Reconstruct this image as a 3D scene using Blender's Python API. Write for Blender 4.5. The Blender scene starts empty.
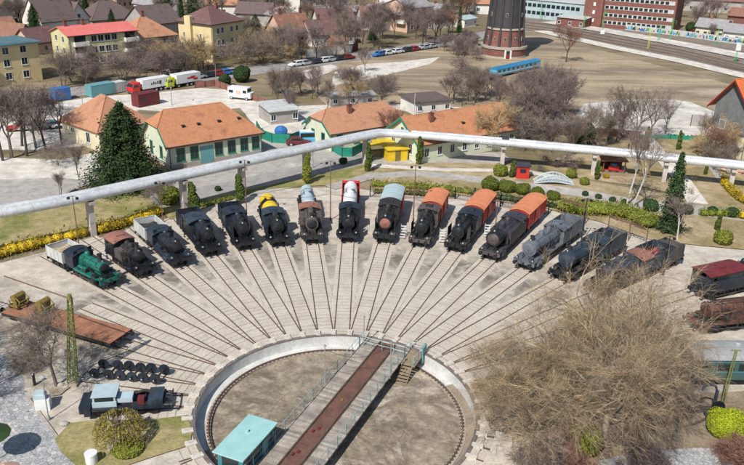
import bpy, bmesh, math, random
from mathutils import Vector, Matrix
R=math.radians; PI=math.pi
random.seed(11)
sc=bpy.context.scene
col=sc.collection
# ---------------------------------------------------------------- camera survey (fitted from the photograph)
CF,CT,CR,CH=763.74,0.39636540,-0.02632775,36.634
TX,TY,TR=-2.47,51.07,11.13           # turntable centre and pit radius
def ray(px,py):
    x=px-372.0;y=py-232.5;c,s=math.cos(CR),math.sin(CR); x,y=c*x-s*y,s*x+c*y
    return (x,CF*math.cos(CT)-y*math.sin(CT),-CF*math.sin(CT)-y*math.cos(CT))
def G(px,py,z=0.0):
    d=ray(px,py);t=(z-CH)/d[2];return Vector((d[0]*t,d[1]*t,z))
def HT(base,topy):
    b=G(*base);d=ray(base[0],topy);t=b.y/d[1];return CH+d[2]*t
cam=bpy.data.cameras.new('camera');co=bpy.data.objects.new('camera',cam);col.objects.link(co)
cam.sensor_width=36;cam.lens=CF/744*36;cam.clip_end=6000;cam.clip_start=.5
co.matrix_world=Matrix.Translation((0,0,CH))@Matrix.Rotation(PI/2-CT,4,'X')@Matrix.Rotation(-CR,4,'Z')
sc.camera=co
# ---------------------------------------------------------------- light
SA=math.atan2(.893,.45);SE=R(46)      # direction shadows fall, sun elevation
w=bpy.data.worlds.new('World');sc.world=w;w.use_nodes=True
nt=w.node_tree;bg=nt.nodes['Background'];sky=nt.nodes.new('ShaderNodeTexSky');sky.sky_type='NISHITA';sky.sun_disc=False
sky.sun_elevation=SE;sky.air_density=1.2;sky.dust_density=1.0
sd=Vector((-math.cos(SA),-math.sin(SA)));sky.sun_rotation=math.atan2(sd.x,sd.y)
nt.links.new(sky.outputs[0],bg.inputs[0]);bg.inputs[1].default_value=.085
sl=bpy.data.lights.new('sun','SUN');sl.energy=4.7;sl.angle=R(.53);sl.color=(1,.95,.87)
so=bpy.data.objects.new('sun',sl);col.objects.link(so)
ld=Vector((math.cos(SA)*math.cos(SE),math.sin(SA)*math.cos(SE),-math.sin(SE)))
so.rotation_euler=ld.to_track_quat('-Z','Y').to_euler();so.location=(-60,-60,120)
sc.view_settings.view_transform='Standard';sc.view_settings.look='None';sc.view_settings.exposure=0.18;sc.view_settings.gamma=1
sc.view_settings.use_curve_mapping=False
# ---------------------------------------------------------------- materials
def _mat(name):
    m=bpy.data.materials.new(name);m.use_nodes=True;n=m.node_tree
    return m,n,n.nodes['Principled BSDF']
def N(n,t,**k):
    o=n.nodes.new(t)
    for a,b in k.items(): setattr(o,a,b)
    return o
def ramp(n,stops):
    r=N(n,'ShaderNodeValToRGB');e=r.color_ramp.elements
    while len(e)<len(stops): e.new(.5)
    for i,(p,c) in enumerate(stops):
        e[i].position=p;e[i].color=(c,c,c,1) if isinstance(c,(int,float)) else (*c,1)
    return r
def noise(n,scale,detail=4,rough=.6,coord=None,dist=0.0):
    t=N(n,'ShaderNodeTexNoise');t.inputs['Scale'].default_value=scale;t.inputs['Detail'].default_value=detail
    t.inputs['Roughness'].default_value=rough;t.inputs['Distortion'].default_value=dist
    if coord is None:
        coord=N(n,'ShaderNodeTexCoord').outputs['Object']
    n.links.new(coord,t.inputs['Vector']);return t
def mixc(n,fac,a,b,mode='MIX'):
    m=N(n,'ShaderNodeMix',data_type='RGBA',blend_type=mode);L=n.links
    for s,v in ((m.inputs[0],fac),(m.inputs[6],a),(m.inputs[7],b)):
        if isinstance(v,(int,float)): s.default_value=v
        elif isinstance(v,tuple): s.default_value=(*v,1)
        else: L.new(v,s)
    return m.outputs[2]
def mat(name,c1,c2=None,scale=2.0,rough=.8,metal=0.0,lo=.35,hi=.65,fine=None,finescale=20,spec=.5,bump=0,world=False,isl=0):
    m,n,b=_mat(name);b.inputs['Roughness'].default_value=rough;b.inputs['Metallic'].default_value=metal
    b.inputs['Specular IOR Level'].default_value=spec
    if c2 is None: c2=tuple(v*.72 for v in c1)
    co_=N(n,'ShaderNodeNewGeometry').outputs['Position'] if world else None
    t=noise(n,scale,5,.62,co_);r=ramp(n,[(lo,c1),(hi,c2)]);n.links.new(t.outputs[0],r.inputs[0]);out=r.outputs[0]
    if fine is not None:
        t2=noise(n,finescale,3,.7,co_);r2=ramp(n,[(.35,1-fine),(.65,1+fine)]);n.links.new(t2.outputs[0],r2.inputs[0])
        out=mixc(n,1.0,out,r2.outputs[0],'MULTIPLY')
    if isl:
        g=N(n,'ShaderNodeNewGeometry');r3=ramp(n,[(0,1-isl),(1,1+isl)]);n.links.new(g.outputs['Random Per Island'],r3.inputs[0])
        out=mixc(n,1.0,out,r3.outputs[0],'MULTIPLY')
    n.links.new(out,b.inputs['Base Color'])
    if bump:
        t3=noise(n,finescale,4,.7,co_);bp=N(n,'ShaderNodeBump');bp.inputs['Strength'].default_value=bump;bp.inputs['Distance'].default_value=.05
        n.links.new(t3.outputs[0],bp.inputs['Height']);n.links.new(bp.outputs[0],b.inputs['Normal'])
    return m
M={}
def dm(key,*a,**k): M[key]=mat(key,*a,**k)
def paintm(key,c,rough=.42,rust=(.075,.04,.03),amt=.64,grime=.4):
    m,n,b=_mat(key);L=n.links;b.inputs['Roughness'].default_value=rough
    P=N(n,'ShaderNodeNewGeometry').outputs['Position']
    a=noise(n,1.1,6,.7,P,.5);r=ramp(n,[(.3,tuple(v*1.35+.006 for v in c)),(.5,c),(.7,tuple(v*grime for v in c))]);L.new(a.outputs[0],r.inputs[0])
    k=noise(n,2.3,7,.75,P,1.2);r2=ramp(n,[(amt-.06,0),(amt+.05,.85)]);L.new(k.outputs[0],r2.inputs[0])
    o=mixc(n,r2.outputs[0],r.outputs[0],rust)
    mp=N(n,'ShaderNodeMapping');mp.inputs['Scale'].default_value=(7,7,.8);L.new(P,mp.inputs['Vector'])
    s=noise(n,1,5,.7,mp.outputs[0]);r3=ramp(n,[(.35,.65),(.6,1.15)]);L.new(s.outputs[0],r3.inputs[0]);o=mixc(n,1.0,o,r3.outputs[0],'MULTIPLY')
    L.new(o,b.inputs['Base Color'])
    r4=ramp(n,[(.3,rough-.1),(.7,rough+.25)]);L.new(k.outputs[0],r4.inputs[0]);L.new(r4.outputs[0],b.inputs['Roughness'])
    M[key]=m
# multi-zone ground colour: several noises blended
def gmat(name,cols,sc1=.05,sc2=.4,sc3=4.0,rough=.95,fine=.25,extra=None,stretch=None):
    m,n,b=_mat(name);L=n.links;b.inputs['Roughness'].default_value=rough;b.inputs['Specular IOR Level'].default_value=.2
    P=N(n,'ShaderNodeNewGeometry').outputs['Position']
    if stretch:
        mp=N(n,'ShaderNodeMapping');mp.inputs['Rotation'].default_value=(0,0,stretch[0]);mp.inputs['Scale'].default_value=stretch[1];L.new(P,mp.inputs['Vector']);Q=mp.outputs[0]
    else: Q=P
    a=noise(n,sc1,6,.65,Q,.6);k=len(cols);r=ramp(n,[(.3+.4*i/(k-1),c) for i,c in enumerate(cols)]);L.new(a.outputs[0],r.inputs[0])
    a2=noise(n,sc2,6,.7,Q,.3);r2=ramp(n,[(.3,.72),(.5,1.0),(.7,1.22)]);L.new(a2.outputs[0],r2.inputs[0])
    o=mixc(n,1.0,r.outputs[0],r2.outputs[0],'MULTIPLY')
    a3=noise(n,sc3,4,.75,P);r3=ramp(n,[(.3,1-fine),(.7,1+fine)]);L.new(a3.outputs[0],r3.inputs[0])
    o=mixc(n,1.0,o,r3.outputs[0],'MULTIPLY')
    if extra: o=extra(n,P,o)
    L.new(o,b.inputs['Base Color'])
    bp=N(n,'ShaderNodeBump');bp.inputs['Strength'].default_value=.5;bp.inputs['Distance'].default_value=.06
    L.new(a3.outputs[0],bp.inputs['Height']);L.new(bp.outputs[0],b.inputs['Normal'])
    M[name]=m;return m
def yard_extra(n,P,o):
    L=n.links
    s=N(n,'ShaderNodeVectorMath',operation='SUBTRACT');L.new(P,s.inputs[0]);s.inputs[1].default_value=(TX,TY,0)
    ln=N(n,'ShaderNodeVectorMath',operation='LENGTH');L.new(s.outputs[0],ln.inputs[0])
    # oil and soot band where the engines stand, broken up by noise
    nn=noise(n,.35,5,.7,P,.8)
    mr=N(n,'ShaderNodeMapRange');mr.inputs['From Min'].default_value=23;mr.inputs['From Max'].default_value=28.5;L.new(ln.outputs['Value'],mr.inputs[0])
    mr2=N(n,'ShaderNodeMapRange');mr2.inputs['From Min'].default_value=35;mr2.inputs['From Max'].default_value=30.5;L.new(ln.outputs['Value'],mr2.inputs[0])
    mu=N(n,'ShaderNodeMath',operation='MULTIPLY');L.new(mr.outputs[0],mu.inputs[0]);L.new(mr2.outputs[0],mu.inputs[1])
    rr=ramp(n,[(.36,0),(.56,.9)]);L.new(nn.outputs[0],rr.inputs[0])
    mu2=N(n,'ShaderNodeMath',operation='MULTIPLY');L.new(mu.outputs[0],mu2.inputs[0]);L.new(rr.outputs[0],mu2.inputs[1])
    o=mixc(n,mu2.outputs[0],o,(.13,.115,.10))
    # scattered darker wear
    n2=noise(n,.16,6,.7,P,1.0);r2=ramp(n,[(.52,0),(.68,.55)]);L.new(n2.outputs[0],r2.inputs[0])
    o=mixc(n,r2.outputs[0],o,(.27,.23,.195))
    # slab joints
    v=N(n,'ShaderNodeTexVoronoi',feature='DISTANCE_TO_EDGE');v.inputs['Scale'].default_value=.22;L.new(P,v.inputs['Vector'])
    r3=ramp(n,[(0,.3),(.010,0)]);L.new(v.outputs[0],r3.inputs[0])
    return mixc(n,r3.outputs[0],o,(.2,.17,.15))
gmat('yard_concrete',[(.43,.39,.335),(.51,.465,.405),(.36,.32,.27)],.12,.7,5,extra=yard_extra,fine=.16)
gmat('dry_ground',[(.20,.155,.10),(.27,.21,.14),(.16,.135,.075),(.32,.26,.185)],.035,.22,2.5,fine=.3,stretch=(.3,(.5,1.4,1)))
gmat('lawn',[(.24,.215,.085),(.33,.27,.14),(.17,.18,.055),(.28,.225,.12)],.12,.9,5,fine=.3)
gmat('park_lawn',[(.33,.255,.145),(.25,.20,.10),(.39,.31,.20),(.22,.17,.11)],.1,.6,4,fine=.25)
gmat('field',[(.25,.19,.135),(.37,.30,.205),(.21,.165,.12),(.48,.41,.31)],.03,.16,1.6,fine=.25,stretch=(-.25,(.35,1.6,1)))
gmat('pale_paving',[(.50,.47,.42),(.60,.57,.52),(.42,.38,.34)],.1,.6,4,fine=.12)
gmat('white_gravel',[(.62,.60,.56),(.48,.45,.41),(.70,.68,.65)],.08,.4,2,fine=.18)
gmat('asphalt',[(.24,.235,.23),(.30,.29,.28),(.20,.195,.19)],.1,.6,6,fine=.15)
gmat('asphalt_light',[(.40,.375,.345),(.34,.32,.30),(.47,.44,.40)],.12,.8,5,fine=.14)
gmat('ballast',[(.17,.135,.11),(.23,.19,.16),(.13,.105,.09)],.1,.8,5,fine=.3)
gmat('gravel_dirt',[(.34,.30,.25),(.24,.20,.155),(.44,.40,.35),(.20,.18,.13)],.3,1.2,6,fine=.35)
gmat('rough_dirt',[(.28,.22,.16),(.22,.17,.12),(.35,.285,.215)],.15,.8,5,fine=.3)
gmat('garden_soil',[(.13,.105,.07),(.19,.15,.095),(.11,.11,.05)],.1,.5,2.5,fine=.35)
def pit_extra(n,P,o):
    L=n.links
    s=N(n,'ShaderNodeVectorMath',operation='SUBTRACT');L.new(P,s.inputs[0]);s.inputs[1].default_value=(TX,TY,0)
    sp=N(n,'ShaderNodeSeparateXYZ');L.new(s.outputs[0],sp.inputs[0])
    at=N(n,'ShaderNodeMath',operation='ARCTAN2');L.new(sp.outputs[1],at.inputs[0]);L.new(sp.outputs[0],at.inputs[1])
    ln=N(n,'ShaderNodeVectorMath',operation='LENGTH');L.new(s.outputs[0],ln.inputs[0])
    m1=N(n,'ShaderNodeMath',operation='MULTIPLY');L.new(at.outputs[0],m1.inputs[0]);m1.inputs[1].default_value=5.0
    m2=N(n,'ShaderNodeMath',operation='MULTIPLY');L.new(ln.outputs['Value'],m2.inputs[0]);m2.inputs[1].default_value=.22
    cb=N(n,'ShaderNodeCombineXYZ');L.new(m1.outputs[0],cb.inputs[0]);L.new(m2.outputs[0],cb.inputs[1])
    t=noise(n,1.3,6,.7,cb.outputs[0],.4);r=ramp(n,[(.32,.6),(.5,1.0),(.68,1.3)]);L.new(t.outputs[0],r.inputs[0])
    o=mixc(n,.85,o,r.outputs[0],'MULTIPLY')
    g=noise(n,.5,5,.7,P,1.0);r2=ramp(n,[(.55,0),(.7,.5)]);L.new(g.outputs[0],r2.inputs[0])
    return mixc(n,r2.outputs[0],o,(.15,.14,.07))
def cobble_extra(n,P,o):
    L=n.links
    v=N(n,'ShaderNodeTexVoronoi');v.inputs['Scale'].default_value=3.2;L.new(P,v.inputs['Vector'])
    r=ramp(n,[(0,(.30,.32,.36)),(.35,(.45,.45,.46)),(.65,(.2,.23,.28)),(1,(.60,.58,.55))])
    sp=N(n,'ShaderNodeSeparateColor');L.new(v.outputs['Color'],sp.inputs[0]);L.new(sp.outputs[0],r.inputs[0])
    o=mixc(n,.6,o,r.outputs[0])
    v2=N(n,'ShaderNodeTexVoronoi',feature='DISTANCE_TO_EDGE');v2.inputs['Scale'].default_value=3.2;L.new(P,v2.inputs['Vector'])
    r2=ramp(n,[(0,.8),(.08,0)]);L.new(v2.outputs[0],r2.inputs[0])
    return mixc(n,r2.outputs[0],o,(.10,.10,.09))
gmat('pit_floor',[(.30,.255,.205),(.40,.35,.29),(.19,.155,.12),(.28,.24,.18),(.36,.31,.25)],.22,.7,4,fine=.3,extra=pit_extra)
gmat('cobbles',[(.34,.34,.34),(.42,.41,.40),(.26,.27,.28)],.2,.9,4,extra=cobble_extra,fine=.2)
dm('track_panel',(.53,.485,.42),(.41,.365,.31),scale=.5,fine=.16,finescale=5,world=True,lo=.3,hi=.7)
dm('tower_trim',(.42,.38,.33),(.3,.27,.24))
dm('rail_steel',(.085,.055,.04),(.13,.09,.065),rough=.6)
dm('sleeper_edge',(.25,.21,.18),(.36,.31,.265),scale=1.5)
dm('sleeper',(.30,.26,.215),(.20,.165,.135),scale=1.5,fine=.3)
dm('end_stone',(.62,.585,.53),(.40,.36,.32),scale=3)
dm('white_wall',(.60,.61,.60),(.46,.455,.44),scale=.8,fine=.12,finescale=6,world=True)
dm('ledge_bare',(.30,.24,.185),(.22,.175,.13),scale=.8,fine=.2,world=True)
dm('chair_rust',(.13,.07,.055),(.08,.05,.04))
dm('coping',(.11,.09,.085),(.2,.17,.15),scale=2)
dm('kerb_concrete',(.42,.37,.31),(.30,.26,.215),scale=1.5,fine=.15)
dm('rust_deck',(.17,.08,.058),(.095,.05,.04),scale=.9,fine=.25,finescale=12)
dm('rust',(.17,.075,.05),(.085,.045,.04),scale=1.5,fine=.25)
dm('rust_orange',(.36,.165,.09),(.22,.10,.06),scale=.9,fine=.2,finescale=6)
dm('plank_grey',(.36,.32,.275),(.22,.19,.165),scale=1.2,fine=.25,finescale=10,isl=.28,world=True)
dm('teal_metal',(.10,.27,.30),(.14,.33,.35),rough=.5)
dm('teal_roof',(.33,.56,.55),(.27,.48,.48),scale=.8,rough=.5)
dm('teal_wall',(.03,.16,.19),(.05,.20,.23),rough=.5)
dm('rail_blue',(.30,.45,.47),rough=.5)
paintm('black',(.012,.014,.019),0.3)
paintm('blueblack',(.016,.023,.036),0.38)
paintm('soot',(.025,.023,.025),0.6)
paintm('rusty_black',(.045,.03,.028),.55,(.17,.06,.035),.52)
paintm('greyblue',(.12,.135,.16),0.5)
paintm('darkgrey',(.045,.043,.053),0.5)
paintm('browngrey',(.085,.07,.066),0.7)
paintm('slateblue',(.03,.045,.065),0.42)
dm('green_paint',(.012,.16,.12),(.01,.11,.085),scale=1.2,rough=.35)
dm('lightgrey',(.52,.54,.53),(.40,.41,.41),scale=1,rough=.6,fine=.15)
dm('paleblue',(.42,.52,.57),(.34,.43,.48),scale=1,rough=.5)
dm('silver',(.55,.58,.62),(.42,.45,.5),scale=1,rough=.4)
dm('white',(.72,.73,.74),(.6,.61,.62),scale=1,rough=.5)
dm('yellow',(.72,.50,.02),(.55,.38,.02),rough=.5)
dm('old_yellow',(.24,.17,.03),(.13,.10,.035),rough=.6,scale=2.5)
dm('red_paint',(.52,.03,.022),(.42,.03,.025),scale=.8,rough=.5,fine=.12)
dm('darkred',(.17,.02,.025),(.10,.018,.02),scale=1.3,rough=.6,fine=.25)
dm('redbrown',(.28,.12,.09),(.18,.08,.065),scale=1,rough=.7,fine=.2)
dm('orange_roof_sheet',(.62,.23,.11),(.50,.185,.09),scale=.7,rough=.7,fine=.1)
dm('bluegrey_sheet',(.40,.50,.53),(.33,.42,.46),scale=.6,rough=.5)
dm('brown_roof',(.30,.14,.10),(.22,.10,.075),scale=1,rough=.6)
dm('coal',(.02,.02,.02),(.05,.045,.04),scale=8)
dm('sand',(.45,.36,.25),(.33,.26,.18),scale=2)
dm('glass_dark',(.02,.03,.035),rough=.12)
dm('lamp_glass',(.45,.46,.45),rough=.2)
dm('pipe',(.60,.62,.64),(.42,.44,.46),scale=.5,rough=.5,metal=.2,fine=.14,finescale=3,lo=.4,hi=.75,world=True)
dm('pier',(.50,.45,.43),(.38,.34,.33),scale=1.2,fine=.12)
dm('pole_rust',(.20,.095,.075),(.13,.07,.06),rough=.7)
dm('pole_grey',(.30,.31,.31),rough=.5)
dm('pole_green',(.13,.19,.045),(.19,.16,.05),scale=2,rough=.6)
dm('bright_green',(.03,.42,.10),rough=.5)
dm('wood_old',(.30,.24,.16),(.2,.155,.10),scale=3)
dm('cream',(.66,.60,.44),(.58,.52,.38),scale=.5,fine=.08)
dm('cream_green',(.60,.64,.50),(.52,.56,.43),scale=.5,fine=.08)
dm('yellow_wall',(.68,.56,.32),(.60,.48,.27),scale=.4,fine=.08)
dm('lime_wall',(.60,.58,.32),(.50,.48,.27),scale=.4,fine=.08)
dm('white_render',(.70,.69,.66),(.60,.58,.55),scale=.5,fine=.06)
dm('pink_wall',(.62,.42,.32),(.52,.35,.27),scale=.5)
dm('grey_wall',(.38,.36,.34),(.30,.28,.27),scale=.5,fine=.1)
dm('slate_wall',(.17,.175,.18),(.12,.125,.13),scale=.8,fine=.15)
dm('green_trim',(.01,.22,.15),rough=.5)
dm('green_sheet',(.012,.25,.17),(.01,.18,.13),scale=1.2,rough=.55)
dm('dark_teal_roof',(.06,.13,.16),(.09,.17,.20),scale=.5,rough=.6)
dm('brick',(.22,.085,.065),(.14,.06,.05),scale=1,fine=.2,finescale=8)
dm('tower_dark',(.05,.046,.05),(.035,.033,.038),scale=.6,fine=.25,finescale=4,rough=.7)
dm('blue_paint',(.03,.22,.42),(.02,.16,.33),scale=.8,rough=.4)
dm('skyblue',(.10,.40,.58),(.08,.32,.50),scale=.6,rough=.4)
dm('car_blue',(.04,.17,.48),rough=.3);dm('car_white',(.75,.76,.77),rough=.3);dm('car_dark',(.03,.035,.05),rough=.25)
dm('car_silver',(.42,.45,.48),rough=.3);dm('car_red',(.35,.03,.03),rough=.3);dm('car_teal',(.04,.2,.24),rough=.3)
dm('tyre',(.02,.02,.02),rough=.9);dm('coach_roof',(.30,.32,.33),(.22,.235,.245),scale=.6,fine=.15)
dm('coach_green',(.05,.105,.10),(.035,.075,.075),scale=.8,rough=.4,fine=.15)
dm('coach_band',(.22,.36,.34),(.17,.30,.29),scale=.8,rough=.5)
dm('lime_sign',(.55,.62,.02),rough=.5);dm('skin',(.45,.28,.2),rough=.6);dm('cloth_dark',(.03,.035,.07),rough=.9);dm('cloth_red',(.4,.03,.04),rough=.9);dm('cloth_light',(.5,.52,.55),rough=.9);dm('hair',(.04,.025,.015),rough=.8)
def tiles(name,c1,c2,c3):
    m,n,b=_mat(name);L=n.links;b.inputs['Roughness'].default_value=.85
    P=N(n,'ShaderNodeTexCoord').outputs['Object']
    a=noise(n,.5,6,.7,P,.4);r=ramp(n,[(.3,c1),(.5,c2),(.72,c3)]);L.new(a.outputs[0],r.inputs[0])
    w_=N(n,'ShaderNodeTexWave',wave_type='BANDS',bands_direction='X');w_.inputs['Scale'].default_value=1.6;w_.inputs['Distortion'].default_value=.3;L.new(P,w_.inputs['Vector'])
    r2=ramp(n,[(0,.84),(1,1.08)]);L.new(w_.outputs[0],r2.inputs[0]);o=mixc(n,1.0,r.outputs[0],r2.outputs[0],'MULTIPLY')
    f=noise(n,5,3,.8,P);r3=ramp(n,[(.3,.75),(.7,1.2)]);L.new(f.outputs[0],r3.inputs[0]);o=mixc(n,1.0,o,r3.outputs[0],'MULTIPLY')
    L.new(o,b.inputs['Base Color']);M[name]=m
tiles('tile_orange',(.40,.17,.085),(.47,.21,.105),(.29,.12,.07))
tiles('tile_orange_old',(.38,.185,.105),(.45,.225,.135),(.27,.13,.08))
tiles('tile_brown',(.30,.145,.095),(.22,.11,.08),(.37,.19,.12))
tiles('tile_dark',(.10,.075,.075),(.14,.10,.095),(.075,.06,.065))
tiles('tile_maroon',(.18,.09,.085),(.13,.07,.07),(.22,.12,.10))
tiles('tile_pinkred',(.58,.13,.12),(.64,.17,.15),(.50,.11,.11))
tiles('tile_bright',(.66,.17,.05),(.60,.15,.05),(.52,.13,.05))
tiles('tile_grey',(.34,.33,.34),(.26,.25,.26),(.42,.41,.42))
def leafm(key,c1,c2,isl=.45): M[key]=mat(key,c1,c2,scale=.8,rough=.75,isl=isl,world=True,spec=.25);
leafm('leaf_spruce',(.016,.04,.016),(.04,.065,.016),.6)
leafm('leaf_cypress',(.10,.13,.02),(.055,.085,.02))
leafm('leaf_hedge',(.12,.15,.02),(.20,.21,.03))
leafm('leaf_box',(.13,.15,.02),(.08,.11,.02))
leafm('leaf_dark',(.025,.06,.02),(.045,.07,.025))
leafm('leaf_forsythia',(.50,.35,.012),(.26,.19,.025),.6)
leafm('leaf_lime',(.36,.42,.02),(.28,.34,.02),.35)
leafm('leaf_olive',(.20,.17,.035),(.26,.20,.05),.4)
leafm('twig_red',(.17,.09,.07),(.23,.13,.095),.5)
leafm('twig_purple',(.15,.115,.11),(.22,.17,.155),.5)
leafm('twig_brown',(.22,.18,.15),(.15,.12,.10),.5)
leafm('twig_dark',(.075,.06,.058),(.12,.095,.09),.4)
leafm('twig_gold',(.43,.32,.18),(.31,.23,.13),.5)
leafm('twig_willow',(.40,.30,.19),(.17,.13,.09),.5)
leafm('dead_grass',(.42,.33,.20),(.30,.235,.13),.4)
dm('bark',(.16,.13,.105),(.10,.08,.065),scale=4,fine=.3);dm('bark_dark',(.07,.055,.05),(.045,.04,.035),scale=4)
dm('bark_pale',(.40,.35,.28),(.28,.24,.19),scale=3,fine=.25);dm('bark_birch',(.62,.58,.54),(.35,.32,.30),scale=5)
# ---------------------------------------------------------------- mesh builder
class MB:
    def __init__(s): s.v=[];s.f=[];s.mi=[];s.m=0
    def add(s,vs,fs):
        b=len(s.v);s.v.extend(vs)
        for f in fs: s.f.append(tuple(b+i for i in f));s.mi.append(s.m)
    def box(s,x0,x1,y0,y1,z0,z1,T=None):
        vs=[Vector((x,y,z)) for z in (z0,z1) for y in (y0,y1) for x in (x0,x1)]
        if T: vs=[T@v for v in vs]
        s.add(vs,[(0,2,3,1),(4,5,7,6),(0,1,5,4),(2,6,7,3),(0,4,6,2),(1,3,7,5)]);return s
    def cyl(s,a,b,r0,r1=None,n=10,cap=True,ph=0):
        a=Vector(a);b=Vector(b);r1=r0 if r1 is None else r1
        d=(b-a);d=d.normalized() if d.length>1e-9 else Vector((0,0,1))
        u=d.orthogonal().normalized() if abs(d.z)<.99 else Vector((1,0,0));u=(u-d*u.dot(d)).normalized();w_=d.cross(u)
        vs=[]
        for c,r in ((a,r0),(b,r1)):
            for i in range(n):
                t=2*PI*i/n+ph;vs.append(c+u*(r*math.cos(t))+w_*(r*math.sin(t)))
        fs=[(i,(i+1)%n,n+(i+1)%n,n+i) for i in range(n)]
        if cap: fs+=[tuple(range(n-1,-1,-1)),tuple(range(n,2*n))]
        s.add(vs,fs);return s
    def lathe(s,prof,o=(0,0,0),axis='z',n=16):
        o=Vector(o);vs=[]
        for (r,h) in prof:
            for i in range(n):
                t=2*PI*i/n;a,b=r*math.cos(t),r*math.sin(t)
                vs.append(o+(Vector((a,b,h)) if axis=='z' else Vector((h,a,b)) if axis=='x' else Vector((a,h,b))))
        fs=[(k*n+i,k*n+(i+1)%n,(k+1)*n+(i+1)%n,(k+1)*n+i) for k in range(len(prof)-1) for i in range(n)]
        fs+=[tuple(range(n-1,-1,-1)),tuple((len(prof)-1)*n+i for i in range(n))]
        s.add(vs,fs);return s
    def prism(s,pts,z0,z1):
        n=len(pts);vs=[Vector((p[0],p[1],z0)) for p in pts]+[Vector((p[0],p[1],z1)) for p in pts]
        s.add(vs,[tuple(range(n-1,-1,-1)),tuple(range(n,2*n))]+[(i,(i+1)%n,n+(i+1)%n,n+i) for i in range(n)]);return s
    def xprism(s,prof,x0,x1):          # profile in (y,z) swept along x
        n=len(prof);vs=[Vector((x0,p[0],p[1])) for p in prof]+[Vector((x1,p[0],p[1])) for p in prof]
        s.add(vs,[tuple(range(n)),tuple(range(2*n-1,n-1,-1))]+[(i,n+i,n+(i+1)%n,(i+1)%n) for i in range(n)]);return s
    def tube(s,pts,r,n=6,taper=None):
        for i in range(len(pts)-1):
            a=r if taper is None else r+(taper-r)*i/(len(pts)-1);b=r if taper is None else r+(taper-r)*(i+1)/(len(pts)-1)
            s.cyl(pts[i],pts[i+1],a,b,n,cap=(i in(0,len(pts)-2)))
        return s
    def leaf(s,p,sz,nrm=None):
        d=Vector((random.gauss(0,1),random.gauss(0,1),random.gauss(0,1)))
        if nrm is not None: d=d*.55+nrm
        if d.length<1e-4: d=Vector((0,0,1))
        d.normalize();u=d.orthogonal().normalized();w_=d.cross(u);a=random.random()*PI
        u,w_=u*math.cos(a)+w_*math.sin(a),w_*math.cos(a)-u*math.sin(a)
        b=sz*random.uniform(.5,1);c=sz*random.uniform(.7,1.3)
        s.add([p-u*c-w_*b*.3,p-w_*b,p+u*c+w_*b*.2,p+w_*b],[(0,1,2,3)])
    def build(s,name,mats,parent=None,smooth=False,loc=None):
        me=bpy.data.meshes.new(name);me.from_pydata([tuple(v) for v in s.v],[],s.f)
        if not isinstance(mats,(list,tuple)): mats=[mats]
        for m in mats: me.materials.append(M[m] if isinstance(m,str) else m)
        if len(mats)>1: me.polygons.foreach_set('material_index',s.mi)
        if smooth: me.polygons.foreach_set('use_smooth',[True]*len(me.polygons))
        me.update()
        o=bpy.data.objects.new(name,me);col.objects.link(o)
        if parent: o.parent=parent
        if loc is not None: o.location=loc
        return o
def smooth_angle(o,deg=40):
    me=o.data
    me.polygons.foreach_set('use_smooth',[True]*len(me.polygons))
    try: me.set_sharp_from_angle(angle=R(deg))
    except Exception: pass
    return o
def tag(o,label,cat,group=None):
    o['label']=label;o['category']=cat
    if group:o['group']=group
    return o
def thing(name,label,cat,loc=(0,0,0),rz=0,group=None):
    o=bpy.data.objects.new(name,None);col.objects.link(o);o.location=loc;o.rotation_euler=(0,0,rz);o.empty_display_size=.5
    return tag(o,label,cat,group)
def struct(o): o['kind']='structure';return o
KIDS={}
def dup(root,loc,rz=0,label=None,group=None,scale=None):
    r=root.copy();col.objects.link(r);r.location=loc;r.rotation_euler=(0,0,rz)
    if label:r['label']=label
    if group:r['group']=group
    if scale:r.scale=scale if isinstance(scale,tuple) else (scale,)*3
    def rec(a,b):
        for ch in [o for o in a.children]:
            c=ch.copy();col.objects.link(c);c.parent=b;rec(ch,c)
    rec(root,r);return r
ORD=['','second','third','fourth','fifth','sixth','seventh','eighth','ninth','tenth']
# ================================================================ GROUND
def ring_sheet(name,outer,z,m,r0=TR,n=180,zin=None):
    mb=MB();vs=[];
    for i in range(n):
        t=2*PI*i/n;c,s=math.cos(t),math.sin(t);q=outer(t)
        vs+=[Vector((TX+r0*c,TY+r0*s,z)),Vector((TX+q*c,TY+q*s,z))]
    mb.add(vs,[(2*i,2*i+1,(2*i+3)%(2*n),(2*i+2)%(2*n)) for i in range(n)])
    return struct(mb.build(name,m))
ring_sheet('ground',lambda t:3000,-.02,'dry_ground')
ypoly=[(G(*p).x,G(*p).y) for p in [(-150,290),(0,263),(60,248),(110,235),(165,219),(205,208),(232,197),(262,190),(300,188),(345,187),(375,191),(450,194),(500,202),(550,210),(600,222),(650,240),(700,246),(744,250),(900,262),(900,420)]]+[(60,20),(-60,20),(-70,50)]
def ycast(t):
    d=(math.cos(t),math.sin(t));best=1e9
    for i in range(len(ypoly)):
        a=ypoly[i];b=ypoly[(i+1)%len(ypoly)];ex,ey=b[0]-a[0],b[1]-a[1];det=d[0]*(-ey)+ex*d[1]
        if abs(det)<1e-9: continue
        rx,ry=a[0]-TX,a[1]-TY;u=(rx*(-ey)+ex*ry)/det;v=(d[0]*ry-d[1]*rx)/det
        if u>0 and 0<=v<=1: best=min(best,u)
    return best if best<1e8 else 40
ring_sheet('yard',ycast,-.004,'yard_concrete',n=360)
LV=[0]
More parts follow.
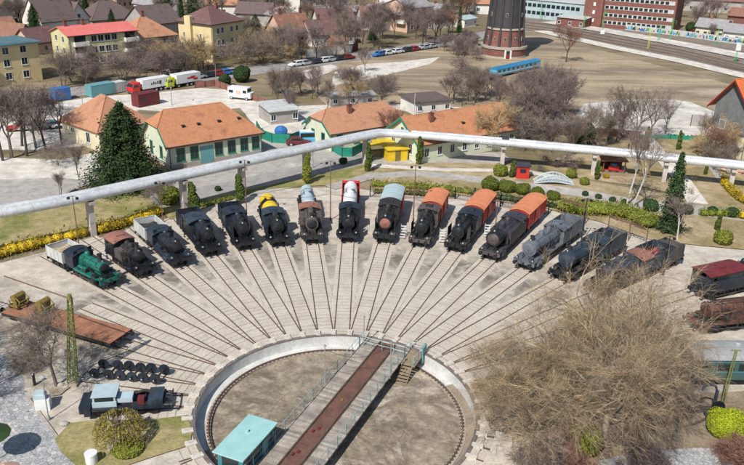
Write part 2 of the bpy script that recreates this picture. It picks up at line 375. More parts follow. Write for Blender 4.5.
def sheet(name,pts,m,z=None,world=False):
    LV[0]+=1
    z=.004+.004*LV[0] if z is None else z
    mb=MB();ps=[Vector((p[0],p[1],z)) if world else G(p[0],p[1]).xy.to_3d()+Vector((0,0,z)) for p in pts]
    # ragged natural edge
    out=[]
    for i in range(len(ps)):
        a,b=ps[i],ps[(i+1)%len(ps)];d=b-a;k=max(1,int(d.length/2.5));nr=Vector((-d.y,d.x,0)).normalized() if d.length>0 else Vector()
        for j in range(k): out.append(a+d*j/k+(nr*random.uniform(-.12,.12) if j and m not in('asphalt',) else Vector()))
    mb.add(out,[tuple(range(len(out)))]);o=mb.build(name,m);o['kind']='structure';return o
def strip(name,pts,wd,m,z=None,world=False):
    LV[0]+=1;z=.004+.004*LV[0] if z is None else z
    ps=[Vector((p[0],p[1],0)) if world else G(*p) for p in pts];mb=MB();vs=[]
    for i,p in enumerate(ps):
        d=(ps[min(i+1,len(ps)-1)]-ps[max(i-1,0)]).normalized();nr=Vector((-d.y,d.x,0));ww=wd[i] if isinstance(wd,list) else wd
        vs+=[p+nr*ww/2+Vector((0,0,z)),p-nr*ww/2+Vector((0,0,z))]
    mb.add(vs,[(2*i,2*i+1,2*i+3,2*i+2) for i in range(len(ps)-1)]);return struct(mb.build(name,m))
# back to front, far to near
sheet('field',[(330,108),(300,80),(330,60),(445,40),(480,42),(530,30),(600,50),(744,88),(900,120),(900,150),(744,118),(700,106),(650,104),(560,112),(500,112),(430,108)],'field')
sheet('garden_ground',[(-200,92),(0,84),(100,78),(290,58),(440,40),(500,30),(560,14),(744,10),(900,40),(900,2),(700,-25),(0,-30),(-300,-20)],'garden_soil')
sheet('lot',[(-60,150),(-60,108),(0,104),(60,102),(92,97),(150,93),(200,88),(232,90),(256,101),(300,112),(318,120),(310,133),(262,134),(240,108),(190,113),(140,110),(90,126),(88,146),(40,150)],'pale_paving')
sheet('sandy_track',[(270,118),(300,106),(350,104),(420,104),(470,108),(500,114),(430,112),(350,109),(310,116)],'pale_paving')
sheet('sandy_clearing',[(335,72),(365,64),(400,62),(440,57),(430,64),(390,74),(350,84),(330,86)],'pale_paving')
sheet('sandy_clearing',[(300,72),(330,64),(340,68),(310,80)],'pale_paving')
sheet('gravel_lot',[(584,104),(620,100),(665,99),(690,102),(720,114),(760,124),(760,134),(690,136),(640,136),(590,130),(575,116)],'white_gravel')
sheet('gravel_lot',[(500,118),(560,110),(575,125),(520,130)],'asphalt_light')
sheet('park_grass',[(655,136),(715,137),(760,150),(800,215),(744,212),(700,200),(640,186),(560,176),(540,165),(580,150),(640,140)],'park_lawn')
strip('street',[(-120,112),(0,100),(60,94),(130,85),(200,78),(290,66),(380,53),(450,42),(520,28)],9,'asphalt')
strip('street_verge',[(0,90),(60,86),(130,77),(200,71),(290,60),(345,53)],4.5,'rough_dirt')
sheet('forecourt',[(172,176),(262,154),(262,136),(310,135),(330,142),(372,154),(410,158),(500,152),(512,160),(480,168),(372,168),(310,184),(250,196),(200,206),(150,200),(140,188)],'asphalt_light')
strip('lane',[(120,214),(160,204),(200,195),(260,182),(310,171),(350,162),(372,157),(412,151)],[4,5,5.5,5.5,5.5,5,4,3],'asphalt')
sheet('side_road',[(-80,168),(0,158),(60,160),(100,152),(130,156),(110,178),(60,186),(0,200),(-80,215)],'pale_paving')
sheet('side_road',[(-60,190),(0,180),(60,178),(95,182),(60,196),(0,210),(-60,225)],'asphalt_light')
sheet('lawn',[(-90,240),(0,212),(60,198),(120,186),(150,200),(165,210),(150,216),(100,232),(0,258),(-100,280)],'lawn')
sheet('verge',[(160,208),(200,200),(250,189),(310,177),(372,163),(374,178),(345,185),(300,187),(262,190),(205,208),(170,220)],'lawn')
sheet('verge',[(374,166),(440,163),(500,164),(560,176),(640,190),(700,200),(744,212),(840,232),(840,258),(744,250),(700,246),(650,240),(600,222),(550,210),(500,202),(450,194),(374,190)],'park_lawn')
strip('footpath',[(330,188),(372,176),(420,174),(480,180),(530,187),(580,193),(640,205),(700,211),(744,216),(840,230)],[2.2,2.6,2.6,3.2,3.4,3.4,3.8,4.4,4.4,4.4],'asphalt_light')
strip('footpath',[(372,166),(440,170),(520,171),(560,178)],1.6,'pale_paving')
strip('footpath',[(645,136),(664,160),(682,180),(698,204)],[2.6,2.6,2.6,2.8],'pale_paving')
strip('footpath',[(706,160),(722,182),(732,190)],1.2,'asphalt_light')
sheet('rough_ground',[(-60,330),(0,316),(30,322),(128,352),(92,366),(80,380),(60,396),(25,400),(-60,380)],'gravel_dirt')
sheet('cobble_paving',[(-90,348),(0,352),(22,372),(27,397),(50,428),(80,470),(120,560),(-150,560)],'cobbles')
strip('paving_kerb',[(27,397),(50,428),(80,470),(110,520)],.22,'kerb_concrete')
sheet('grass_patch',[(55,440),(70,424),(100,420),(140,422),(188,416),(192,432),(190,446),(140,462),(90,480),(60,452)],'lawn')
sheet('tree_ground',[(470,385),(520,372),(600,392),(690,396),(744,392),(820,400),(820,560),(640,560),(540,470),(535,440),(490,430)],'rough_dirt')
sheet('cobble_paving',[(600,462),(640,452),(700,449),(800,455),(800,560),(600,560)],'cobbles')
sheet('far_car_park',[(-120,6),(-60,-16),(62,-14),(52,4),(30,14),(0,24),(-80,40)],'asphalt_light')
# ---- the turntable pit
def pit():
    n=128;mb=MB()
    # floor, very slightly dished, with the inner ring kerb as relief
    prof=[(.01,-1.08),(5.4,-1.1),(5.42,-1.065),(5.58,-1.065),(5.6,-1.1),(10.1,-1.14)]
    mb2=MB();vs=[];
    for r,z in prof:
        for i in range(n): t=2*PI*i/n;vs.append(Vector((TX+r*math.cos(t),TY+r*math.sin(t),z)))
    mb2.add(vs,[(k*n+i,k*n+(i+1)%n,(k+1)*n+(i+1)%n,(k+1)*n+i) for k in range(len(prof)-1) for i in range(n)])
    for k,f in enumerate(mb2.f): mb2.mi[k]=1 if (k//n) in (1,2,3) else 0
    struct(mb2.build('pit_floor',['pit_floor','pit_floor']))
    th=thing('turntable_pit','round sunken turntable pit with whitewashed wall and circular rail','pit',(TX,TY,0))
    def lr(prof,name,mt,smooth=True,par=th):
        b=MB();vs=[]
        for r,z in prof:
            for i in range(n): t=2*PI*i/n;vs.append(Vector((r*math.cos(t),r*math.sin(t),z)))
        m_=len(prof);b.add(vs,[(k*n+i,k*n+(i+1)%n,((k+1)%m_)*n+(i+1)%n,((k+1)%m_)*n+i) for k in range(m_) for i in range(n)])
        return b.build(name,mt,par)
    lr([(TR-.02,.02),(TR-.02,-1.3),(TR+.3,-1.3),(TR+.3,.02)],'pit_wall','white_wall')
    lr([(TR-.05,.03),(TR-.05,.1),(TR+.28,.1),(TR+.28,.03)],'coping','coping')
    for nm,a0,a1,mt in (('ledge',R(28),R(205),'white_wall'),('ledge',R(205),R(388),'ledge_bare')):
        b=MB();k=64;vs=[]
        for i in range(k+1):
            t=a0+(a1-a0)*i/k
            for r in (TR-.03,10.43): vs.append(Vector((r*math.cos(t),r*math.sin(t),-1.0)))
        b.add(vs,[(2*i,2*i+1,2*i+3,2*i+2) for i in range(k)]);b.build(nm,mt,th)
    lr([(10.42,-1.4),(10.42,-.97),(10.27,-.93),(9.97,-.93),(9.97,-1.4)],'ring_kerb','kerb_concrete')
    lr([(10.16,-.925),(10.16,-.80),(10.08,-.80),(10.08,-.925)],'ring_rail','rail_steel')
    b=MB()
    for i in range(150):
        t=2*PI*i/150;T=Matrix.Rotation(t,4,'Z');b.box(9.97,10.27,-.09,.09,-.925,-.88,T)
    b.build('rail_chairs','chair_rust',th)['kind']='stuff'
pit()
# ---------------------------------------------------------------- TRACKS
A0=98.1;DA=7.43
def ang(i): return A0-DA*i          # i=0 blue tank engine, + to the right
TL={-6:'green engine with the grey tender',-5:'small brown-roofed tank engine',-4:'black engine with the grey open tender',-3:'blue-black engine with a long roof',-2:'black engine beside the yellow tanker',-1:'engine with the yellow tanker',0:'engine with the pale blue tank',1:'engine with the white tank',2:'engine whose van has a pale grey roof',3:'brownish engine with the first orange-roofed van',4:'black engine with the middle orange-roofed van',5:'dark grey engine with the last orange-roofed van',6:'long grey-blue engine',7:'slate blue engine',8:'engine with a dark red tender top'}
def track(a,r1,label,r0=TR+.3,par=None):
    t=thing('railway_track',label,'track',(TX,TY,0),R(a),'radial tracks round the turntable')
    for s in (-1,1):
        b=MB();b.box(r0,r1,s*.7175-.045,s*.7175+.045,.0,.06)
        for k in (0,): pass
        b.build('rail','rail_steel',t)
    b=MB();x=r0+.5;rnd=random.Random(int(a*10))
    bb=MB();xq=r0-.28
    while xq<r1: wa=min(1.22,xq*.060);wb=min(1.22,(xq+.8)*.060);bb.add([Vector((xq,-wa,.004)),Vector((min(r1,xq+.8),-wb,.004)),Vector((min(r1,xq+.8),wb,.004)),Vector((xq,wa,.004))],[(0,1,2,3)]);xq+=.8
    bb.build('track_bed','track_panel',t)
    while x<r1-.3:
        if rnd.random()<.82: b.box(x,x+rnd.uniform(.05,.11),-rnd.uniform(.7,1.15),rnd.uniform(.7,1.15),-.03,.010)
        x+=.66
    b.build('sleepers','sleeper_edge',t)
    for s in (-1,1):
        b=MB();b.box(TR+.1,TR+.95,s*.7175-.17+rnd.uniform(-.05,.03),s*.7175+.18,.0,.16+rnd.uniform(0,.04));b.build('end_block','end_stone',t)
    return t
ANX={-6:141.4,-5:134.2,-4:126.6,-3:119.4,-2:112.2,-1:105.2}
for i in range(-6,9): track(ANX.get(i,ang(i)),46 if i not in(-6,) else 44,'paved-in track running from the pit to the '+TL[i])
for k,a in enumerate([148.6,156.1,163.6,171.2,178.8,186.5,194.2,202,209.8,217.6]):
    track(a,[30,38.5,30,26,20,15.5,13,13,13,13][k],['track passing in front of the long rusty flat wagon','track leading to the rusty flat wagon with the yellow machines','track just above the two rows of wheelsets','track carrying the two rows of wheelsets','track leading to the truck with the blue cab','short track end beside the grass patch left of the pit','track stub left of the teal cabin, nearest the grass','track stub left of the teal cabin, below the grass','track stub at the lower left rim of the pit','lowest track stub at the left rim of the pit'][k])
for k,a in enumerate([31.2,23.8,16.5,9.2,2,-5,-12,-19,-26]):
    track(a,[44,40,38,30,17,12.6,12.6,12.6,12.6][k],['track leading to the dark red engine at right','track leading to the rusty brown-topped engine at right','track running under the big bare tree','track running towards the green coach','short track end right of the pit under branches','upper open track end on the right rim of the pit','middle open track end on the right rim of the pit','white track end on the lower right rim of the pit','lowest white track end on the right rim of the pit'][k])
# ---------------------------------------------------------------- TURNTABLE BRIDGE
BA=math.atan2(61.25-53.05,1.65+1.8)
def bridge():
    t=thing('turntable_bridge','turntable bridge with reddish steel deck between rails and grey plank walkways','turntable',(TX,TY,0),BA,None)
    rnd=random.Random(3)
    L0=10.85
    b=MB();b.box(-L0,L0,-.70,.70,-.12,.02);b.build('centre_deck','rust_deck',t)
    for s in (-1,1):
        b=MB();b.box(-L0,L0,s*.7175-.05,s*.7175+.05,.0,.14);b.box(-L0,L0,s*.7175-.13,s*.7175+.13,-.0,.03);b.build('rail','rail_steel',t)
        b=MB();x=-L0
        while x<L0-.02:
            b.box(x,x+.235,s*.86,s*(2.25+rnd.uniform(-.03,.03)),-.08,-.01+rnd.uniform(0,.015));x+=.25
        b.build('walkway','plank_grey',t)
        b=MB();b.box(-L0+.3,L0-.3,s*1.0-.12,s*1.0+.12,-.95,-.1)
        for k in range(-9,10): b.box(k*1.1-.04,k*1.1+.04,s*1.0-.3,s*1.0+.3,-.93,-.12)
        b.build('girder','soot',t)
        b=MB();yy=s*2.2
        for k in range(15): x=-L0+.35+k*1.52;b.cyl((x,yy,-.05),(x,yy,1.02),.028,n=6)
        b.cyl((-L0+.35,yy,1.02),(L0-.4,yy,1.02),.024,n=6);b.cyl((-L0+.35,yy,.52),(L0-.4,yy,.52),.016,n=6)
        b.build('handrail','rail_blue',t)
    # end platform at far end, right side, with steps
    b=MB();b.box(8.3,10.95,-3.6,-2.27,-.1,.0);b.build('end_platform','wood_old',t)
    b=MB()
    for (x0,y0,x1,y1) in ((8.3,-3.6,10.9,-3.6),(8.3,-3.6,8.3,-3.4),(10.9,-3.6,10.9,-2.3)):
        k=max(2,int(math.hypot(x1-x0,y1-y0)/.8)+1)
        for j in range(k): f=j/(k-1);b.cyl((x0+(x1-x0)*f,y0+(y1-y0)*f,0),(x0+(x1-x0)*f,y0+(y1-y0)*f,1),.03,n=6)
        for z in (.5,1.0): b.cyl((x0,y0,z),(x1,y1,z),.024,n=6)
    b.build('platform_railing','rail_blue',t)
    b=MB();b.box(9.9,10.9,-3.75,-3.62,-.6,.95);b.build('railing_panel','teal_metal',t)
    b=MB()
    for k in range(6): b.box(8.2-.26*(k+1),8.2-.26*k,-3.35,-2.45,-.2-.17*k,-.15-.17*k)
    for y in(-3.37,-2.43): b.add([Vector((8.25,y-.03,-.05)),Vector((8.25,y+.03,-.05)),Vector((6.6,y+.03,-1.2)),Vector((6.6,y-.03,-1.2)),Vector((8.25,y-.03,-.25)),Vector((8.25,y+.03,-.25)),Vector((6.6,y+.03,-1.3)),Vector((6.6,y-.03,-1.3))],[(0,1,2,3),(4,7,6,5),(0,3,7,4),(1,5,6,2),(0,4,5,1),(3,2,6,7)])
    b.build('steps','wood_old',t)
    # frame railing across the far end
    b=MB()
    for z in (.55,1.05): b.cyl((9.4,2.2,z),(9.4,-2.2,z),.03,n=6)
    for y in(-2.2,-1.1,0,1.1,2.2): b.cyl((9.4,y,0),(9.4,y,1.05),.03,n=6)
    b.build('end_gate','rail_blue',t)
    # driver's cabin, built out on the left
    b=MB();x0,x1,y0,y1=-10.2,-5.75,2.36,4.45
    b.box(x0+.12,x1-.12,y0,y1,-.2,0);
    b.box(x0+.12,x0+.2,y0,y1,0,1.0);b.box(x1-.2,x1-.12,y0,y1,0,2.3);b.box(x0+.2,x1-.2,y1-.08,y1,0,2.3)
    b.box(x0+.2,x1-.2,y0,y0+.08,0,1.0);b.box(x0+.12,x0+.2,y0,y0+.35,1,2.3);b.box(x0+.12,x0+.2,y1-.35,y1,1,2.3)
    for x in (x0+.2,x0+1.3,x0+2.4,x0+3.5,x1-.32): b.box(x,x+.12,y0,y0+.08,1.0,2.3)
    b.box(x0+.2,x1-.2,y0+.002,y0+.078,2.05,2.298)
    cb=b.build('cabin','teal_wall',t);cb.location=(0,0,-.85)
    b=MB();b.box(x0+.22,x1-.25,y0+.03,y0+.05,1.0,2.05);b.box(x0+.15,x0+.17,y0+.35,y1-.35,1.0,2.3);b.build('cabin_window','glass_dark',cb)
    b=MB();b.box(x0-.18,x1+.18,y0-.22,y1+.2,2.31,2.42);b.cyl(((x0+x1)/2+.5,3.6,2.42),((x0+x1)/2+.5,3.6,2.62),.12,n=10);b.build('cabin_roof','teal_roof',cb)
    b=MB();b.box(-7.6,-6.8,2.31,2.35,.05,1.95);b.build('cabin_door','teal_metal',cb)
    # centre pivot portal masts
    for (x,y,h) in ((9.6,1.9,2.9),(2.6,2.35,3.6),(5.7,-2.3,3.4)):
        b=MB();b.cyl((x,y,-.05),(x,y,h),.055,.04,8);b.cyl((x,y,h),(x,y-.0,h+.12),.13,.09,10);b.cyl((x,y-.0,h+.12),(x,y,h+.2),.05,.05,8);b.build('lamp_post','pole_grey',t)
    b=MB();p=[Vector((2.6,2.35,3.3)),Vector((5.7,-2.3,3.1))];b.tube([p[0]+(p[1]-p[0])*f-Vector((0,0,.9*math.sin(f*PI))) for f in [k/10 for k in range(11)]],.015,4);b.build('cable','black',t)
    # wheel carriages at both ends
    for s in (-1,1):
        b=MB();b.box(s*9.6-.25,s*9.6+.25,-1.5,1.5,-.9,-.5)
        for y in (-1.2,1.2): b.cyl((s*10.12-.07,y,-.5),(s*10.12+.07,y,-.5),.3,n=14)
        b.build('end_carriage','soot',t)
    b=MB();b.cyl((0,0,-1.16),(0,0,-.2),.9,.6,16);b.build('centre_pivot','soot',t)
    for (x,y) in((-3.1,.0),(-3.6,.25),(-6.2,.1),(-6.6,.35)): b=MB();b.box(x-.16,x+.16,y-.1,y+.1,.02,.12);b.build('deck_fitting','darkred',t)
    b=MB();b.box(.9,1.15,-.1,.1,.02,.1);b.build('yellow_fitting','old_yellow',t)
bridge()
# ================================================================ ROLLING STOCK
WM={}
def wheel(r,parent,x,y,z,spoked=True,mt='black'):
    key=(round(r,2),spoked,mt)
    if key not in WM:
        b=MB();b.lathe([(r*.80,-.06),(r*.80,-.075),(r,-.075),(r+.03,.06),(r+.03,.075),(r*.80,.075),(r*.80,.06)],axis='y',n=18)
        if spoked:
            b.f.pop();b.f.pop();b.mi=b.mi[:len(b.f)]
            b.cyl((0,-.09,0),(0,.09,0),r*.24,n=10)
            for k in range(10):
                t=2*PI*k/10;b.cyl((math.cos(t)*r*.2,0,math.sin(t)*r*.2),(math.cos(t)*r*.84,0,math.sin(t)*r*.84),.045,n=4,cap=False)
            b.add([Vector((math.cos(a)*r*.7,-.05,math.sin(a)*r*.7)) for a in [k*.2 for k in range(8)]],[tuple(range(8))])
        else: b.cyl((0,-.05,0),(0,.05,0),r*.85,n=18);b.cyl((0,-.1,0),(0,.1,0),r*.22,n=10)
        o=b.build('wheel',mt,parent);smooth_angle(o);WM[key]=o.data
    else:
        o=bpy.data.objects.new('wheel',WM[key]);col.objects.link(o);o.parent=parent
    o.location=(x,y,z);o.rotation_euler=(0,random.uniform(0,.6),0);return o
BF={}
def buffers(par,x,d,z=1.05,mt='black'):
    for s in(-1,1):
        b=MB();b.cyl((x,s*.88,z),(x+d*.35,s*.88,z),.11,n=10);b.cyl((x+d*.33,s*.88,z),(x+d*.5,s*.88,z),.07,n=10);b.cyl((x+d*.5,s*.88,z),(x+d*.56,s*.88,z),.23,n=14);b.build('buffer',mt,par)
    b=MB();b.cyl((x,0,z),(x+d*.35,0,z-.02),.06,n=8);b.box(x+min(0,d*.3),x+max(0,d*.3),-.04,.04,z-.3,z);b.build('coupling_hook',mt,par)
def boxwagon(par,x0,x1,wd,z0,z1,open_,mt,fill=None,ribs=True,pre='tender'):
    """open or closed body as sub parts of par; x0<x1"""
    h=wd/2;b=MB();t=.07
    b.box(x0,x1,-h,-h+t,z0,z1);b.box(x0,x1,h-t,h,z0,z1);b.box(x0,x0+t,-h+t,h-t,z0,z1);b.box(x1-t,x1,-h+t,h-t,z0,z1)
    b.box(x0+t,x1-t,-h+t,h-t,z0,z0+.06)
    if ribs:
        n=max(2,int((x1-x0)/.8))
        for k in range(n+1):
            x=x0+.05+(x1-x0-.1)*k/n
            for s in(-1,1): b.box(x-.04,x+.04,s*h+(-.0 if s>0 else -.05),s*h+(.05 if s>0 else 0),z0,z1-.02)
        for s in(-1,1): b.box(x0,x1,s*h-(.03 if s<0 else 0),s*h+(.03 if s>0 else 0),z1,z1+.06)
        b.box(x0,x0+.1,-h,h,z1+.002,z1+.055);b.box(x1-.1,x1,-h,h,z1+.002,z1+.055)
    o=b.build(pre+'_body',mt,par)
    if fill:
        c=MB();nx,ny=10,6
        for i in range(nx):
            for j in range(ny):
                pass
        g=[[Vector((x0+t+(x1-x0-2*t)*i/nx,-h+t+(wd-2*t)*j/ny,z0+.25+(z1-z0)*.55*(.75+.25*math.sin(i*1.3+j))*(1 if 0<i<nx and 0<j<ny else .6))) for j in range(ny+1)] for i in range(nx+1)]
        vs=[v for r_ in g for v in r_];c.add(vs,[(i*(ny+1)+j,(i+1)*(ny+1)+j,(i+1)*(ny+1)+j+1,i*(ny+1)+j+1) for i in range(nx) for j in range(ny)])
        c.build(pre+'_load',fill,par)
    return o
def underframe(par,x0,x1,nax=2,r=.46,bogies=False,mt='black',zf=1.0):
    b=MB();b.box(x0,x1,-1.25,1.25,zf-.12,zf);b.box(x0+.05,x1-.05,-.95,-.8,zf-.38,zf-.12);b.box(x0+.05,x1-.05,.8,.95,zf-.38,zf-.12)
    b.box(x0-.04,x0+.06,-1.3,1.3,zf-.4,zf-.05);b.box(x1-.06,x1+.04,-1.3,1.3,zf-.4,zf-.05)
    xs=[x0+(x1-x0)*((k+.5)/nax if nax>2 else (.2 if k==0 else .8)) for k in range(nax)]
    for x in xs:
        for s in(-1,1): b.box(x-.16,x+.16,s*.98-.08,s*.98+.08,.3,zf-.12);b.box(x-.55,x+.55,s*.98-.05,s*.98+.05,.62,.68)
    b.build('underframe',mt,par)
    for x in xs:
        for s in(-1,1): wheel(r,par,x,s*.76,r+.09,False,mt)
        c=MB();c.cyl((x,-.7,r+.09),(x,.7,r+.09),.08,n=8);c.build('axle',mt,par)
def loco(label,a,rf,le,S,group='steam engines on the radial tracks'):
    """x forward, front beam at x=0, cab back at x=-le; tender behind"""
    T=thing('steam_locomotive',label,'locomotive',(TX+math.cos(R(a))*rf,TY+math.sin(R(a))*rf,.06),R(a+180),group)
    g=S.get;wd=g('w',2.9)*.9;hb=g('hb',2.65)*.85;rb=g('rb',.78)*.93;lc=g('lc',2.1);hc=g('hc',3.75)*.84;rbz=g('rz',1.27)
    cb=g('boiler','black');cf=g('frame','black');cc=g('cab','black');cr=g('roof',cc);lt=g('lt',0)
    xb=-le+lc                                   # boiler meets cab
    rnd=random.Random(int(a*7))
    b=MB();b.box(-le,-.1,-.55,.55,.75,1.35);b.box(-le+.2,-.12,-.42,-.36,1.2,1.6);b.box(-le+.2,-.12,.36,.42,1.2,1.6);b.build('main_frame',cf,T)
    b=MB()
    for s in(-1,1):
        b.box(xb,-.75,s*wd/2-(.62 if s>0 else 0),s*wd/2+(.62 if s<0 else 0),rbz-.05,rbz)
        b.box(xb,-.75,s*(wd/2)-.03,s*wd/2+.0,rbz-.22,rbz-.052)
        b.add([Vector((-.75,s*wd/2,rbz)),Vector((-.75,s*.6,rbz)),Vector((-.06,s*.6,1.28)),Vector((-.06,s*wd/2,1.28)),Vector((-.75,s*wd/2,rbz-.05)),Vector((-.75,s*.6,rbz-.05)),Vector((-.06,s*.6,1.23)),Vector((-.06,s*wd/2,1.23))],[(0,1,2,3),(7,6,5,4),(0,3,7,4),(1,5,6,2)])
    b.build('running_board',g('board',cf),T)
    b=MB();b.box(-.12,.0,-1.28,1.28,.78,1.2);b.box(-.6,-.12,-.6,.6,1.16,1.24)
    for s in(-1,1): b.box(-.25,-.15,s*.76-.03,s*.76+.03,.25,.82)
    b.build('buffer_beam',g('beam',cf),T)
    buffers(T,0,1)
    # boiler
    xf=-g('nose',1.0);ls=g('ls',1.3)
    b=MB();b.lathe([(rb*.98,xb-.0),(rb,xb),(rb,xf-ls)],(0,0,hb),'x',22)
    nb=int((xf-ls-xb)/.85)
    for k in range(1,nb+1): x=xb+(xf-ls-xb)*k/(nb+1);b.lathe([(rb+.005,x-.035),(rb+.02,x-.035),(rb+.02,x+.035),(rb+.005,x+.035)],(0,0,hb),'x',22)
    b.xprism([(-rb*.9,rbz),(rb*.9,rbz),(rb*.98,hb-.05),(rb*.72,hb+rb*.66),(0,hb+rb*.99),(-rb*.72,hb+rb*.66),(-rb*.98,hb-.05)],xb,min(xb+1.9,xf-ls-.4))
    smooth_angle(b.build('boiler',cb,T),35)
    b=MB();rs=rb*g('sb',1.0)+.03;b.lathe([(rs*.98,xf-ls),(rs,xf-ls+.03),(rs,xf-.04),(rs*.97,xf)],(0,0,hb),'x',24);b.box(xf-ls+.1,xf-.1,-.45,.45,1.35,hb-rs*.8)
    smooth_angle(b.build('smokebox',g('smoke','black'),T),35)
    b=MB();b.lathe([(rs*.78,xf+.0),(rs*.76,xf+.05),(rs*.55,xf+.13),(rs*.25,xf+.17),(.05,xf+.18)],(0,0,hb),'x',20);b.cyl((xf+.17,0,hb),(xf+.28,0,hb),.035,n=6);b.box(xf+.22,xf+.25,-.22,.22,hb-.02,hb+.02)
    sdoor=smooth_angle(b.build('smokebox_door',g('door','black'),T),30)
    ch=g('ch',.55);xc=xf-ls*.5
    b=MB();zt=hb+rs*.93;b.lathe([(.30,zt-.1),(.24,zt+.08),(.22,zt+ch-.15),(.27,zt+ch-.1),(.27,zt+ch),(.19,zt+ch),(.18,zt+ch-.3)],(xc,0,0),'z',14)
    smooth_angle(b.build('chimney','soot',T),35)
    for kk,f in enumerate(g('domes',(.32,.68))):
        x=xb+(xf-ls-xb)*f;rd=.36 if kk else .31;b=MB();zt=hb+rb*.9
        b.lathe([(rd+.05,zt-.12),(rd,zt+.08),(rd,zt+.30),(rd*.85,zt+.44),(rd*.5,zt+.52),(.05,zt+.54)],(x,0,0),'z',14)
        if kk==0:
            for s in(-1,1): b.tube([(x,s*rd,zt+.1),(x,s*rb*.95,hb+.35),(x,s*rb*1.02,rbz)],.025,4)
        smooth_angle(b.build('steam_dome' if kk else 'sand_dome',cb,T),35)
    b=MB();x=xb+.7;b.cyl((x,.12,hb+rb*.9),(x,.12,hb+rb+.28),.05,n=6);b.cyl((x,-.12,hb+rb*.9),(x,-.12,hb+rb+.28),.05,n=6);b.cyl((x-.35,.3,hb+rb*.85),(x-.35,.3,hb+rb+.22),.035,n=6);b.box(x-.12,x+.12,-.2,.2,hb+rb-.02,hb+rb+.06);b.build('safety_valve','soot',T)
    b=MB()
    for s in(-1,1):
        b.tube([(xb,s*(rb+.1),hb+.25),(xf-.1,s*(rs+.08),hb+.25)],.022,5)
        x=xb+.3
        while x<xf: b.cyl((x,s*(rb-.03),hb+.25),(x,s*(rb+.1),hb+.25),.02,n=4);x+=1.1
        b.tube([(xb,s*.45,hb+rb*.93),(xc,s*.42,hb+rb*.93),(xc,s*.6,hb+.3)],.03,5)
    b.build('handrail',g('pipes','soot'),T)
    rnd=random.Random(int(a*13)+5);b=MB()
    for s in(-1,1):
        x=xb+.2
        for q in range(3): zz=hb-.25-.16*q;b.tube([(xb,s*(rb*.97+.06),zz),(xb+(xf-xb)*rnd.uniform(.35,.6),s*(rb*.97+.06),zz),(xb+(xf-xb)*rnd.uniform(.62,.9),s*(rb+.1),rbz+.05)],.022,4)
        for q in range(5): xx=rnd.uniform(xb+.3,xf-ls);b.tube([(xx,s*rb*.72,hb+rb*.7),(xx+.05,s*(rb+.05),hb),(xx+rnd.uniform(-.2,.2),s*(rb+.08),rbz)],.018,4)
    b.build('pipework',g('pipes','soot'),T)
    for s in(-1,1):
        for q in range(2): xx=rnd.uniform(xb+.4,xf-1.2);b=MB();b.box(xx,xx+rnd.uniform(.3,.7),s*(wd/2-.3)-.2,s*(wd/2-.3)+.2,rbz,rbz+rnd.uniform(.2,.42));b.build('tool_box',cf if q else 'soot',T)
    # ancillary: compressor, air tanks, feed heater
    b=MB();s=1;b.cyl((xf-ls-.5,s*(rb+.22),rbz+.05),(xf-ls-.5,s*(rb+.22),rbz+1.0),.17,n=10);b.cyl((xf-ls-.5,s*(rb+.22),rbz+1.0),(xf-ls-.5,s*(rb+.22),rbz+1.12),.08,n=8);b.build('air_pump','soot',T)
    b=MB();b.cyl((xb+.6,-(wd/2-.32),rbz+.28),(xb+2.0 if xb+2.0<xf-1 else xf-1,-(wd/2-.32),rbz+.28),.2,n=12);smooth_angle(b.build('air_tank',cb,T))
    if g('defl'):
        for s in(-1,1): b=MB();b.box(xf-1.4,xf+.15,s*(wd/2-.14)-.015,s*(wd/2-.14)+.015,rbz+.3,hb+rb*.75);b.box(xf-.7,xf-.66,min(s*rs,s*(wd/2-.16)),max(s*rs,s*(wd/2-.16)),hb+.1,hb+.14);b.build('smoke_deflector',cb,T)
    if g('tanks'):
        for s in(-1,1):
            xt=xb+(xf-ls-xb)*g('tanks');b=MB();b.box(xb+.01,xt,s*(wd/2-.36)-.36,s*(wd/2-.36)+.36,rbz+.0,hb+.28);b.cyl((xt-.5,s*(wd/2-.36),hb+.28),(xt-.5,s*(wd/2-.36),hb+.36),.2,n=10)
            b.build('side_tank',g('tankmat',cb),T)
    # cylinders and motion
    for s in(-1,1):
        b=MB();b.cyl((-1.75,s*1.12,.88),(-.85,s*1.12,.88),.34,n=14);b.cyl((-1.68,s*1.06,1.34),(-.9,s*1.06,1.34),.18,n=12);b.box(-1.65,-.95,s*.95-.2,s*.95+.2,.75,1.4);b.build('cylinder',g('cyl',cf),T)
    rw=g('rw',.57);nw=g('nw',4)
    xs=[-2.35-(le-3.5)*k/(nw-1) for k in range(nw)]
    for x in xs:
        for s in(-1,1): wheel(rw,T,x,s*.78,rw+.07,True,g('wheelmat','black'))
    for s in(-1,1): wheel(.42,T,-.72,s*.78,.5,True,g('wheelmat','black'))
    for s in(-1,1):
        b=MB();b.box(xs[-1],xs[0],s*.93-.03,s*.93+.03,rw-.22,rw-.12);b.box(xs[1],-1.6,s*1.02-.03,s*1.02+.03,rw-.12,rw+.0)
        b.tube([(xs[1],s*1.08,rw-.1),(xs[1]+.3,s*1.08,rw+.5),(-1.7,s*1.08,1.28)],.035,4);b.build('connecting_rod',g('rod','darkgrey'),T)
    b=MB();x=-.45;b.box(x-.03,x+.03,-.28,.28,.2,.24);b.build('guard_iron','soot',T)
    # headlights
    for (y,z) in ((-.95,1.42),(.95,1.42),(0,hb+rs+.1)):
        x=-.2 if z<2 else xf-.25
        b=MB();b.cyl((x-.2,y,z),(x+.02,y,z),.11,.13,12);b.box(x-.12,x-.06,y-.04,y+.04,z-.25,z-.1);h_=b.build('headlight','soot',T)
        b=MB();b.cyl((x+.022,y,z),(x+.045,y,z),.10,n=12);b.build('lens','lamp_glass',h_)
    # cab
    cw=g('cw',wd)/2;b=MB();x0,x1=-le,xb
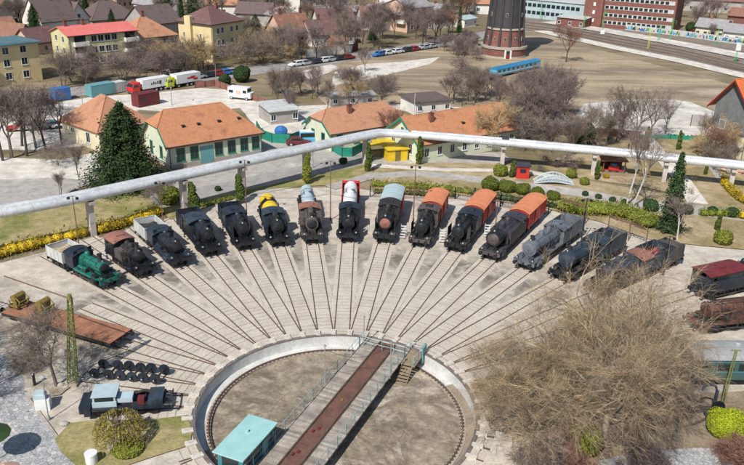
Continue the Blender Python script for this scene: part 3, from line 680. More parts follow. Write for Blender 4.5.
    for s in(-1,1):
        ya,yb=sorted((s*cw,s*(cw-.06)));b.box(x0,x1,ya,yb,rbz-.2,2.45);b.box(x1-.45,x1,ya,yb,2.45,hc-.25);b.box(x0,x0+.35,ya,yb,2.45,hc-.25);b.box(x0+.35,x1-.45,ya,yb,hc-.55,hc-.25)
    b.box(x1-.06,x1-.001,-cw+.06,-rb*.75,rbz,hc-.25);b.box(x1-.06,x1-.001,rb*.75,cw-.06,rbz,hc-.25);b.box(x1-.06,x1-.001,-rb*.75,rb*.75,hb+rb*.6,hc-.2)
    b.box(x0,x1,-cw+.06,cw-.06,rbz-.15,rbz-.08)
    if not lt or g('closed'): b.box(x0,x0+.05,-cw+.06,cw-.06,rbz-.08,2.7);b.box(x0,x0+.05,-cw+.06,-.5,2.7,hc-.3);b.box(x0,x0+.05,.5,cw-.06,2.7,hc-.3)
    cabo=b.build('cab',cc,T)
    b=MB()
    for y in(-cw*.7,cw*.7): b.box(x1-.0,x1+.012,y-.22,y+.22,2.6,3.1)
    for s in(-1,1): b.box(x0+.9,x1-.47,s*(cw-.03)-.008,s*(cw-.03)+.008,2.47,hc-.57)
    b.build('window','glass_dark',cabo)
    b=MB();n=9;pr=[];ro_=cw+.07
    rise=g('rise',.32)
    for k in range(n+1): t=-1+2*k/n;pr.append((t*ro_,hc-.26+rise*(1-t*t)))
    pr2=[(y,z-.06) for y,z in reversed(pr)]
    b.xprism(pr+pr2,x0-.25,x1+.22);roof=b.build('roof',cr,cabo)
    b=MB();b.box((x0+x1)/2-.45,(x0+x1)/2+.35,-.45,.45,hc+rise-.32,hc+rise-.16);b.build('roof_vent',g('vent',cr),cabo)
    b=MB()
    for s in(-1,1):
        for k in range(3): b.box(x0+.12,x0+.5,s*cw-.14,s*cw+.02,.45+.3*k,.48+.3*k)
        for xx in (x0+.1,x0+.5): b.box(xx,xx+.03,s*cw-.04,s*cw-.01,.4,1.3)
    b.build('cab_steps',cf,cabo)
    # tender
    if lt:
        k=g('tender','box');x1t=-le-.25;x0t=x1t-lt
        tn=bpy.data.objects.new('tender',None);col.objects.link(tn);tn.parent=T;tn.empty_display_size=.4
        ct=g('tcol','black');tw=g('tw',2.6);th=g('th',2.85)*.92
        underframe(tn,x0t,x1t,g('tax',3 if lt<4.5 else 4),mt=g('tframe','black'),zf=1.12)
        if k=='box':
            boxwagon(tn,x0t+.05,x1t-.1,tw,1.12,th,True,ct,g('fill','coal'))
        elif k=='coal':      # long tender with raised coal bunker and rear water tank
            boxwagon(tn,x0t+lt*.38,x1t-.1,tw,1.12,th+.25,True,ct,g('fill','coal'),ribs=False)
            b=MB();b.box(x0t+.05,x0t+lt*.38,-tw/2,tw/2,1.12,th-.1);b.cyl((x0t+lt*.2,0,th-.1),(x0t+lt*.2,0,th+.05),.32,n=12);b.box(x0t+.1,x0t+lt*.38,-tw/2+.1,-tw/2+.16,th-.1,th);b.box(x0t+.1,x0t+lt*.38,tw/2-.16,tw/2-.1,th-.1,th);b.build('water_tank',g('tcol2',ct),tn)
            b=MB()
            for s in(-1,1):
                for q in range(int(lt/.9)): x=x0t+.3+q*.9;b.box(x,x+.03,s*tw/2-.012,s*tw/2+.012,1.15,th-.15)
            b.build('rivet_strips',ct,tn)
        elif k=='round':     # half-round (vanderbilt) body
            b=MB();n=10;pr=[(-tw/2,1.12)]+[(-tw/2*math.cos(PI*q/n),1.75+(th-1.75)*math.sin(PI*q/n)) for q in range(n+1)]+[(tw/2,1.12)];b.xprism(pr,x0t+.05,x1t-1.4);smooth_angle(b.build('tender_body',ct,tn),30)
            boxwagon(tn,x1t-1.4,x1t-.1,tw,1.12,th+.1,True,ct,g('fill','coal'),ribs=False,pre='bunker')
        b=MB();
        for s in(-1,1): b.tube([(x0t-.03,s*1.0,1.3),(x0t-.03,s*1.0,th-.1)],.03,4);
        b.build('ladder',ct,tn)
        buffers(tn,x0t,-1)
        if g('trail'): pass
    else: buffers(T,-le,-1)
    return T
def railcar(name,label,cat,a,rf,L,kind,S={},group=None,axles=2):
    T=thing(name,label,cat,(TX+math.cos(R(a))*(rf+L/2),TY+math.sin(R(a))*(rf+L/2),.06),R(a+180),group)
    x0,x1=-L/2,L/2;g=S.get;w2=g('w',2.55)/2
    underframe(T,x0,x1,axles,mt=g('frame','black'))
    buffers(T,x1,1);buffers(T,x0,-1)
    if kind=='van':
        z1=g('h',3.1);b=MB();b.box(x0,x1,-w2,w2,1.0,z1)
        n=int(L/.75)
        for k in range(n+1):
            x=x0+.04+(L-.08)*k/n
            for s in(-1,1): b.box(x-.035,x+.035,s*w2-(.05 if s<0 else 0),s*w2+(.05 if s>0 else 0),1.0,z1)
        # arched ends
        m=8;pr=[(w2*(-1+2*k/m),z1+.42*(1-(-1+2*k/m)**2)) for k in range(m+1)];b.xprism(pr,x0+.02,x1-.02)
        b.build('van_body',g('col','red_paint'),T)
        b=MB();pr=[((w2+.1)*(-1+2*k/m),z1+.02+.44*(1-(-1+2*k/m)**2)) for k in range(m+1)];b.xprism(pr+[(y,z+.05) for y,z in reversed(pr)],x0-.12,x1+.12)
        for k in range(1,5): x=x0+L*k/5;b.xprism([(y,z+.05) for y,z in pr]+[(y,z+.075) for y,z in reversed(pr)],x-.03,x+.03)
        b.build('roof',g('roof','orange_roof_sheet'),T)
        for s in(-1,1):
            b=MB();b.box(-.85,.85,s*(w2+.08)-.03,s*(w2+.08)+.03,1.05,z1-.12);b.box(-1.9,1.9,s*(w2+.08)-.02,s*(w2+.08)+.02,z1-.1,z1-.04);d=b.build('sliding_door',g('col','red_paint'),T)
            b=MB();b.box(.6,.68,s*(w2+.12)-.02,s*(w2+.12)+.02,1.5,2.2);b.build('handle','black',d)
        for xx,d in ((x1,1),(x0,-1)):
            b=MB();b.box(min(xx,xx+d*.03),max(xx,xx+d*.03),-.55,.55,2.2,2.7);b.build('window','glass_dark',T)
    elif kind=='tank':
        rr=g('r',1.05);z=g('z',2.15);b=MB();b.lathe([(.2,x0+.22),(rr*.7,x0+.28),(rr,x0+.45),(rr,x1-.45),(rr*.7,x1-.28),(.2,x1-.22)],(0,0,z),'x',24)
        smooth_angle(b.build('tank',g('col','yellow'),T),40)
        for f in g('bands',(.35,)):
            x=x0+L*f;b=MB();wb=g('bw',.5);b.lathe([(rr+.004,x-wb/2),(rr+.02,x-wb/2),(rr+.02,x+wb/2),(rr+.004,x+wb/2)],(0,0,z),'x',24);smooth_angle(b.build('band',g('bandmat','black'),T),40)
        b=MB();b.cyl((g('mx',0),0,z+rr-.1),(g('mx',0),0,z+rr+.25),.32,n=14);b.cyl((g('mx',0),0,z+rr+.25),(g('mx',0),0,z+rr+.3),.37,n=14);b.build('manhole',g('top',g('col','yellow')),T)
        b=MB()
        for x in(x0+.9,x1-.9):
            b.box(x-.12,x+.12,-.95,.95,1.0,1.35)
        b.build('saddle','black',T)
        b=MB()
        for s in(-1,1): b.box(x0+.4,x1-.4,s*(rr+.18)-.15,s*(rr+.18)+.15,z-.28,z-.25) if g('walk') else None
        b.box(-.8,.8,-.5,-.48,z+rr-.1,z+rr+.02);b.box(-.8,.8,.48,.5,z+rr-.1,z+rr+.02)
        for s in(-1,1): b.tube([(0.3,s*(rr+.12),1.0),(.3,s*(rr+.1),z+.4),(.3,s*.5,z+rr)],.03,4);b.tube([(-.1,s*(rr+.12),1.0),(-.1,s*(rr+.1),z+.4),(-.1,s*.5,z+rr)],.03,4)
        b.build('ladder',g('lad','black'),T)
        if g('redend'):
            b=MB();b.box(x0-.02,x0+.1,-1.2,1.2,1.0,3.0);b.box(x0+.1,x0+1.1,-1.2,-1.1,1.0,2.9);b.box(x0+.1,x0+1.1,1.1,1.2,1.0,2.9);b.box(x0+.1,x0+.75,-1.1,1.1,2.9,2.98);b.box(x0+1.1,x1,-1.2,-1.1,1.0,1.5);b.box(x0+1.1,x1,1.1,1.2,1.0,1.5);b.build('end_screen','red_paint',T)
    return T
SP={
-6:dict(le=6.5,boiler='green_paint',cab='blueblack',roof='blueblack',frame='black',board='green_paint',smoke='green_paint',hb=2.35,rb=.66,hc=3.35,ch=.85,w=2.7,lt=3.4,tender='box',tcol='lightgrey',tframe='black',fill='sand',th=2.5,lc=1.6,nw=3,beam='green_paint',domes=(.35,)),
-5:dict(le=6.7,boiler='soot',cab='black',roof='brown_roof',hb=2.4,rb=.66,hc=3.75,ch=.9,w=2.75,tanks=.75,tankmat='browngrey',lc=2.2,nw=3),
-4:dict(le=6.6,boiler='blueblack',cab='blueblack',roof='slateblue',hb=2.35,rb=.72,hc=3.3,w=2.8,ch=.45,lt=3.8,tcol='lightgrey',fill='coal',th=2.7,lc=1.7,cyl='slateblue',board='slateblue'),
-3:dict(le=6.5,boiler='blueblack',cab='black',roof='slateblue',hc=3.8,lt=2.9,tender='box',tcol='blueblack',fill='redbrown',th=2.9,lc=2.3,tanks=.5),
-2:dict(le=6.6,boiler='blueblack',cab='blueblack',roof='blueblack',hc=3.8,lt=2.4,tender='box',tcol='blueblack',th=3.1,lc=1.9,defl=1),
-1:dict(le=5.4,boiler='blueblack',cab='slateblue',roof='slateblue',hc=3.75,lc=1.6,defl=1,nw=3,ch=.5),
0:dict(le=6.2,boiler='browngrey',cab='browngrey',roof='brown_roof',frame='soot',hc=3.75,lc=1.5,rb=.8,hb=2.7,tanks=.8,tankmat='browngrey',nw=3,ch=.4,wheelmat='black',smoke='browngrey',board='browngrey'),
1:dict(le=5.6,boiler='black',cab='blueblack',roof='blueblack',hc=3.85,lc=1.6,w=2.7,defl=1,nw=3),
2:dict(le=7.2,boiler='soot',cab='browngrey',roof='soot',board='browngrey',hc=3.85,lc=1.9,rb=.86,hb=2.75,tanks=.35,tankmat='soot',defl=1,door='redbrown'),
3:dict(le=6.9,boiler='soot',cab='browngrey',roof='browngrey',board='browngrey',hc=3.8,lc=1.7,rb=.82,hb=2.7,defl=1,vent='soot',beam='browngrey'),
4:dict(le=7.4,boiler='black',cab='slateblue',roof='blueblack',board='browngrey',hc=3.8,lc=2.0,rb=.82,hb=2.7,defl=1,tanks=.3),
5:dict(le=8.9,boiler='darkgrey',cab='darkgrey',roof='darkgrey',frame='darkgrey',hc=3.8,lc=1.9,rb=.95,hb=2.8,tanks=.78,tankmat='darkgrey',sb=1.0,nw=5,door='browngrey',beam='browngrey'),
6:dict(le=9.3,boiler='greyblue',cab='greyblue',roof='greyblue',frame='greyblue',smoke='greyblue',door='greyblue',hc=3.75,lc=1.8,rb=.92,hb=2.8,lt=4.4,tender='coal',tcol='greyblue',fill='browngrey',th=2.9,nw=5,cyl='greyblue',board='greyblue',pipes='greyblue',wheelmat='darkgrey',beam='greyblue'),
7:dict(le=8.4,boiler='slateblue',cab='slateblue',roof='slateblue',smoke='slateblue',door='slateblue',hc=3.75,lc=1.7,rb=.95,hb=2.8,lt=4.0,tender='coal',tcol='slateblue',fill='redbrown',th=3.0,nw=4,board='browngrey',pipes='slateblue'),
8:dict(le=8.2,boiler='slateblue',cab='slateblue',roof='redbrown',smoke='slateblue',hc=3.7,lc=1.8,rb=.9,hb=2.75,lt=6.2,tender='coal',tcol='slateblue',tcol2='browngrey',fill='darkred',th=3.0,nw=4),
}
LL={-6:'bright green steam engine coupled to a light grey open tender',
-5:'small black tank engine with a brown cab roof, right of the green engine',
-4:'blue-black steam engine with a pale grey open tender, third from the left',
-3:'black steam engine with a blueish cab roof and brown-filled tender, fourth from left',
-2:'blue-black steam engine with a short dark tender, just left of the yellow tanker',
-1:'short blue-black engine standing in front of the yellow tank wagon',
0:'brownish grey engine with a brown cab roof before the pale blue tank wagon',
1:'black engine with rounded smokebox in front of the white tank wagon with the red end',
2:'sooty brown-grey engine in front of the red van with the pale grey roof',
3:'rusty brown-grey engine in front of the leftmost orange-roofed red van',
4:'glossy black engine in front of the middle orange-roofed red van',
5:'big dark grey engine in front of the rightmost orange-roofed red van',
6:'long light grey-blue steam engine with matching tender and silver smokebox door',
7:'slate blue engine with a reddish-brown-filled tender, right of the light grey-blue one',
8:'slate blue engine half behind the bare tree, with a long dark red-topped tender'}
AN={-6:141.4,-5:134.2,-4:126.3,-3:118.9,-2:112.2,-1:105.3,0:98.1,1:90.6,2:83.3,3:75.9,4:68.3,5:61,6:53.3,7:45.9,8:38.5}
RF={-6:31.1,-5:30.8,-4:30.8,-3:31.8,-2:32,-1:31.9,0:32.2,1:32.6,2:32.9,3:32.7,4:32.9,5:32.7,6:32.7,7:32.9,8:33.2}
for i in range(-6,9):
    s=SP[i];loco(LL[i],ANX.get(i,ang(i)),RF[i],s['le'],s)
railcar('tank_wagon','yellow tank wagon with a black middle band behind a short blue-black engine','tank wagon',ANX[-1],38.0,4.6,'tank',dict(col='yellow',bands=(.55,),bw=1.1,r=1.05),None)
railcar('tank_wagon','pale blue-grey narrow tank wagon behind the brown-roofed engine','tank wagon',ang(0),39.2,6.6,'tank',dict(col='paleblue',bands=(.3,),bw=.12,bandmat='darkgrey',r=.85,z=2.2),None)
railcar('tank_wagon','white tank wagon with a tall red end screen behind a black engine','tank wagon',ang(1),39.0,8.2,'tank',dict(col='white',bands=(.38,.62),bw=.1,bandmat='silver',r=.9,z=2.2,redend=1,top='white',frame='darkred'),None)
railcar('goods_van','red goods van with a pale blue-grey roof','van',ang(2),41.0-.5,5.0,'van',dict(roof='bluegrey_sheet',h=2.9),'red goods vans behind the engines')
railcar('goods_van','red goods van with an orange roof, leftmost of the three orange ones','van',ang(3),40.4,5.2,'van',dict(h=2.85),'red goods vans behind the engines')
railcar('goods_van','red goods van with an orange roof, middle of the three orange ones','van',ang(4),41.0,6.4,'van',dict(h=2.85),'red goods vans behind the engines')
railcar('goods_van','red goods van with an orange roof, rightmost of the three orange ones','van',ang(5),42.4,7.0,'van',dict(h=2.85),'red goods vans behind the engines')
# two engines at the right edge
S9=dict(le=10,boiler='blueblack',cab='blueblack',roof='darkred',frame='black',hc=4.0,lc=5.0,rb=.9,hb=2.8,tanks=.5,tankmat='black',nw=5,board='darkred',beam='darkred',smoke='black',door='browngrey',defl=1,rise=.2)
def rotfree(o,loc,rz): o.location=loc;o.rotation_euler=(0,0,rz)
e=loco('black engine with dark red cab top at the right edge, behind the rusty one',31.2,32,10,S9)
p=G(697,299);rotfree(e,(p.x+10*math.cos(R(25)),p.y+10*math.sin(R(25)),.06),R(25))
e=loco('rusty red-brown engine at the right edge, in front of the black and dark red one',23.8,32,11,dict(le=11,boiler='rusty_black',cab='blueblack',roof='blueblack',frame='black',smoke='rusty_black',hc=3.7,lc=2.2,rb=.85,hb=2.55,tanks=.9,tankmat='rusty_black',nw=5,board='rusty_black',beam='darkred',door='rusty_black',domes=(.5,),ch=.3,wheelmat='black'))
p=G(692,331);rotfree(e,(p.x,p.y,.06),R(180+14))
# small white step ladders standing beside three engines
def steps(px,py,label,rz):
    q=G(px,py);T=thing('step_ladder',label,'steps',q,rz,'white step ladders by the engines')
    b=MB()
    for s in(-1,1): b.add([Vector((-.9,s*.35-.025,0)),Vector((-.8,s*.35-.025,0)),Vector((.55,s*.35-.025,1.5)),Vector((.45,s*.35-.025,1.5)),Vector((-.9,s*.35+.025,0)),Vector((-.8,s*.35+.025,0)),Vector((.55,s*.35+.025,1.5)),Vector((.45,s*.35+.025,1.5))],[(0,1,2,3),(7,6,5,4),(0,4,5,1),(3,2,6,7)]);b.box(.5,.56,s*.35-.03,s*.35+.03,0,1.5)
    b.build('side_rail','white',T)
    b=MB()
    for k in range(5): b.box(-.72+.27*k,-.46+.27*k,-.33,.33,.25*(k+1)-.02,.25*(k+1)+.02)
    b.build('tread','white',T)
for a,px,py,l in ((0,403,237,'white steps beside the engine of the grey-roofed van'),(0,442,241,'white steps beside the engine of the leftmost orange-roofed van'),(0,487,236,'white steps beside the middle orange-roofed van')): steps(px,py,l,R(80))
# ---------------------------------------------------------------- flat wagon with yellow machines
fl0=G(-8,302);A=G(2,312,1.1);B=G(111,343,1.1);d=(B-A);fa=math.atan2(d.y,d.x);LF=d.length
mid=(A+B)/2;nr=Vector((-math.sin(fa),math.cos(fa),0));mid=mid+nr*1.35
FT=thing('flat_wagon','long flat wagon with a rusty red-brown deck carrying yellow machines','flat wagon',(mid.x,mid.y,.06),fa)
b=MB()
x=-LF/2
rnd=random.Random(5)
while x<LF/2-.05: b.box(x,min(x+.24,LF/2),-1.42,1.42,1.0,1.05+rnd.uniform(0,.015));x+=.25
b.build('deck','rust_orange',FT)
b=MB();b.box(-LF/2,LF/2,-1.45,-1.3,.7,1.0);b.box(-LF/2,LF/2,1.3,1.45,.7,1.0);b.box(-LF/2+3,LF/2-3,-1.2,-1.05,.45,.9);b.box(-LF/2+3,LF/2-3,1.05,1.2,.45,.9);b.box(-LF/2,-LF/2+.15,-1.4,1.4,.65,.99);b.box(LF/2-.15,LF/2,-1.4,1.4,.65,.99);b.box(-LF/2+.2,LF/2-.2,-.3,.3,.7,.99);b.build('frame','soot',FT)
for xx in(-LF/2+1.2,-LF/2+2.8,LF/2-2.8,LF/2-1.2):
    for s in(-1,1): wheel(.42,FT,xx,s*.76,.5,False)
buffers(FT,LF/2,1,.95);buffers(FT,-LF/2,-1,.95)
def machine(px,py,label):
    q=G(px,py,1.12);T=thing('rail_machine',label,'machine',q,fa,'yellow machines on the flat wagon');T.scale=(.8,.8,.72)
    b=MB();b.box(-.75,.75,-.9,-.72,.25,.5);b.box(-.75,.75,.72,.9,.25,.5);b.box(-.75,-.6,-.9,.9,.25,.5);b.box(.6,.75,-.9,.9,.25,.5);b.box(-.3,.3,-.7,.7,.45,.95);b.build('chassis','old_yellow',T)
    b=MB();b.box(-.45,.35,-.75,.75,.95,1.45);b.cyl((-.05,-.8,1.5),(-.05,.8,1.5),.42,n=12);b.build('engine_cover','old_yellow',T)
    b=MB()
    for s in(-1,1): b.tube([(.6,s*.7,.4),(.9,s*.7,1.1),(.4,s*.7,1.6)],.08,6);b.tube([(-.6,s*.7,.4),(-.85,s*.7,1.0)],.08,6)
    b.box(.8,.95,-.75,.75,1.0,1.12);b.build('arm','old_yellow',T)
    for xx in(-.6,.6):
        for s in(-1,1): wheel(.25,T,xx,s*.8,.26,False)
    b=MB();b.cyl((.1,0,1.3),(.1,0,1.95),.05,n=8);b.build('exhaust','black',T)
machine(20,306,'yellow and black track machine near the left end of the rusty flat wagon')
machine(45,312,'yellow and black track machine right of the other one on the rusty flat wagon')
for k,(px,py) in enumerate(((21,323),(34,328),(44,331))):
    b=MB();b.lathe([(.02,.0),(.22,.05),(.28,.2),(.24,.38),(.02,.45)],(0,0,0),'z',12);o=b.build('white_marker','white');o.location=G(px,py);tag(o,['round white marker at the left below the rusty flat wagon','round white marker in the middle below the rusty flat wagon','round white marker nearest the bare tree below the rusty flat wagon'][k],'marker','round white markers below the flat wagon')
# ---------------------------------------------------------------- wheelsets
def wheelset(px,py,label,rz,r=.5):
    q=G(px,py);T=thing('wheelset',label,'wheelset',(q.x,q.y,.07),rz,'wheelsets standing on the track')
    for s in(-1,1):
        o=wheel(r,T,0,s*.75,r,False,'blueblack')
    b=MB();b.cyl((0,-1.05,r),(0,1.05,r),.085,n=10);b.build('axle','soot',T)
    b=MB();
    for s in(-1,1): b.cyl((0,s*1.05,r),(0,s*1.1,r),.06,n=8)
    b.build('axle_end','silver',T)
wa=R(168)
for k,(px,py) in enumerate(((99.7,373.5),(114.2,374.8),(125.5,375.8),(137,377),(148,378),(160.5,379.6))):
    wheelset(px,py,'dark wheelset, %s from the left in the row on the track'%['first','second','third','fourth','fifth','last'][k],wa+rnd.uniform(-.05,.05),[.44,.45,.47,.44,.46,.47][k])
# ---------------------------------------------------------------- rail truck with blue cab
A=G(85,418);B=G(164,413);d=B-A;ra=math.atan2(d.y,d.x);Lr=d.length
T=thing('rail_truck','low dark rail truck with a pale blue cab, behind the golden weeping tree','rail truck',((A.x+B.x)/2,(A.y+B.y)/2+.7,.06),ra)
b=MB();b.box(-Lr/2,Lr/2,-1.15,1.15,.75,.95);b.box(-Lr/2,Lr/2,-.5,.5,.5,.75);b.box(-Lr/2,-Lr/2+.5,-1.25,1.25,.4,1.1);b.build('chassis','blueblack',T)
b=MB();b.box(-Lr/2+.6,-Lr/2+2.4,-.9,.9,.95,1.4);b.box(-Lr/2+.65,-Lr/2+2.35,-.85,.85,1.4,1.85)
c_=b.build('cab','paleblue',T)
b=MB();b.box(-Lr/2+.55,-Lr/2+2.45,-.93,.93,1.85,1.92);b.build('roof','paleblue',c_)
b=MB();b.box(-Lr/2+.8,-Lr/2+2.2,-.875,-.855,1.45,1.78);b.box(-Lr/2+2.36,-Lr/2+2.37,-.7,.7,1.45,1.78);b.box(-Lr/2+.63,-Lr/2+.64,-.7,.7,1.45,1.78);b.build('window','glass_dark',c_)
b=MB();b.box(-Lr/2-.4,-Lr/2+.45,-1.0,1.0,.5,1.15);b.build('bonnet','blueblack',T)
b=MB();
for s in(-1,1): b.box(-Lr/2+2.8,Lr/2-.3,s*.75-.1,s*.75+.1,.95,1.15)
for k in range(8): x=-Lr/2+2.9+k*.5;b.box(x,x+.1,-.7,.7,.97,1.1)
b.tube([(0,.3,1.1),(1.4,.3,1.5),(2.4,.3,1.2)],.12,8);b.build('bed_frame','soot',T)
b=MB();b.box(-.6,.6,-.7,.3,1.15,1.5);b.build('tool_box','paleblue',T)
b=MB();b.box(1.0,1.5,-.9,-.3,.97,1.5);b.build('engine_block','darkred',T)
b=MB();b.box(Lr/2-1.2,Lr/2-.1,-.9,.9,.96,1.35);b.build('rear_cover','slateblue',T)
for xx in(-Lr/2+1.0,-Lr/2+2.2,Lr/2-2.0,Lr/2-.9):
    for s in(-1,1): wheel(.4,T,xx,s*.76,.46,False)
buffers(T,Lr/2,1,.85)
# ---------------------------------------------------------------- green coach at right edge
A=G(684,389);B=G(790,389);ca=0.0
T=thing('passenger_coach','dark green passenger coach with a pale grey curved roof at the right edge','coach',(A.x+8.4,A.y+1.5,.06),R(2))
x0,x1=-8.2,8.2;w2=1.4
b=MB();b.box(x0,x1,-w2,w2,1.0,1.85);b.box(x0,x1,-w2,w2,2.55,2.95)
nw_=9;W=(x1-x0)/nw_
for s in(-1,1):
    ya,yb=sorted((s*w2,s*(w2-.05)))
    for k in range(nw_+1): xa=x0+W*k-.28;b.box(max(x0,xa),min(x1,xa+.56),ya,yb,1.85,2.55)
b.box(x0,x0+.05,-w2+.05,w2-.05,1.85,2.55);b.box(x1-.05,x1,-w2+.05,w2-.05,1.85,2.55)
bd=b.build('coach_body','coach_green',T)
b=MB()
for s in(-1,1): b.box(x0+.05,x1-.05,s*(w2+.008)-.006,s*(w2+.008)+.006,1.72,1.82);b.box(x0+.05,x1-.05,s*(w2+.008)-.006,s*(w2+.008)+.006,2.68,2.76)
b.build('trim_strip','teal_wall',T)
for k in range(nw_):
    for s in (-1,1):
        b=MB();xa=x0+W*k+.28;b.box(xa,xa+W-.56,s*(w2-.06)-.01,s*(w2-.06)+.01,1.85,2.55);b.build('window','glass_dark',T)
b=MB();m=12;pr=[((w2+.1)*math.sin(PI/2*(-1+2*k/m)),2.94+.62*math.cos(PI/2*(-1+2*k/m))) for k in range(m+1)];b.xprism(pr,x0-.1,x1+.1)
for k in range(1,10):
    x=x0+(x1-x0)*k/10;b.xprism([(y*1.01,2.94+(z-2.94)*1.02) for y,z in pr],x-.02,x+.02)
smooth_angle(b.build('roof','coach_roof',T),30)
for k in range(6):
    b=MB();x=x0+1.5+k*2.7;b.cyl((x,0,3.5),(x,0,3.68),.16,.2,10);b.build('roof_vent','lightgrey',T)
underframe(T,x0,x1,4,.46,mt='black');buffers(T,x0,-1)
# ================================================================ PIPELINE
def pipeline():
    P0=[(-45,220,5.3),(0,211.5,5.25),(60,201,5.2),(130,186,5.1),(200,171,5.0),(260,158,4.9),(320,145.5,4.7),(366,135.4,4.6),(380,132.8,4.55),(394,133.2,4.5),(440,136.5,4.3),(504,142,4.0),(560,147,3.9),(620,152.5,3.85),(690,160,3.8),(744,165.5,3.8),(820,174,3.8)]
    pts=[G(x,y,z) for x,y,z in P0]
    T=thing('heating_pipeline','pair of long silver pipes on tall piers, bending once, crossing the whole scene','pipeline',(pts[8].x,pts[8].y,0))
    o=Vector((pts[8].x,pts[8].y,0))
    for k,s in enumerate((-1,1)):
        path=[]
        for i,p in enumerate(pts):
            d=(pts[min(i+1,len(pts)-1)]-pts[max(i-1,0)]);n=Vector((-d.y,d.x,0)).normalized();path.append(p-o+n*s*.56)
        b=MB();m=16;vs=[]
        dens=[path[0]]
        for i in range(len(path)-1):
            q=max(1,int((path[i+1]-path[i]).length/3))
            for j in range(1,q+1): dens.append(path[i].lerp(path[i+1],j/q))
        for i,p in enumerate(dens):
            d=(dens[min(i+1,len(dens)-1)]-dens[max(i-1,0)]);n=Vector((-d.y,d.x,0)).normalized()
            for j in range(m): t=2*PI*j/m;vs.append(p+n*(.53*math.cos(t))+Vector((0,0,.53*math.sin(t))))
        b.add(vs,[(i*m+j,i*m+(j+1)%m,(i+1)*m+(j+1)%m,(i+1)*m+j) for i in range(len(dens)-1) for j in range(m)])
        smooth_angle(b.build('pipe','pipe',T),50)
        b=MB()
        for i in range(len(dens)-1):
            d=(dens[i+1]-dens[i]).normalized();p=dens[i];b.cyl(p-d*.03,p+d*.03,.537,n=16)
        b.build('pipe_bands','pier',T)
    def at(px):
        for i in range(len(P0)-1):
            if P0[i][0]<=px<=P0[i+1][0]:
                f=(px-P0[i][0])/(P0[i+1][0]-P0[i][0]);return pts[i].lerp(pts[i+1],f)-o,math.atan2(pts[i+1].y-pts[i].y,pts[i+1].x-pts[i].x)
    for px in (-20,87,181,240,305,366,421,504,596,668,735):
        p,a=at(px);b=MB();Tm=Matrix.Translation(p)@Matrix.Rotation(a,4,'Z');z=-p.z
        b.box(-.32,.32,-.42,.42,z,-.95,Tm);b.box(-.36,.36,-1.05,1.05,-.95,-.62,Tm);b.build('pier','pier',T)
        b=MB();b.box(-.15,.15,-.75,-.15,-.62,-.40,Tm);b.box(-.15,.15,.15,.75,-.62,-.40,Tm);b.build('pipe_saddle','rust',T)
    p,a=at(505);b=MB();b.box(-.5,.5,-.5,.5,.4,.85,Matrix.Translation(p)@Matrix.Rotation(a,4,'Z'));b.build('valve_box','darkgrey',T)
pipeline()
# ================================================================ VEGETATION
def bare_mesh(seed,H,spread,levels=5,twm='twig_brown',bm_='bark',upr=.5,first=.28,tw=900,droop=0,tr=.18,kids=(4,5,4,4,4),tlen=.8,trad=.013):
    rnd=random.Random(seed);tk=MB();cr=MB();ends=[]
    def seg(mb,a,b,r0,r1,n): mb.cyl(a,b,r0,r1,n,cap=False)
    def grow(p,d,L,r,lv):
        k=3;q=p;dd=d.copy();pts=[p]
        for i in range(k):
            dd=(dd+Vector((rnd.gauss(0,.13),rnd.gauss(0,.13),rnd.gauss(0,.07)+(.06*upr if lv<3 else -.05*droop)))).normalized();nq=q+dd*L/k
            ra=r*(1-.45*i/k);rb_=r*(1-.45*(i+1)/k)
            seg(tk if lv<=1 else cr,q,nq,ra,rb_,7 if lv==0 else 5 if lv==1 else 3)
            q=nq;pts.append(q)
        if lv>=levels-1: ends.append((pts,dd));return
        nk=kids[min(lv,len(kids)-1)]
        for c in range(nk):
            f=rnd.uniform(.35,1.0) if c else 1.0
            i=min(k-1,int(f*k));base=pts[i].lerp(pts[i+1],f*k-i) if i<k else pts[-1]
            ax=Vector((rnd.gauss(0,1),rnd.gauss(0,1),rnd.gauss(0,.5)));ax=(ax-dd*ax.dot(dd)).normalized()
            an=rnd.uniform(.35,.95)*spread;nd=(dd*math.cos(an)+ax*math.sin(an)+Vector((0,0,.18*upr-.12*droop))).normalized()
            grow(base,nd,L*rnd.uniform(.55,.8),r*rnd.uniform(.42,.58),lv+1)
    # trunk then main limbs
    top=Vector((rnd.gauss(0,.03)*H,rnd.gauss(0,.03)*H,H*first));seg(tk,Vector((0,0,-.1)),top,tr*1.15,tr*.85,9)
    n0=kids[0]
    for c in range(n0):
        az=2*PI*c/n0+rnd.uniform(-.4,.4);an=(.18 if c==0 else rnd.uniform(.4,.75))*spread
        d=Vector((math.sin(an)*math.cos(az),math.sin(an)*math.sin(az),math.cos(an)));grow(top-Vector((0,0,rnd.uniform(0,.15)*H*first)),d,H*.36*rnd.uniform(.85,1.1),tr*.6,1)
    per=max(1,tw//max(1,len(ends)))
    for pts,dd in ends:
        for j in range(per):
            i=rnd.randrange(len(pts)-1);p=pts[i].lerp(pts[i+1],rnd.random())
            v=(dd+Vector((rnd.gauss(0,.6),rnd.gauss(0,.6),rnd.gauss(0,.45)+.15*upr))).normalized();L=tlen*rnd.uniform(.5,1.2)
            if droop:
                q=p;rr=trad
                for s_ in range(3):
                    v=(v+Vector((0,0,-.28*droop))).normalized();nq=q+v*L/2.2;seg(cr,q,nq,rr,rr*.7,3);q=nq;rr*=.75
            else:
                m_=p+v*L*.55+Vector((rnd.gauss(0,.04),rnd.gauss(0,.04),0));seg(cr,p,m_,trad,trad*.8,3);seg(cr,m_,p+v*L,trad*.8,trad*.45,3)
                v2=(v+Vector((rnd.gauss(0,.6),rnd.gauss(0,.6),rnd.gauss(0,.4)))).normalized();seg(cr,m_,m_+v2*L*.5,trad*.8,trad*.4,3)
    return tk,cr
PROTO={}
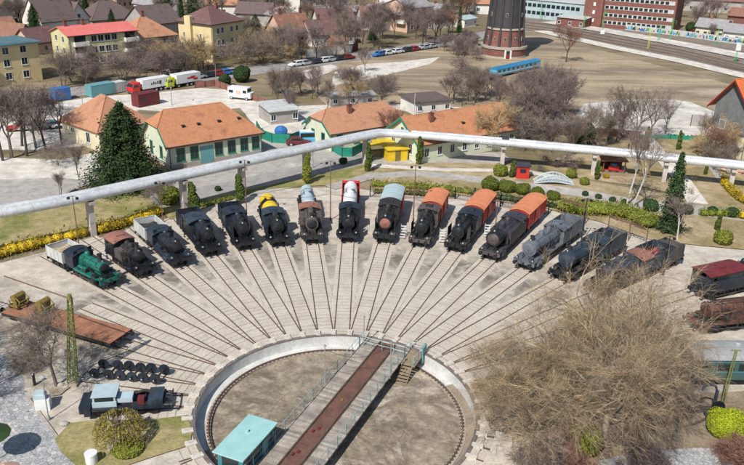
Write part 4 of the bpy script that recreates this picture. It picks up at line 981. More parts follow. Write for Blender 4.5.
def bare_proto(key,**k):
    tk,cr=bare_mesh(**{a:b for a,b in k.items() if a not in('twm','bm_')})
    t=thing('bare_tree','x','tree');a=tk.build('trunk',k.get('bm_','bark'),t);b=cr.build('crown',k.get('twm','twig_brown'),t);smooth_angle(a,60)
    PROTO[key]=t;t['used']=0
# unit trees about 10 m tall
for n_,s_ in (('a',1),('b',2),('c',3)): bare_proto('brown_'+n_,seed=s_,H=9,spread=.74,levels=5,tw=1500,twm='twig_brown',bm_='bark',trad=.013,tlen=.9,upr=1.1,tr=.14)
bare_proto('purple_a',seed=7,H=9,spread=.8,levels=5,tw=1600,twm='twig_purple',bm_='bark_dark',trad=.013,tlen=.9,upr=1.1,tr=.14)
bare_proto('purple_b',seed=8,H=9,spread=.72,levels=5,tw=1600,twm='twig_purple',bm_='bark_dark',trad=.013,tlen=.9,upr=1.2,tr=.14)
bare_proto('red_a',seed=9,H=9,spread=.8,levels=5,tw=1600,twm='twig_red',bm_='bark_dark',trad=.013,tlen=.85,upr=1.1,tr=.14)
bare_proto('dark_a',seed=12,H=9,spread=.8,levels=5,tw=520,kids=(4,4,4,3,3),first=.4,twm='twig_dark',bm_='bark_dark',trad=.013,tlen=.8,tr=.18)
bare_proto('dark_b',seed=13,H=9,spread=.75,levels=5,tw=520,kids=(4,4,4,3,3),first=.4,twm='twig_dark',bm_='bark_dark',trad=.013,tlen=.8,tr=.18)
bare_proto('airy_a',seed=31,H=9,spread=.75,levels=5,tw=640,twm='twig_brown',bm_='bark',trad=.013,tlen=.8,first=.3)
bare_proto('airy_b',seed=32,H=9,spread=.7,levels=5,tw=640,twm='twig_purple',bm_='bark',trad=.013,tlen=.8,first=.3)
bare_proto('gold_a',seed=15,H=9,spread=1.05,levels=5,tw=2600,twm='twig_gold',bm_='bark',trad=.017,tlen=.85)
bare_proto('bush_a',seed=21,H=7,spread=1.1,levels=5,tw=1900,twm='twig_purple',bm_='bark_dark',first=.05,trad=.013,tlen=.9,tr=.08)
bare_proto('bush_b',seed=22,H=7,spread=1.1,levels=5,tw=1900,twm='twig_brown',bm_='bark_dark',first=.05,trad=.013,tlen=.9,tr=.08)
def clone(key,loc,rz,sc_,label,group=None,name=None,cat=None):
    p=PROTO[key]
    if not p['used']: o=p;p['used']=1;o.location=loc;o.rotation_euler=(0,0,rz);o.scale=sc_ if isinstance(sc_,tuple) else (sc_,)*3
    else: o=dup(p,loc,rz,scale=sc_)
    if group:o['group']=group
    elif 'group' in o: del o['group']
    o['label']=label;o['category']=cat or 'tree'
    if name: o.name=name
    return o
HG={}
def heights():
    for k,p in PROTO.items():
        z=[v.co.z for c in p.children for v in c.data.vertices];HG[k]=max(z) if z else 9
heights()
def tree_px(key,bx,by,ty,label,group=None,wide=1.0,cat=None,name=None):
    """tree standing at image foot (bx,by) whose top reaches image row ty"""
    q=G(bx,by);h=HT((bx,by),ty);s=max(.12,h/HG[key]);return clone(key,q,random.uniform(0,6.28),(s*wide,s*wide,s),label,group,name,cat)
# --- leafy things
def leafball(b,n,ctr,rad,sz,shell=.75,flat=0):
    for _ in range(n):
        d=Vector((random.gauss(0,1),random.gauss(0,1),random.gauss(0,1))).normalized();k=random.uniform(shell,1.04)
        p=Vector((ctr[0]+d.x*rad[0]*k,ctr[1]+d.y*rad[1]*k,ctr[2]+d.z*rad[2]*k));b.leaf(p,sz,d)
def core(b,ctr,rad,k=.82,n=10):
    prof=[(max(.01,math.sin(PI*i/7))*1.0,-math.cos(PI*i/7)) for i in range(8)]
    vs=[];
    for r,h in prof:
        for i in range(n): t=2*PI*i/n;vs.append(Vector((ctr[0]+rad[0]*k*r*math.cos(t),ctr[1]+rad[1]*k*r*math.sin(t),ctr[2]+rad[2]*k*h)))
    b.add(vs,[(q*n+i,q*n+(i+1)%n,(q+1)*n+(i+1)%n,(q+1)*n+i) for q in range(7) for i in range(n)])
def conifer_proto(key,H,rw,n=5200,seed=1,m='leaf_spruce',tiers=15,sz=.2,top='conical'):
    rnd=random.Random(seed);random.seed(seed);t=thing('conifer','x','tree');b=MB();b.cyl((0,0,-.1),(0,0,H*.95),.22,.03,8);b.build('trunk','bark_dark',t)
    b=MB();per=int(n/(tiers*9));
    for k in range(tiers):
        f=k/(tiers-1);z=H*(.10+.86*f);rr=rw*(1-f)**.72*rnd.uniform(.8,1.12)+.2;nb=int(6+9*(1-f))
        for j in range(nb):
            az=2*PI*j/nb+rnd.uniform(-.3,.3);L=rr*rnd.uniform(.7,1.12)
            for q in range(int(n/(tiers*11))):
                u=rnd.random()**.7;w_=.16*L+.25
                p=Vector((math.cos(az)*L*u,math.sin(az)*L*u,z-.30*L*u+.1*rnd.gauss(0,1)))+Vector((rnd.gauss(0,w_*.5),rnd.gauss(0,w_*.5),rnd.gauss(0,.16)))
                b.leaf(p,sz*rnd.uniform(.7,1.2),Vector((math.cos(az)*.5,math.sin(az)*.5,.8)))
    b.build('crown',m,t);PROTO[key]=t;t['used']=0;HG[key]=H
conifer_proto('spruce',11,5.0,40000,3,tiers=24,sz=.12)
conifer_proto('spruce_thin',11,2.3,9000,4,'leaf_dark',tiers=18,sz=.17)
def cypress_proto(key,H,rad,m,n,seed,sz=.11):
    random.seed(seed);t=thing('cypress','x','tree');b=MB();b.cyl((0,0,-.05),(0,0,H*.5),.09,.05,6);b.build('trunk','bark',t)
    b=MB()
    lobes=[((random.gauss(0,.15)*rad,random.gauss(0,.15)*rad,H*(.14+.075*k)),rad*(.95 if 1<k<6 else .75)*(1-.06*max(0,k-4))) for k in range(10)]
    for c,r_ in lobes: core(b,c,(r_,r_,H*.12),.75,8);leafball(b,n//10,c,(r_,r_,H*.13),sz,.8)
    b.build('crown',m,t);PROTO[key]=t;t['used']=0;HG[key]=H*.95
cypress_proto('cypress',4.5,.72,'leaf_cypress',2600,5);cypress_proto('cypress_slim',4.5,.45,'leaf_cypress',2000,6);cypress_proto('cypress_green',4.5,.6,'leaf_hedge',2200,9)
def bush_proto(key,H,rad,m,n,seed,sz=.10,name='bush',k=.85):
    random.seed(seed);t=thing(name,'x','bush');b=MB();b.cyl((0,0,-.05),(0,0,H*.45),.07,.05,6);b.build('stem','bark',t)
    b=MB();core(b,(0,0,H*.5),(rad,rad,H*.48),k);leafball(b,n,(0,0,H*.5),(rad,rad,H*.5),sz,.86)
    for _ in range(6):
        a=random.random()*6.28;c=(math.cos(a)*rad*.55,math.sin(a)*rad*.55,H*random.uniform(.45,.75));leafball(b,n//8,c,(rad*.55,rad*.55,H*.3),sz,.7)
    b.build('foliage',m,t);PROTO[key]=t;t['used']=0;HG[key]=H
bush_proto('boxball',1.7,1.15,'leaf_box',4200,31,.07);bush_proto('bush_dark',1.5,.9,'leaf_dark',1500,32,.11);bush_proto('bush_forsythia',1.6,1.2,'leaf_forsythia',1800,33,.09);bush_proto('bush_lime',2.6,1.9,'leaf_lime',14000,34,.065,k=.45);bush_proto('bush_green',2,1.2,'leaf_hedge',1800,36,.11)
bush_proto('broadleaf',6,3,'leaf_dark',6500,35,.26,name='leafy_tree')
def hedge(pts,wd,h,m,label,name='hedge',cat='hedge',dens=150,sz=.1,bump=.18,gaps=0):
    ps=[Vector((G(*p).x,G(*p).y,0)) for p in pts];o=ps[0].copy();T=thing(name,label,cat,o)
    b=MB();
    for i in range(len(ps)-1):
        a,c=ps[i]-o,ps[i+1]-o;L=(c-a).length;d=(c-a)/L;nr=Vector((-d.y,d.x,0));k=max(1,int(L/.8))
        for j in range(k):
            q=a+d*(j+.5)*L/k;hh=h*random.uniform(.85,1.12);ww=wd*random.uniform(.85,1.1)
            core(b,(q.x,q.y,hh*.46),(ww*.54,ww*.54,hh*.48),.78,8)
            leafball(b,int(dens*L/k),(q.x,q.y,hh*.5),(ww*.62,ww*.62,hh*.56),sz,.8)
            for _ in range(5): leafball(b,9,(q.x+random.gauss(0,ww*.4),q.y+random.gauss(0,ww*.4),hh*random.uniform(.7,1.12)),(.18,.18,.2),sz,.2)
    b.build('foliage',m,T)
    b=MB()
    for i in range(len(ps)-1):
        a,c=ps[i]-o,ps[i+1]-o;k=max(1,int((c-a).length/1.6))
        for j in range(k): q=a.lerp(c,(j+.5)/k);b.cyl((q.x,q.y,-.05),(q.x,q.y,h*.4),.05,.03,5)
    b.build('stems','bark',T);return T
random.seed(77)
# forsythia and other hedges
hedge([(-60,277),(0,257),(35,248),(62,241)],1.7,1.25,'leaf_forsythia','long yellow flowering hedge at the left edge, left of the first pier',dens=170,sz=.085)
hedge([(66,241),(88,236)],1.7,1.25,'leaf_forsythia','short yellow flowering hedge between the rusty pole and the pier',dens=170,sz=.085)
hedge([(97,234),(118,229),(127,226)],1.8,1.4,'leaf_forsythia','yellow flowering hedge just right of the first pier, below the lawn',dens=170,sz=.085)
hedge([(130,225),(148,219),(158,214)],2.0,1.5,'leaf_forsythia','yellow flowering hedge next to the grey-tendered engine',dens=170,sz=.085)
hedge([(372,186),(400,188),(440,190),(470,194)],1.4,.9,'leaf_hedge','clipped green hedge behind the row of red vans',dens=110,sz=.09)
hedge([(472,195),(500,200),(530,204),(560,209)],1.3,.9,'leaf_dark','dark green hedge under the box balls',dens=110,sz=.09)
hedge([(562,211),(585,212),(612,214),(634,219),(648,228)],3.4,1.7,'leaf_hedge','thick curved light green hedge ending in a rounded corner',dens=330,sz=.10)
hedge([(560,206),(600,212),(640,220)],1.0,.9,'leaf_dark','dark hedge row in front of the footpath behind the curved hedge',dens=110,sz=.09)
hedge([(374,193),(400,194),(425,196),(455,197)],1.0,.7,'leaf_cypress','rough olive hedge along the fence behind the vans',dens=100,sz=.09)
hedge([(700,216),(722,216),(738,218)],1.4,1.2,'leaf_hedge','green hedge beside the round bushes at right',dens=150,sz=.09)
hedge([(722,182),(731,194),(744,204),(770,214)],1.3,1.3,'leaf_forsythia','diagonal yellow flowering hedge at the right edge',dens=180,sz=.085)
hedge([(738,218),(760,222)],1.4,1.2,'leaf_forsythia','yellow flowering hedge at the right edge beside green bushes',dens=170,sz=.085)
hedge([(180,212),(205,206),(232,199)],.9,.5,'leaf_hedge','low green hedge strip behind the blue-black engines',dens=90,sz=.08)
hedge([(664,138),(700,140),(725,142)],.8,.7,'leaf_dark','low dark hedge along the back of the park lawn',dens=80,sz=.1)
# box balls
for k,(x,y) in enumerate(((490,190),(507,192),(522,194),(537,197),(553,200))):
    q=G(x,y);s=[1.15,1.05,.95,.85,.8][k];clone('boxball',q,k,(s,s,s*.95),'round clipped box bush, %s from the left in its row'%['first','second','third','fourth','fifth'][k],'round box bushes behind the vans','bush','bush')
for k,(x,y,s,l) in enumerate(((585,196,.5,'small dark round bush left of the twin birch'),(598,199,.5,'small dark round bush just left of the birch trunks'),(612,202,.5,'small dark round bush below the birch trunks'),(624,205,.55,'small dark round bush right of the birch trunks'),(650,211,1.1,'dark green bush left of the slender conifer'),(686,214,.9,'dark round bush right of the slender conifer'),(712,215,.8,'dark round bush in the right-hand hedge'),(731,217,.9,'dark round bush beside the yellow hedge at right'))):
    clone('bush_dark',G(x,y),k,s,l,'dark round bushes by the footpath','bush','bush')
for k,(x,y,ty,key,l) in enumerate(((194,215,182,'cypress','olive cypress beside the second pier from the left'),(240,203,174,'cypress','bushy cypress in front of the pier beside the rusty pole'),(307,184,153,'cypress_green','narrow cypress behind the pale blue tank wagon'),(368,172,142,'cypress_slim','cypress under the bend of the pipe'),(419,165,136,'cypress_slim','slim cypress beside the yellow booth'),(512,178,160,'cypress','small cypress beside the red shed'),(596,180,160,'cypress_slim','thin olive cypress between the shed and the playhouse'),(645,150,126,'cypress_slim','slim cypress at the top of the diagonal footpath'),(678,150,130,'cypress_slim','slim cypress right of the diagonal footpath'),(643,160,154,'cypress_green','low green cypress under the pipe by the footpath'),(717,231,214,'cypress','short fat cypress standing on the lawn at right'),(705,175,160,'cypress_slim','slim cypress under the pipe at the right'))):
    tree_px(key,x,y,ty,l,'columnar cypresses',1.0 if 'slim' not in key else 1.1,'tree',None)
for k,(x,y,s,key,l) in enumerate(((500,176,.9,'bush_green','green bush at the foot of the concrete pier'),(218,191,.5,'bush_dark','small dark bush on the grass strip'),(343,164,.7,'bush_dark','dark bush at the road edge left of the cypress'),(606,178,.4,'bush_forsythia','yellow bush in front of the playhouse'),(584,185,.6,'bush_green','small green bush beside the arch bridge'),(600,172,.5,'bush_green','little bush below the playhouse'),(722,244,.9,'bush_green','young green bush behind the engine at the right edge'),(170,204,1.2,'bush_green','dark leafy bush behind the black engine, left of the second pier'),(117,186,.8,'bush_green','green bush at the foot of the large spruce'),(582,452,1.1,'bush_green','small green bush under the big bare tree'),(655,222,.6,'bush_forsythia','yellow-green tuft at the end of the curved hedge'),(571,178,.7,'bush_green','green bush right of the arch bridge'))):
    clone(key,G(x,y),k,s,l,None,'bush','bush')
clone('bush_lime',G(724,436),0,(.75,.7,.85),'bright lime green bush at the bottom right corner',None,'bush','bush')
# conifers
tree_px('spruce',127,186,102,'large dense dark green spruce left of the orange-roofed station house',None,1.15)
tree_px('spruce',115,52,9,'tall dark green pine in front of the pink-roofed block','dark green conifers among the houses',.55)
tree_px('spruce',256,45,14,'broad dark green conifer right of the cream block','dark green conifers among the houses',.95)
tree_px('spruce_thin',24,34,14,'narrow dark conifer in front of the white gable at upper left','dark green conifers among the houses',.7)
tree_px('spruce_thin',459,33,6,'thin green conifer left of the water tower','dark green conifers among the houses',.6)
tree_px('spruce_thin',668,232,152,'slender ragged conifer on the lawn behind the engines',None,.75)
tree_px('spruce',190,60,40,'dark conifer left of the cream block','dark green conifers among the houses',.8)
tree_px('spruce',72,20,4,'dark conifer behind the dark brown roofs at upper left','dark green conifers among the houses',.9)
tree_px('spruce',160,44,24,'dark conifer behind the worn orange hipped roof','dark green conifers among the houses',.7)
tree_px('spruce_thin',300,24,8,'slim dark conifer above the salmon gable','dark green conifers among the houses',1.0)
tree_px('spruce',372,40,24,'dark conifer between the brown-roofed row and the pale apartments','dark green conifers among the houses',.8)
tree_px('broadleaf',242,82,66,'low dark green tree behind the parked white van','evergreen shrubs by the street',1.0)
tree_px('broadleaf',225,86,74,'low dark green shrub left of the white van','evergreen shrubs by the street',1.0)
tree_px('broadleaf',583,146,122,'yellow-green bushy tree behind the pipe','evergreen shrubs by the street',.8)
tree_px('broadleaf',662,27,17,'dark green tree in front of the brick factory','evergreen shrubs by the railway',1.0)
tree_px('broadleaf',690,32,22,'small green tree behind the graffiti wall','evergreen shrubs by the railway',1.0)
# bare trees that read one by one
def bt(key,x,y,ty,l,g=None,w=1.0): return tree_px(key,x,y,ty,l,g,w,'tree','bare_tree')
bt('dark_a',3,161,82,'dark bare tree at the left edge, left of the pair of trunks','tall bare trees at the left edge')
bt('dark_b',27,156,72,'tall dark bare tree, left one of the close pair at the left','tall bare trees at the left edge')
bt('dark_a',22,146,76,'dark bare tree just behind the close pair at the left','tall bare trees at the left edge')
bt('dark_b',46,150,74,'tall dark bare tree right of the close pair at the left','tall bare trees at the left edge')
bt('dark_a',62,144,82,'bare tree standing by the grey wall left of the old house','tall bare trees at the left edge')
bt('airy_a',12,158,78,'slim bare tree at the left edge between the leftmost and the close pair','tall bare trees at the left edge')
bt('airy_b',36,148,80,'slim bare tree just right of the close pair at the left','tall bare trees at the left edge')
bt('brown_a',79,178,138,'small bare tree on the grass left of the large spruce')
bt('brown_b',61,196,168,'thin bare sapling behind the pipe at left')
bt('bush_b',58,166,140,'wide brown leafless thicket at the roadside at left',None,1.2)
bt('bush_b',160,205,180,'leafless brown shrub under the pipe beside the second pier',None,1.2)
bt('bush_a',40,134,110,'low leafless thicket between the trunks at the left edge',None,1.4)
bt('bush_a',8,118,86,'leafless thicket below the yellow block, left half','leafless thickets below the yellow block',1.5)
bt('bush_b',36,116,84,'leafless thicket below the yellow block, right half','leafless thickets below the yellow block',1.5)
bt('brown_c',327,112,76,'bare tree behind the middle roof, left of its chimney')
bt('gold_a',352,108,72,'golden-brown bare tree behind the middle roof')
bt('purple_a',382,108,70,'purplish bare tree behind the right end of the middle roof')
bt('purple_b',292,118,88,'purplish bare tree beside the pale shed roof')
bt('purple_a',365,72,44,'wide purplish bare tree on the sandy clearing')
bt('purple_b',463,74,34,'dark round bare tree left of the water tower')
bt('bush_a',462,76,54,'dense dark purple bush left of the water tower',None,1.3)
bt('red_a',566,62,22,'bare tree with reddish twigs beside the railway tracks')
bt('gold_a',492,150,92,'pale bare tree rising in front of the right end of the long orange roof')
bt('red_a',388,148,104,'reddish bare tree overlapping the right end of the middle roof')
bt('dark_a',462,106,84,'small dark bare tree behind the right-hand orange roof')
bt('purple_b',712,40,22,'bare tree in front of the cream railway houses')
for k,(x,y,ty,key) in enumerate(((635,145,86,'airy_a'),(650,138,84,'airy_b'),(608,140,90,'airy_b'),(622,132,80,'airy_a'),(665,134,96,'airy_a'),(655,122,80,'airy_b'))):
    bt(key,x,y,ty,'bare tree, %s from the left in the row before the white gravel lot'%['third','fourth','first','second','last','tallest'][k],'bare trees in front of the white gravel lot')
for k,(x,y,ty,key) in enumerate(((700,150,108,'brown_b'),(708,165,120,'red_a'),(722,160,112,'gold_a'))):
    bt(key,x,y,ty,['bare tree left of the slate gabled house','reddish bare tree at the foot of the slate gabled house','golden bare tree before the slate gabled house'][k])
# groves: trunks one cannot single out share a label
def grove(n,poly,hr,keys,label,group,seed,w=(.9,1.3)):
    rnd=random.Random(seed);xs=[p[0] for p in poly];ys=[p[1] for p in poly];c=0;tr_=0
    def ins(x,y):
        r=False;j=len(poly)-1
        for i in range(len(poly)):
            if (poly[i][1]>y)!=(poly[j][1]>y) and x<(poly[j][0]-poly[i][0])*(y-poly[i][1])/(poly[j][1]-poly[i][1])+poly[i][0]: r=not r
            j=i
        return r
    while c<n and tr_<5000:
        tr_+=1;x=rnd.uniform(min(xs),max(xs));y=rnd.uniform(min(ys),max(ys))
        if not ins(x,y): continue
        q=G(x,y)
        if any(b0[0]-.5<q.x<b0[1]+.5 and b0[2]-.5<q.y<b0[3]+.5 for b0 in BB): continue
        k=rnd.choice(keys);h=rnd.uniform(*hr);s=h/HG[k];ww=rnd.uniform(*w)
        clone(k,q,rnd.uniform(0,6.28),(s*ww,s*ww,s),label,group,'bare_tree','tree');c+=1
BB=[]
# ================================================================ BUILDINGS
def house(label,A,B,D,h,rise,wall,roof,kind='gable',wins=(),trim=None,over=.45,chim=(),name='house',cat='house',group=None,world=False,wm='glass_dark',ridge='x',plinth=None,half=0,base=0,door=(),dormer=(),fr='white'):
    """A,B: image feet of the near facade (left,right). D depth away from the camera, h eaves height"""
    a=Vector((*A,0)) if world else G(*A);b_=Vector((*B,0)) if world else G(*B);d=b_-a;L=d.length;an=math.atan2(d.y,d.x)
    T=thing(name,label,cat,a,an,group)
    cs=[a+Matrix.Rotation(an,3,'Z')@Vector(v) for v in ((0,0,0),(L,0,0),(L,D,0),(0,D,0))];BB.append((min(c.x for c in cs)-.5,max(c.x for c in cs)+.5,min(c.y for c in cs)-1,max(c.y for c in cs)+.5))
    b=MB();b.box(0,L,0,D,-.3,h)
    o=over
    if kind=='gable':
        if ridge=='x' and half:
            f_=.5;yy_=D/2*f_;zz_=h+rise*f_
            b.add([Vector((x_,y_,z_)) for x_ in (0,.02) for y_,z_ in ((0,h),(D,h),(D-yy_,zz_),(yy_,zz_))],[(0,1,2,3),(7,6,5,4),(0,3,7,4),(1,5,6,2),(2,6,7,3)])
        elif ridge=='x':
            for x in (0,L-.02): b.add([Vector((x,0,h)),Vector((x,D,h)),Vector((x,D/2,h+rise)),Vector((x+.02,0,h)),Vector((x+.02,D,h)),Vector((x+.02,D/2,h+rise))],[(0,1,2),(5,4,3),(0,2,5,3),(1,4,5,2)])
        else:
            for y in (0,D-.02): b.add([Vector((0,y,h)),Vector((L,y,h)),Vector((L/2,y,h+rise)),Vector((0,y+.02,h)),Vector((L,y+.02,h)),Vector((L/2,y+.02,h+rise))],[(0,1,2),(5,4,3),(0,2,5,3),(1,4,5,2)])
    W=b.build('wall',wall,T)
    if plinth: b=MB();b.box(-.04,L+.04,-.04,D+.04,-.3,.55);b.build('plinth',plinth,T)
    b=MB();t=.14;rz=h+rise;z0=h-o*rise/(D/2 if ridge=='x' else L/2)
    def slab(q): # thick quad/tri
        nrm=(q[1]-q[0]).cross(q[2]-q[0]).normalized();nrm=nrm if nrm.z>0 else -nrm
        n=len(q);b.add([v+nrm*.02 for v in q]+[v+nrm*(t+.02) for v in q],[tuple(range(n-1,-1,-1)),tuple(range(n,2*n))]+[(i,(i+1)%n,n+(i+1)%n,n+i) for i in range(n)])
    V=Vector
    if kind=='gable':
        if ridge=='x':
            k=half
            if not k:
                slab([V((-o,-o,z0)),V((L+o,-o,z0)),V((L+o,D/2,rz)),V((-o,D/2,rz))]);slab([V((L+o,D+o,z0)),V((-o,D+o,z0)),V((-o,D/2,rz)),V((L+o,D/2,rz))])
            else: # half hipped left end, hipped right end
                f=.55;zz=z0+(rz-z0)*f;yy=-o+(D/2+o)*f
                slab([V((-o,-o,z0)),V((L+o,-o,z0)),V((L-D/2+o,D/2,rz)),V((1.6,D/2,rz)),V((-o,yy,zz))])
                slab([V((L+o,D+o,z0)),V((-o,D+o,z0)),V((-o,D-yy,zz)),V((1.6,D/2,rz)),V((L-D/2+o,D/2,rz))])
                slab([V((L+o,-o,z0)),V((L+o,D+o,z0)),V((L-D/2+o,D/2,rz))]);slab([V((-o,D-yy,zz)),V((-o,yy,zz)),V((1.6,D/2,rz))])
        else:
            slab([V((-o,-o,z0)),V((-o,D+o,z0)),V((L/2,D+o,rz)),V((L/2,-o,rz))]);slab([V((L+o,D+o,z0)),V((L+o,-o,z0)),V((L/2,-o,rz)),V((L/2,D+o,rz))])
    elif kind=='hip':
        k=min(L,D)/2*.95
        if L>=D: r0,r1=V((k,D/2,rz)),V((L-k,D/2,rz))
        else: r0,r1=V((L/2,k,rz)),V((L/2,D-k,rz))
        z0=h-.1
        c=[V((-o,-o,z0)),V((L+o,-o,z0)),V((L+o,D+o,z0)),V((-o,D+o,z0))]
        if L>=D: slab([c[0],c[1],r1,r0]);slab([c[2],c[3],r0,r1]);slab([c[1],c[2],r1]);slab([c[3],c[0],r0])
        else: slab([c[0],c[1],r0]);slab([c[2],c[3],r1]);slab([c[1],c[2],r1,r0]);slab([c[3],c[0],r0,r1])
        b.box(-o+.05,L+o-.05,-o+.05,D+o-.05,z0-.12,z0+.02)
    elif kind=='flat': b.box(-o,L+o,-o,D+o,h,h+.25);b.box(.4,L-.4,.4,D-.4,h+.251,h+.3)
    elif kind=='shed': slab([V((-o,-o,h)),V((L+o,-o,h)),V((L+o,D+o,h+rise)),V((-o,D+o,h+rise))]);
    RO=b.build('roof',roof,T)
    if kind in('gable','hip') and L*D>60:
        b=MB()
        if kind=='gable' and ridge=='x': x0,x1=(1.6,L-D/2+o) if half else (-o,L+o);b.cyl((x0,D/2,rz+.1),(x1,D/2,rz+.1),.13,n=6)
        elif kind=='gable': b.cyl((L/2,-o,rz+.1),(L/2,D+o,rz+.1),.13,n=6)
        else: b.cyl(r0+V((0,0,.1)),r1+V((0,0,.1)),.13,n=6)
        b.build('ridge_cap',roof,RO)
        b=MB();b.cyl((-o,-o-.12,h-.12),(L+o,-o-.12,h-.12),.08,n=6);b.cyl((.15,-.1,0),(.15,-.1,h-.15),.05,n=6);b.cyl((L-.15,-.1,0),(L-.15,-.1,h-.15),.05,n=6);b.build('gutter','darkgrey',T)
    if trim and ridge=='x':
        b=MB()
        for x in((-o-.05,) if half else (-o-.05,L+o+.05)):
            e=.55 if half else 1
            for s in (0,1):
                y0=-o if s==0 else D+o;y1=-o+(D/2+o)*e if s==0 else D+o-(D/2+o)*e;zz=z0+(rz-z0)*e
                b.add([V((x-.05,y0,z0-.28)),V((x-.05,y0,z0+.1)),V((x-.05,y1,zz+.1)),V((x-.05,y1,zz-.28)),V((x+.04,y0,z0-.28)),V((x+.04,y0,z0+.1)),V((x+.04,y1,zz+.1)),V((x+.04,y1,zz-.28))],[(0,1,2,3),(7,6,5,4),(0,4,5,1),(2,6,7,3),(0,3,7,4),(1,5,6,2)])
        b.build('barge_board',trim,T)
    for (f,w_) in chim:
        x,y=L*f,D*w_;zz=h+rise*(1-abs(w_-.5)*2) if kind!='flat' else h
        b=MB();b.box(x-.35,x+.35,y-.3,y+.3,zz-.5,zz+1.5);b.box(x-.42,x+.42,y-.37,y+.37,zz+1.35,zz+1.5);b.cyl((x,y,zz+1.5),(x,y,zz+1.8),.13,n=8);b.build('chimney','brick' if wall!='cream' else 'redbrown',RO)
    for f in dormer:
        x=L*f;y=D*.22;zz=h+rise*.44;b=MB();b.box(x-.22,x+.22,y-.2,y+.25,zz-.2,zz+.38);b.box(x-.28,x+.28,y-.28,y+.3,zz+.38,zz+.43);b.build('roof_hatch','soot',RO)
    for (f,u,z,ww,hh) in wins:
        F=MB();P=MB();e=.055
        if f=='F': fr_=lambda p,q,r,s,y0,y1:(p,q,-y1,-y0,r,s);x=L*u
        elif f=='L': fr_=lambda p,q,r,s,y0,y1:(-y1,-y0,p,q,r,s);x=D*u
        else: fr_=lambda p,q,r,s,y0,y1:(L+y0,L+y1,p,q,r,s);x=D*u
        t_=.09
        for (p,q,r,s) in ((x-ww/2-t_,x+ww/2+t_,z-t_,z),(x-ww/2-t_,x+ww/2+t_,z+hh,z+hh+t_),(x-ww/2-t_,x-ww/2,z,z+hh),(x+ww/2,x+ww/2+t_,z,z+hh)): F.box(*fr_(p,q,r,s,-.01,.05))
        F.box(*fr_(x-.025,x+.025,z,z+hh,.012,.035));F.box(*fr_(x-ww/2-.15,x+ww/2+.15,z-.16,z-t_-.002,-.01,.12))
        w_=F.build('window',fr,T);P.box(*fr_(x-ww/2,x+ww/2,z,z+hh,-.01,.01));P.build('pane',wm,w_)
    for (f,u,ww,hh,m) in door:
        D_=MB();x=L*u if f=='F' else D*u
        if f=='F': D_.box(x-ww/2,x+ww/2,-.06,.01,0,hh)
        elif f=='L': D_.box(-.06,.01,x-ww/2,x+ww/2,0,hh)
        else: D_.box(L-.01,L+.06,x-ww/2,x+ww/2,0,hh)
        o_=D_.build('door',m,T)
    return T
def wrow(f,n,z,w=1.0,h=1.3,a=.1,b=.9): return [(f,a+(b-a)*(k/(n-1) if n>1 else .5),z,w,h) for k in range(n)]
def parts_box(T,name,boxes,m): b=MB();[b.box(*q) for q in boxes];return b.build(name,m,T)
# station houses ------------------------------------------------
house('long cream station house with a bright orange tiled roof behind the left run of pipes',(170,169),(262,153),9.8,3.6,4.2,'cream_green','tile_orange',half=1,trim='green_trim',chim=(),dormer=(.22,.38,.6,.82),
 wins=[('F',.12,1.0,1.2,1.9),('F',.26,1.0,1.2,1.9),('F',.52,1.0,1.2,1.9),('F',.66,1.0,1.2,1.9),('F',.80,1.0,1.2,1.9),('F',.93,1.0,1.2,1.9),('L',.3,1.1,.9,1.7),('L',.7,1.1,.9,1.7)],door=[('F',.39,2.2,2.7,'teal_metal')],fr='green_trim',plinth='grey_wall',name='station_house')
house('older house with a hipped brown-orange roof behind the big spruce',(101,152),(152,140),11,3.3,4.2,'cream','tile_orange_old','hip',wins=[('F',.2,1,1,1.6),('F',.6,1,1,1.6),('L',.3,1,1,1.6),('L',.7,1,1,1.6)],chim=(),dormer=(.45,),name='station_house')
house('cream house with a weathered orange-brown roof in the middle, behind the green fence',(331,152),(412,138),8.2,3.2,2.9,'cream_green','tile_orange_old',half=1,trim='green_trim',chim=((.32,.35),),wins=wrow('F',5,1,1,1.6)+[('L',.3,1,.9,1.6),('L',.7,1,.9,1.6)],name='station_house',fr='green_trim')
house('cream house with a pale orange roof and white gable, right of the pipe bend',(419,164),(515,146),9.5,3.2,3.3,'cream_green','tile_orange',chim=((.22,.35),),trim='green_trim',wins=wrow('F',8,1,.8,1.3,.07,.95)+[('L',.25,1.1,.8,1.5),('L',.75,1.1,.8,1.5),('L',.5,4.0,.7,.9)],name='station_house',dormer=(.5,.7),fr='white')
house('white outhouse with a dark flat roof above the right-hand orange roof',(416,116),(450,113),7,2.6,0,'white_render','tile_dark','flat',wins=wrow('F',3,1,.8,.9),name='outbuilding',cat='outbuilding')
house('pale open-fronted shed with a white sheet roof behind the green fence',(271,125),(298,122),6,2.4,.5,'grey_wall','lightgrey','shed',wins=wrow('F',2,.8,.9,1),name='shed',cat='shed')
house('low grey-roofed shelter at the edge of the lot above the middle roof',(331,108),(374,106),2.5,2.3,.2,'grey_wall','tile_grey','shed',wins=wrow('F',3,.9,.8,.8),name='shelter',cat='shed')
T=house('tall slate-walled gabled house with a vivid orange roof at the right edge',(740,160),(800,147),6.5,8.8,4.0,'cream','tile_bright',ridge='x',wins=[('L',.3,4.4,1,1.4),('L',.7,4.4,1,1.4),('F',.15,1,1,1.5),('F',.35,1,1,1.5),('F',.15,4.3,1,1.4),('F',.35,4.3,1,1.4)],over=.9,trim='darkred',door=[('L',.5,1.1,2.1,'darkgrey')])
b=MB();b.box(-.05,.0,.05,6.45,3.8,8.8);b.add([Vector((-.05,.05,8.8)),Vector((-.05,6.45,8.8)),Vector((-.05,3.25,12.6)),Vector((-.0,.05,8.8)),Vector((-.0,6.45,8.8)),Vector((-.0,3.25,12.6))],[(0,1,2),(5,4,3),(0,2,5,3),(1,4,5,2)]);b.build('cladding','slate_wall',T)
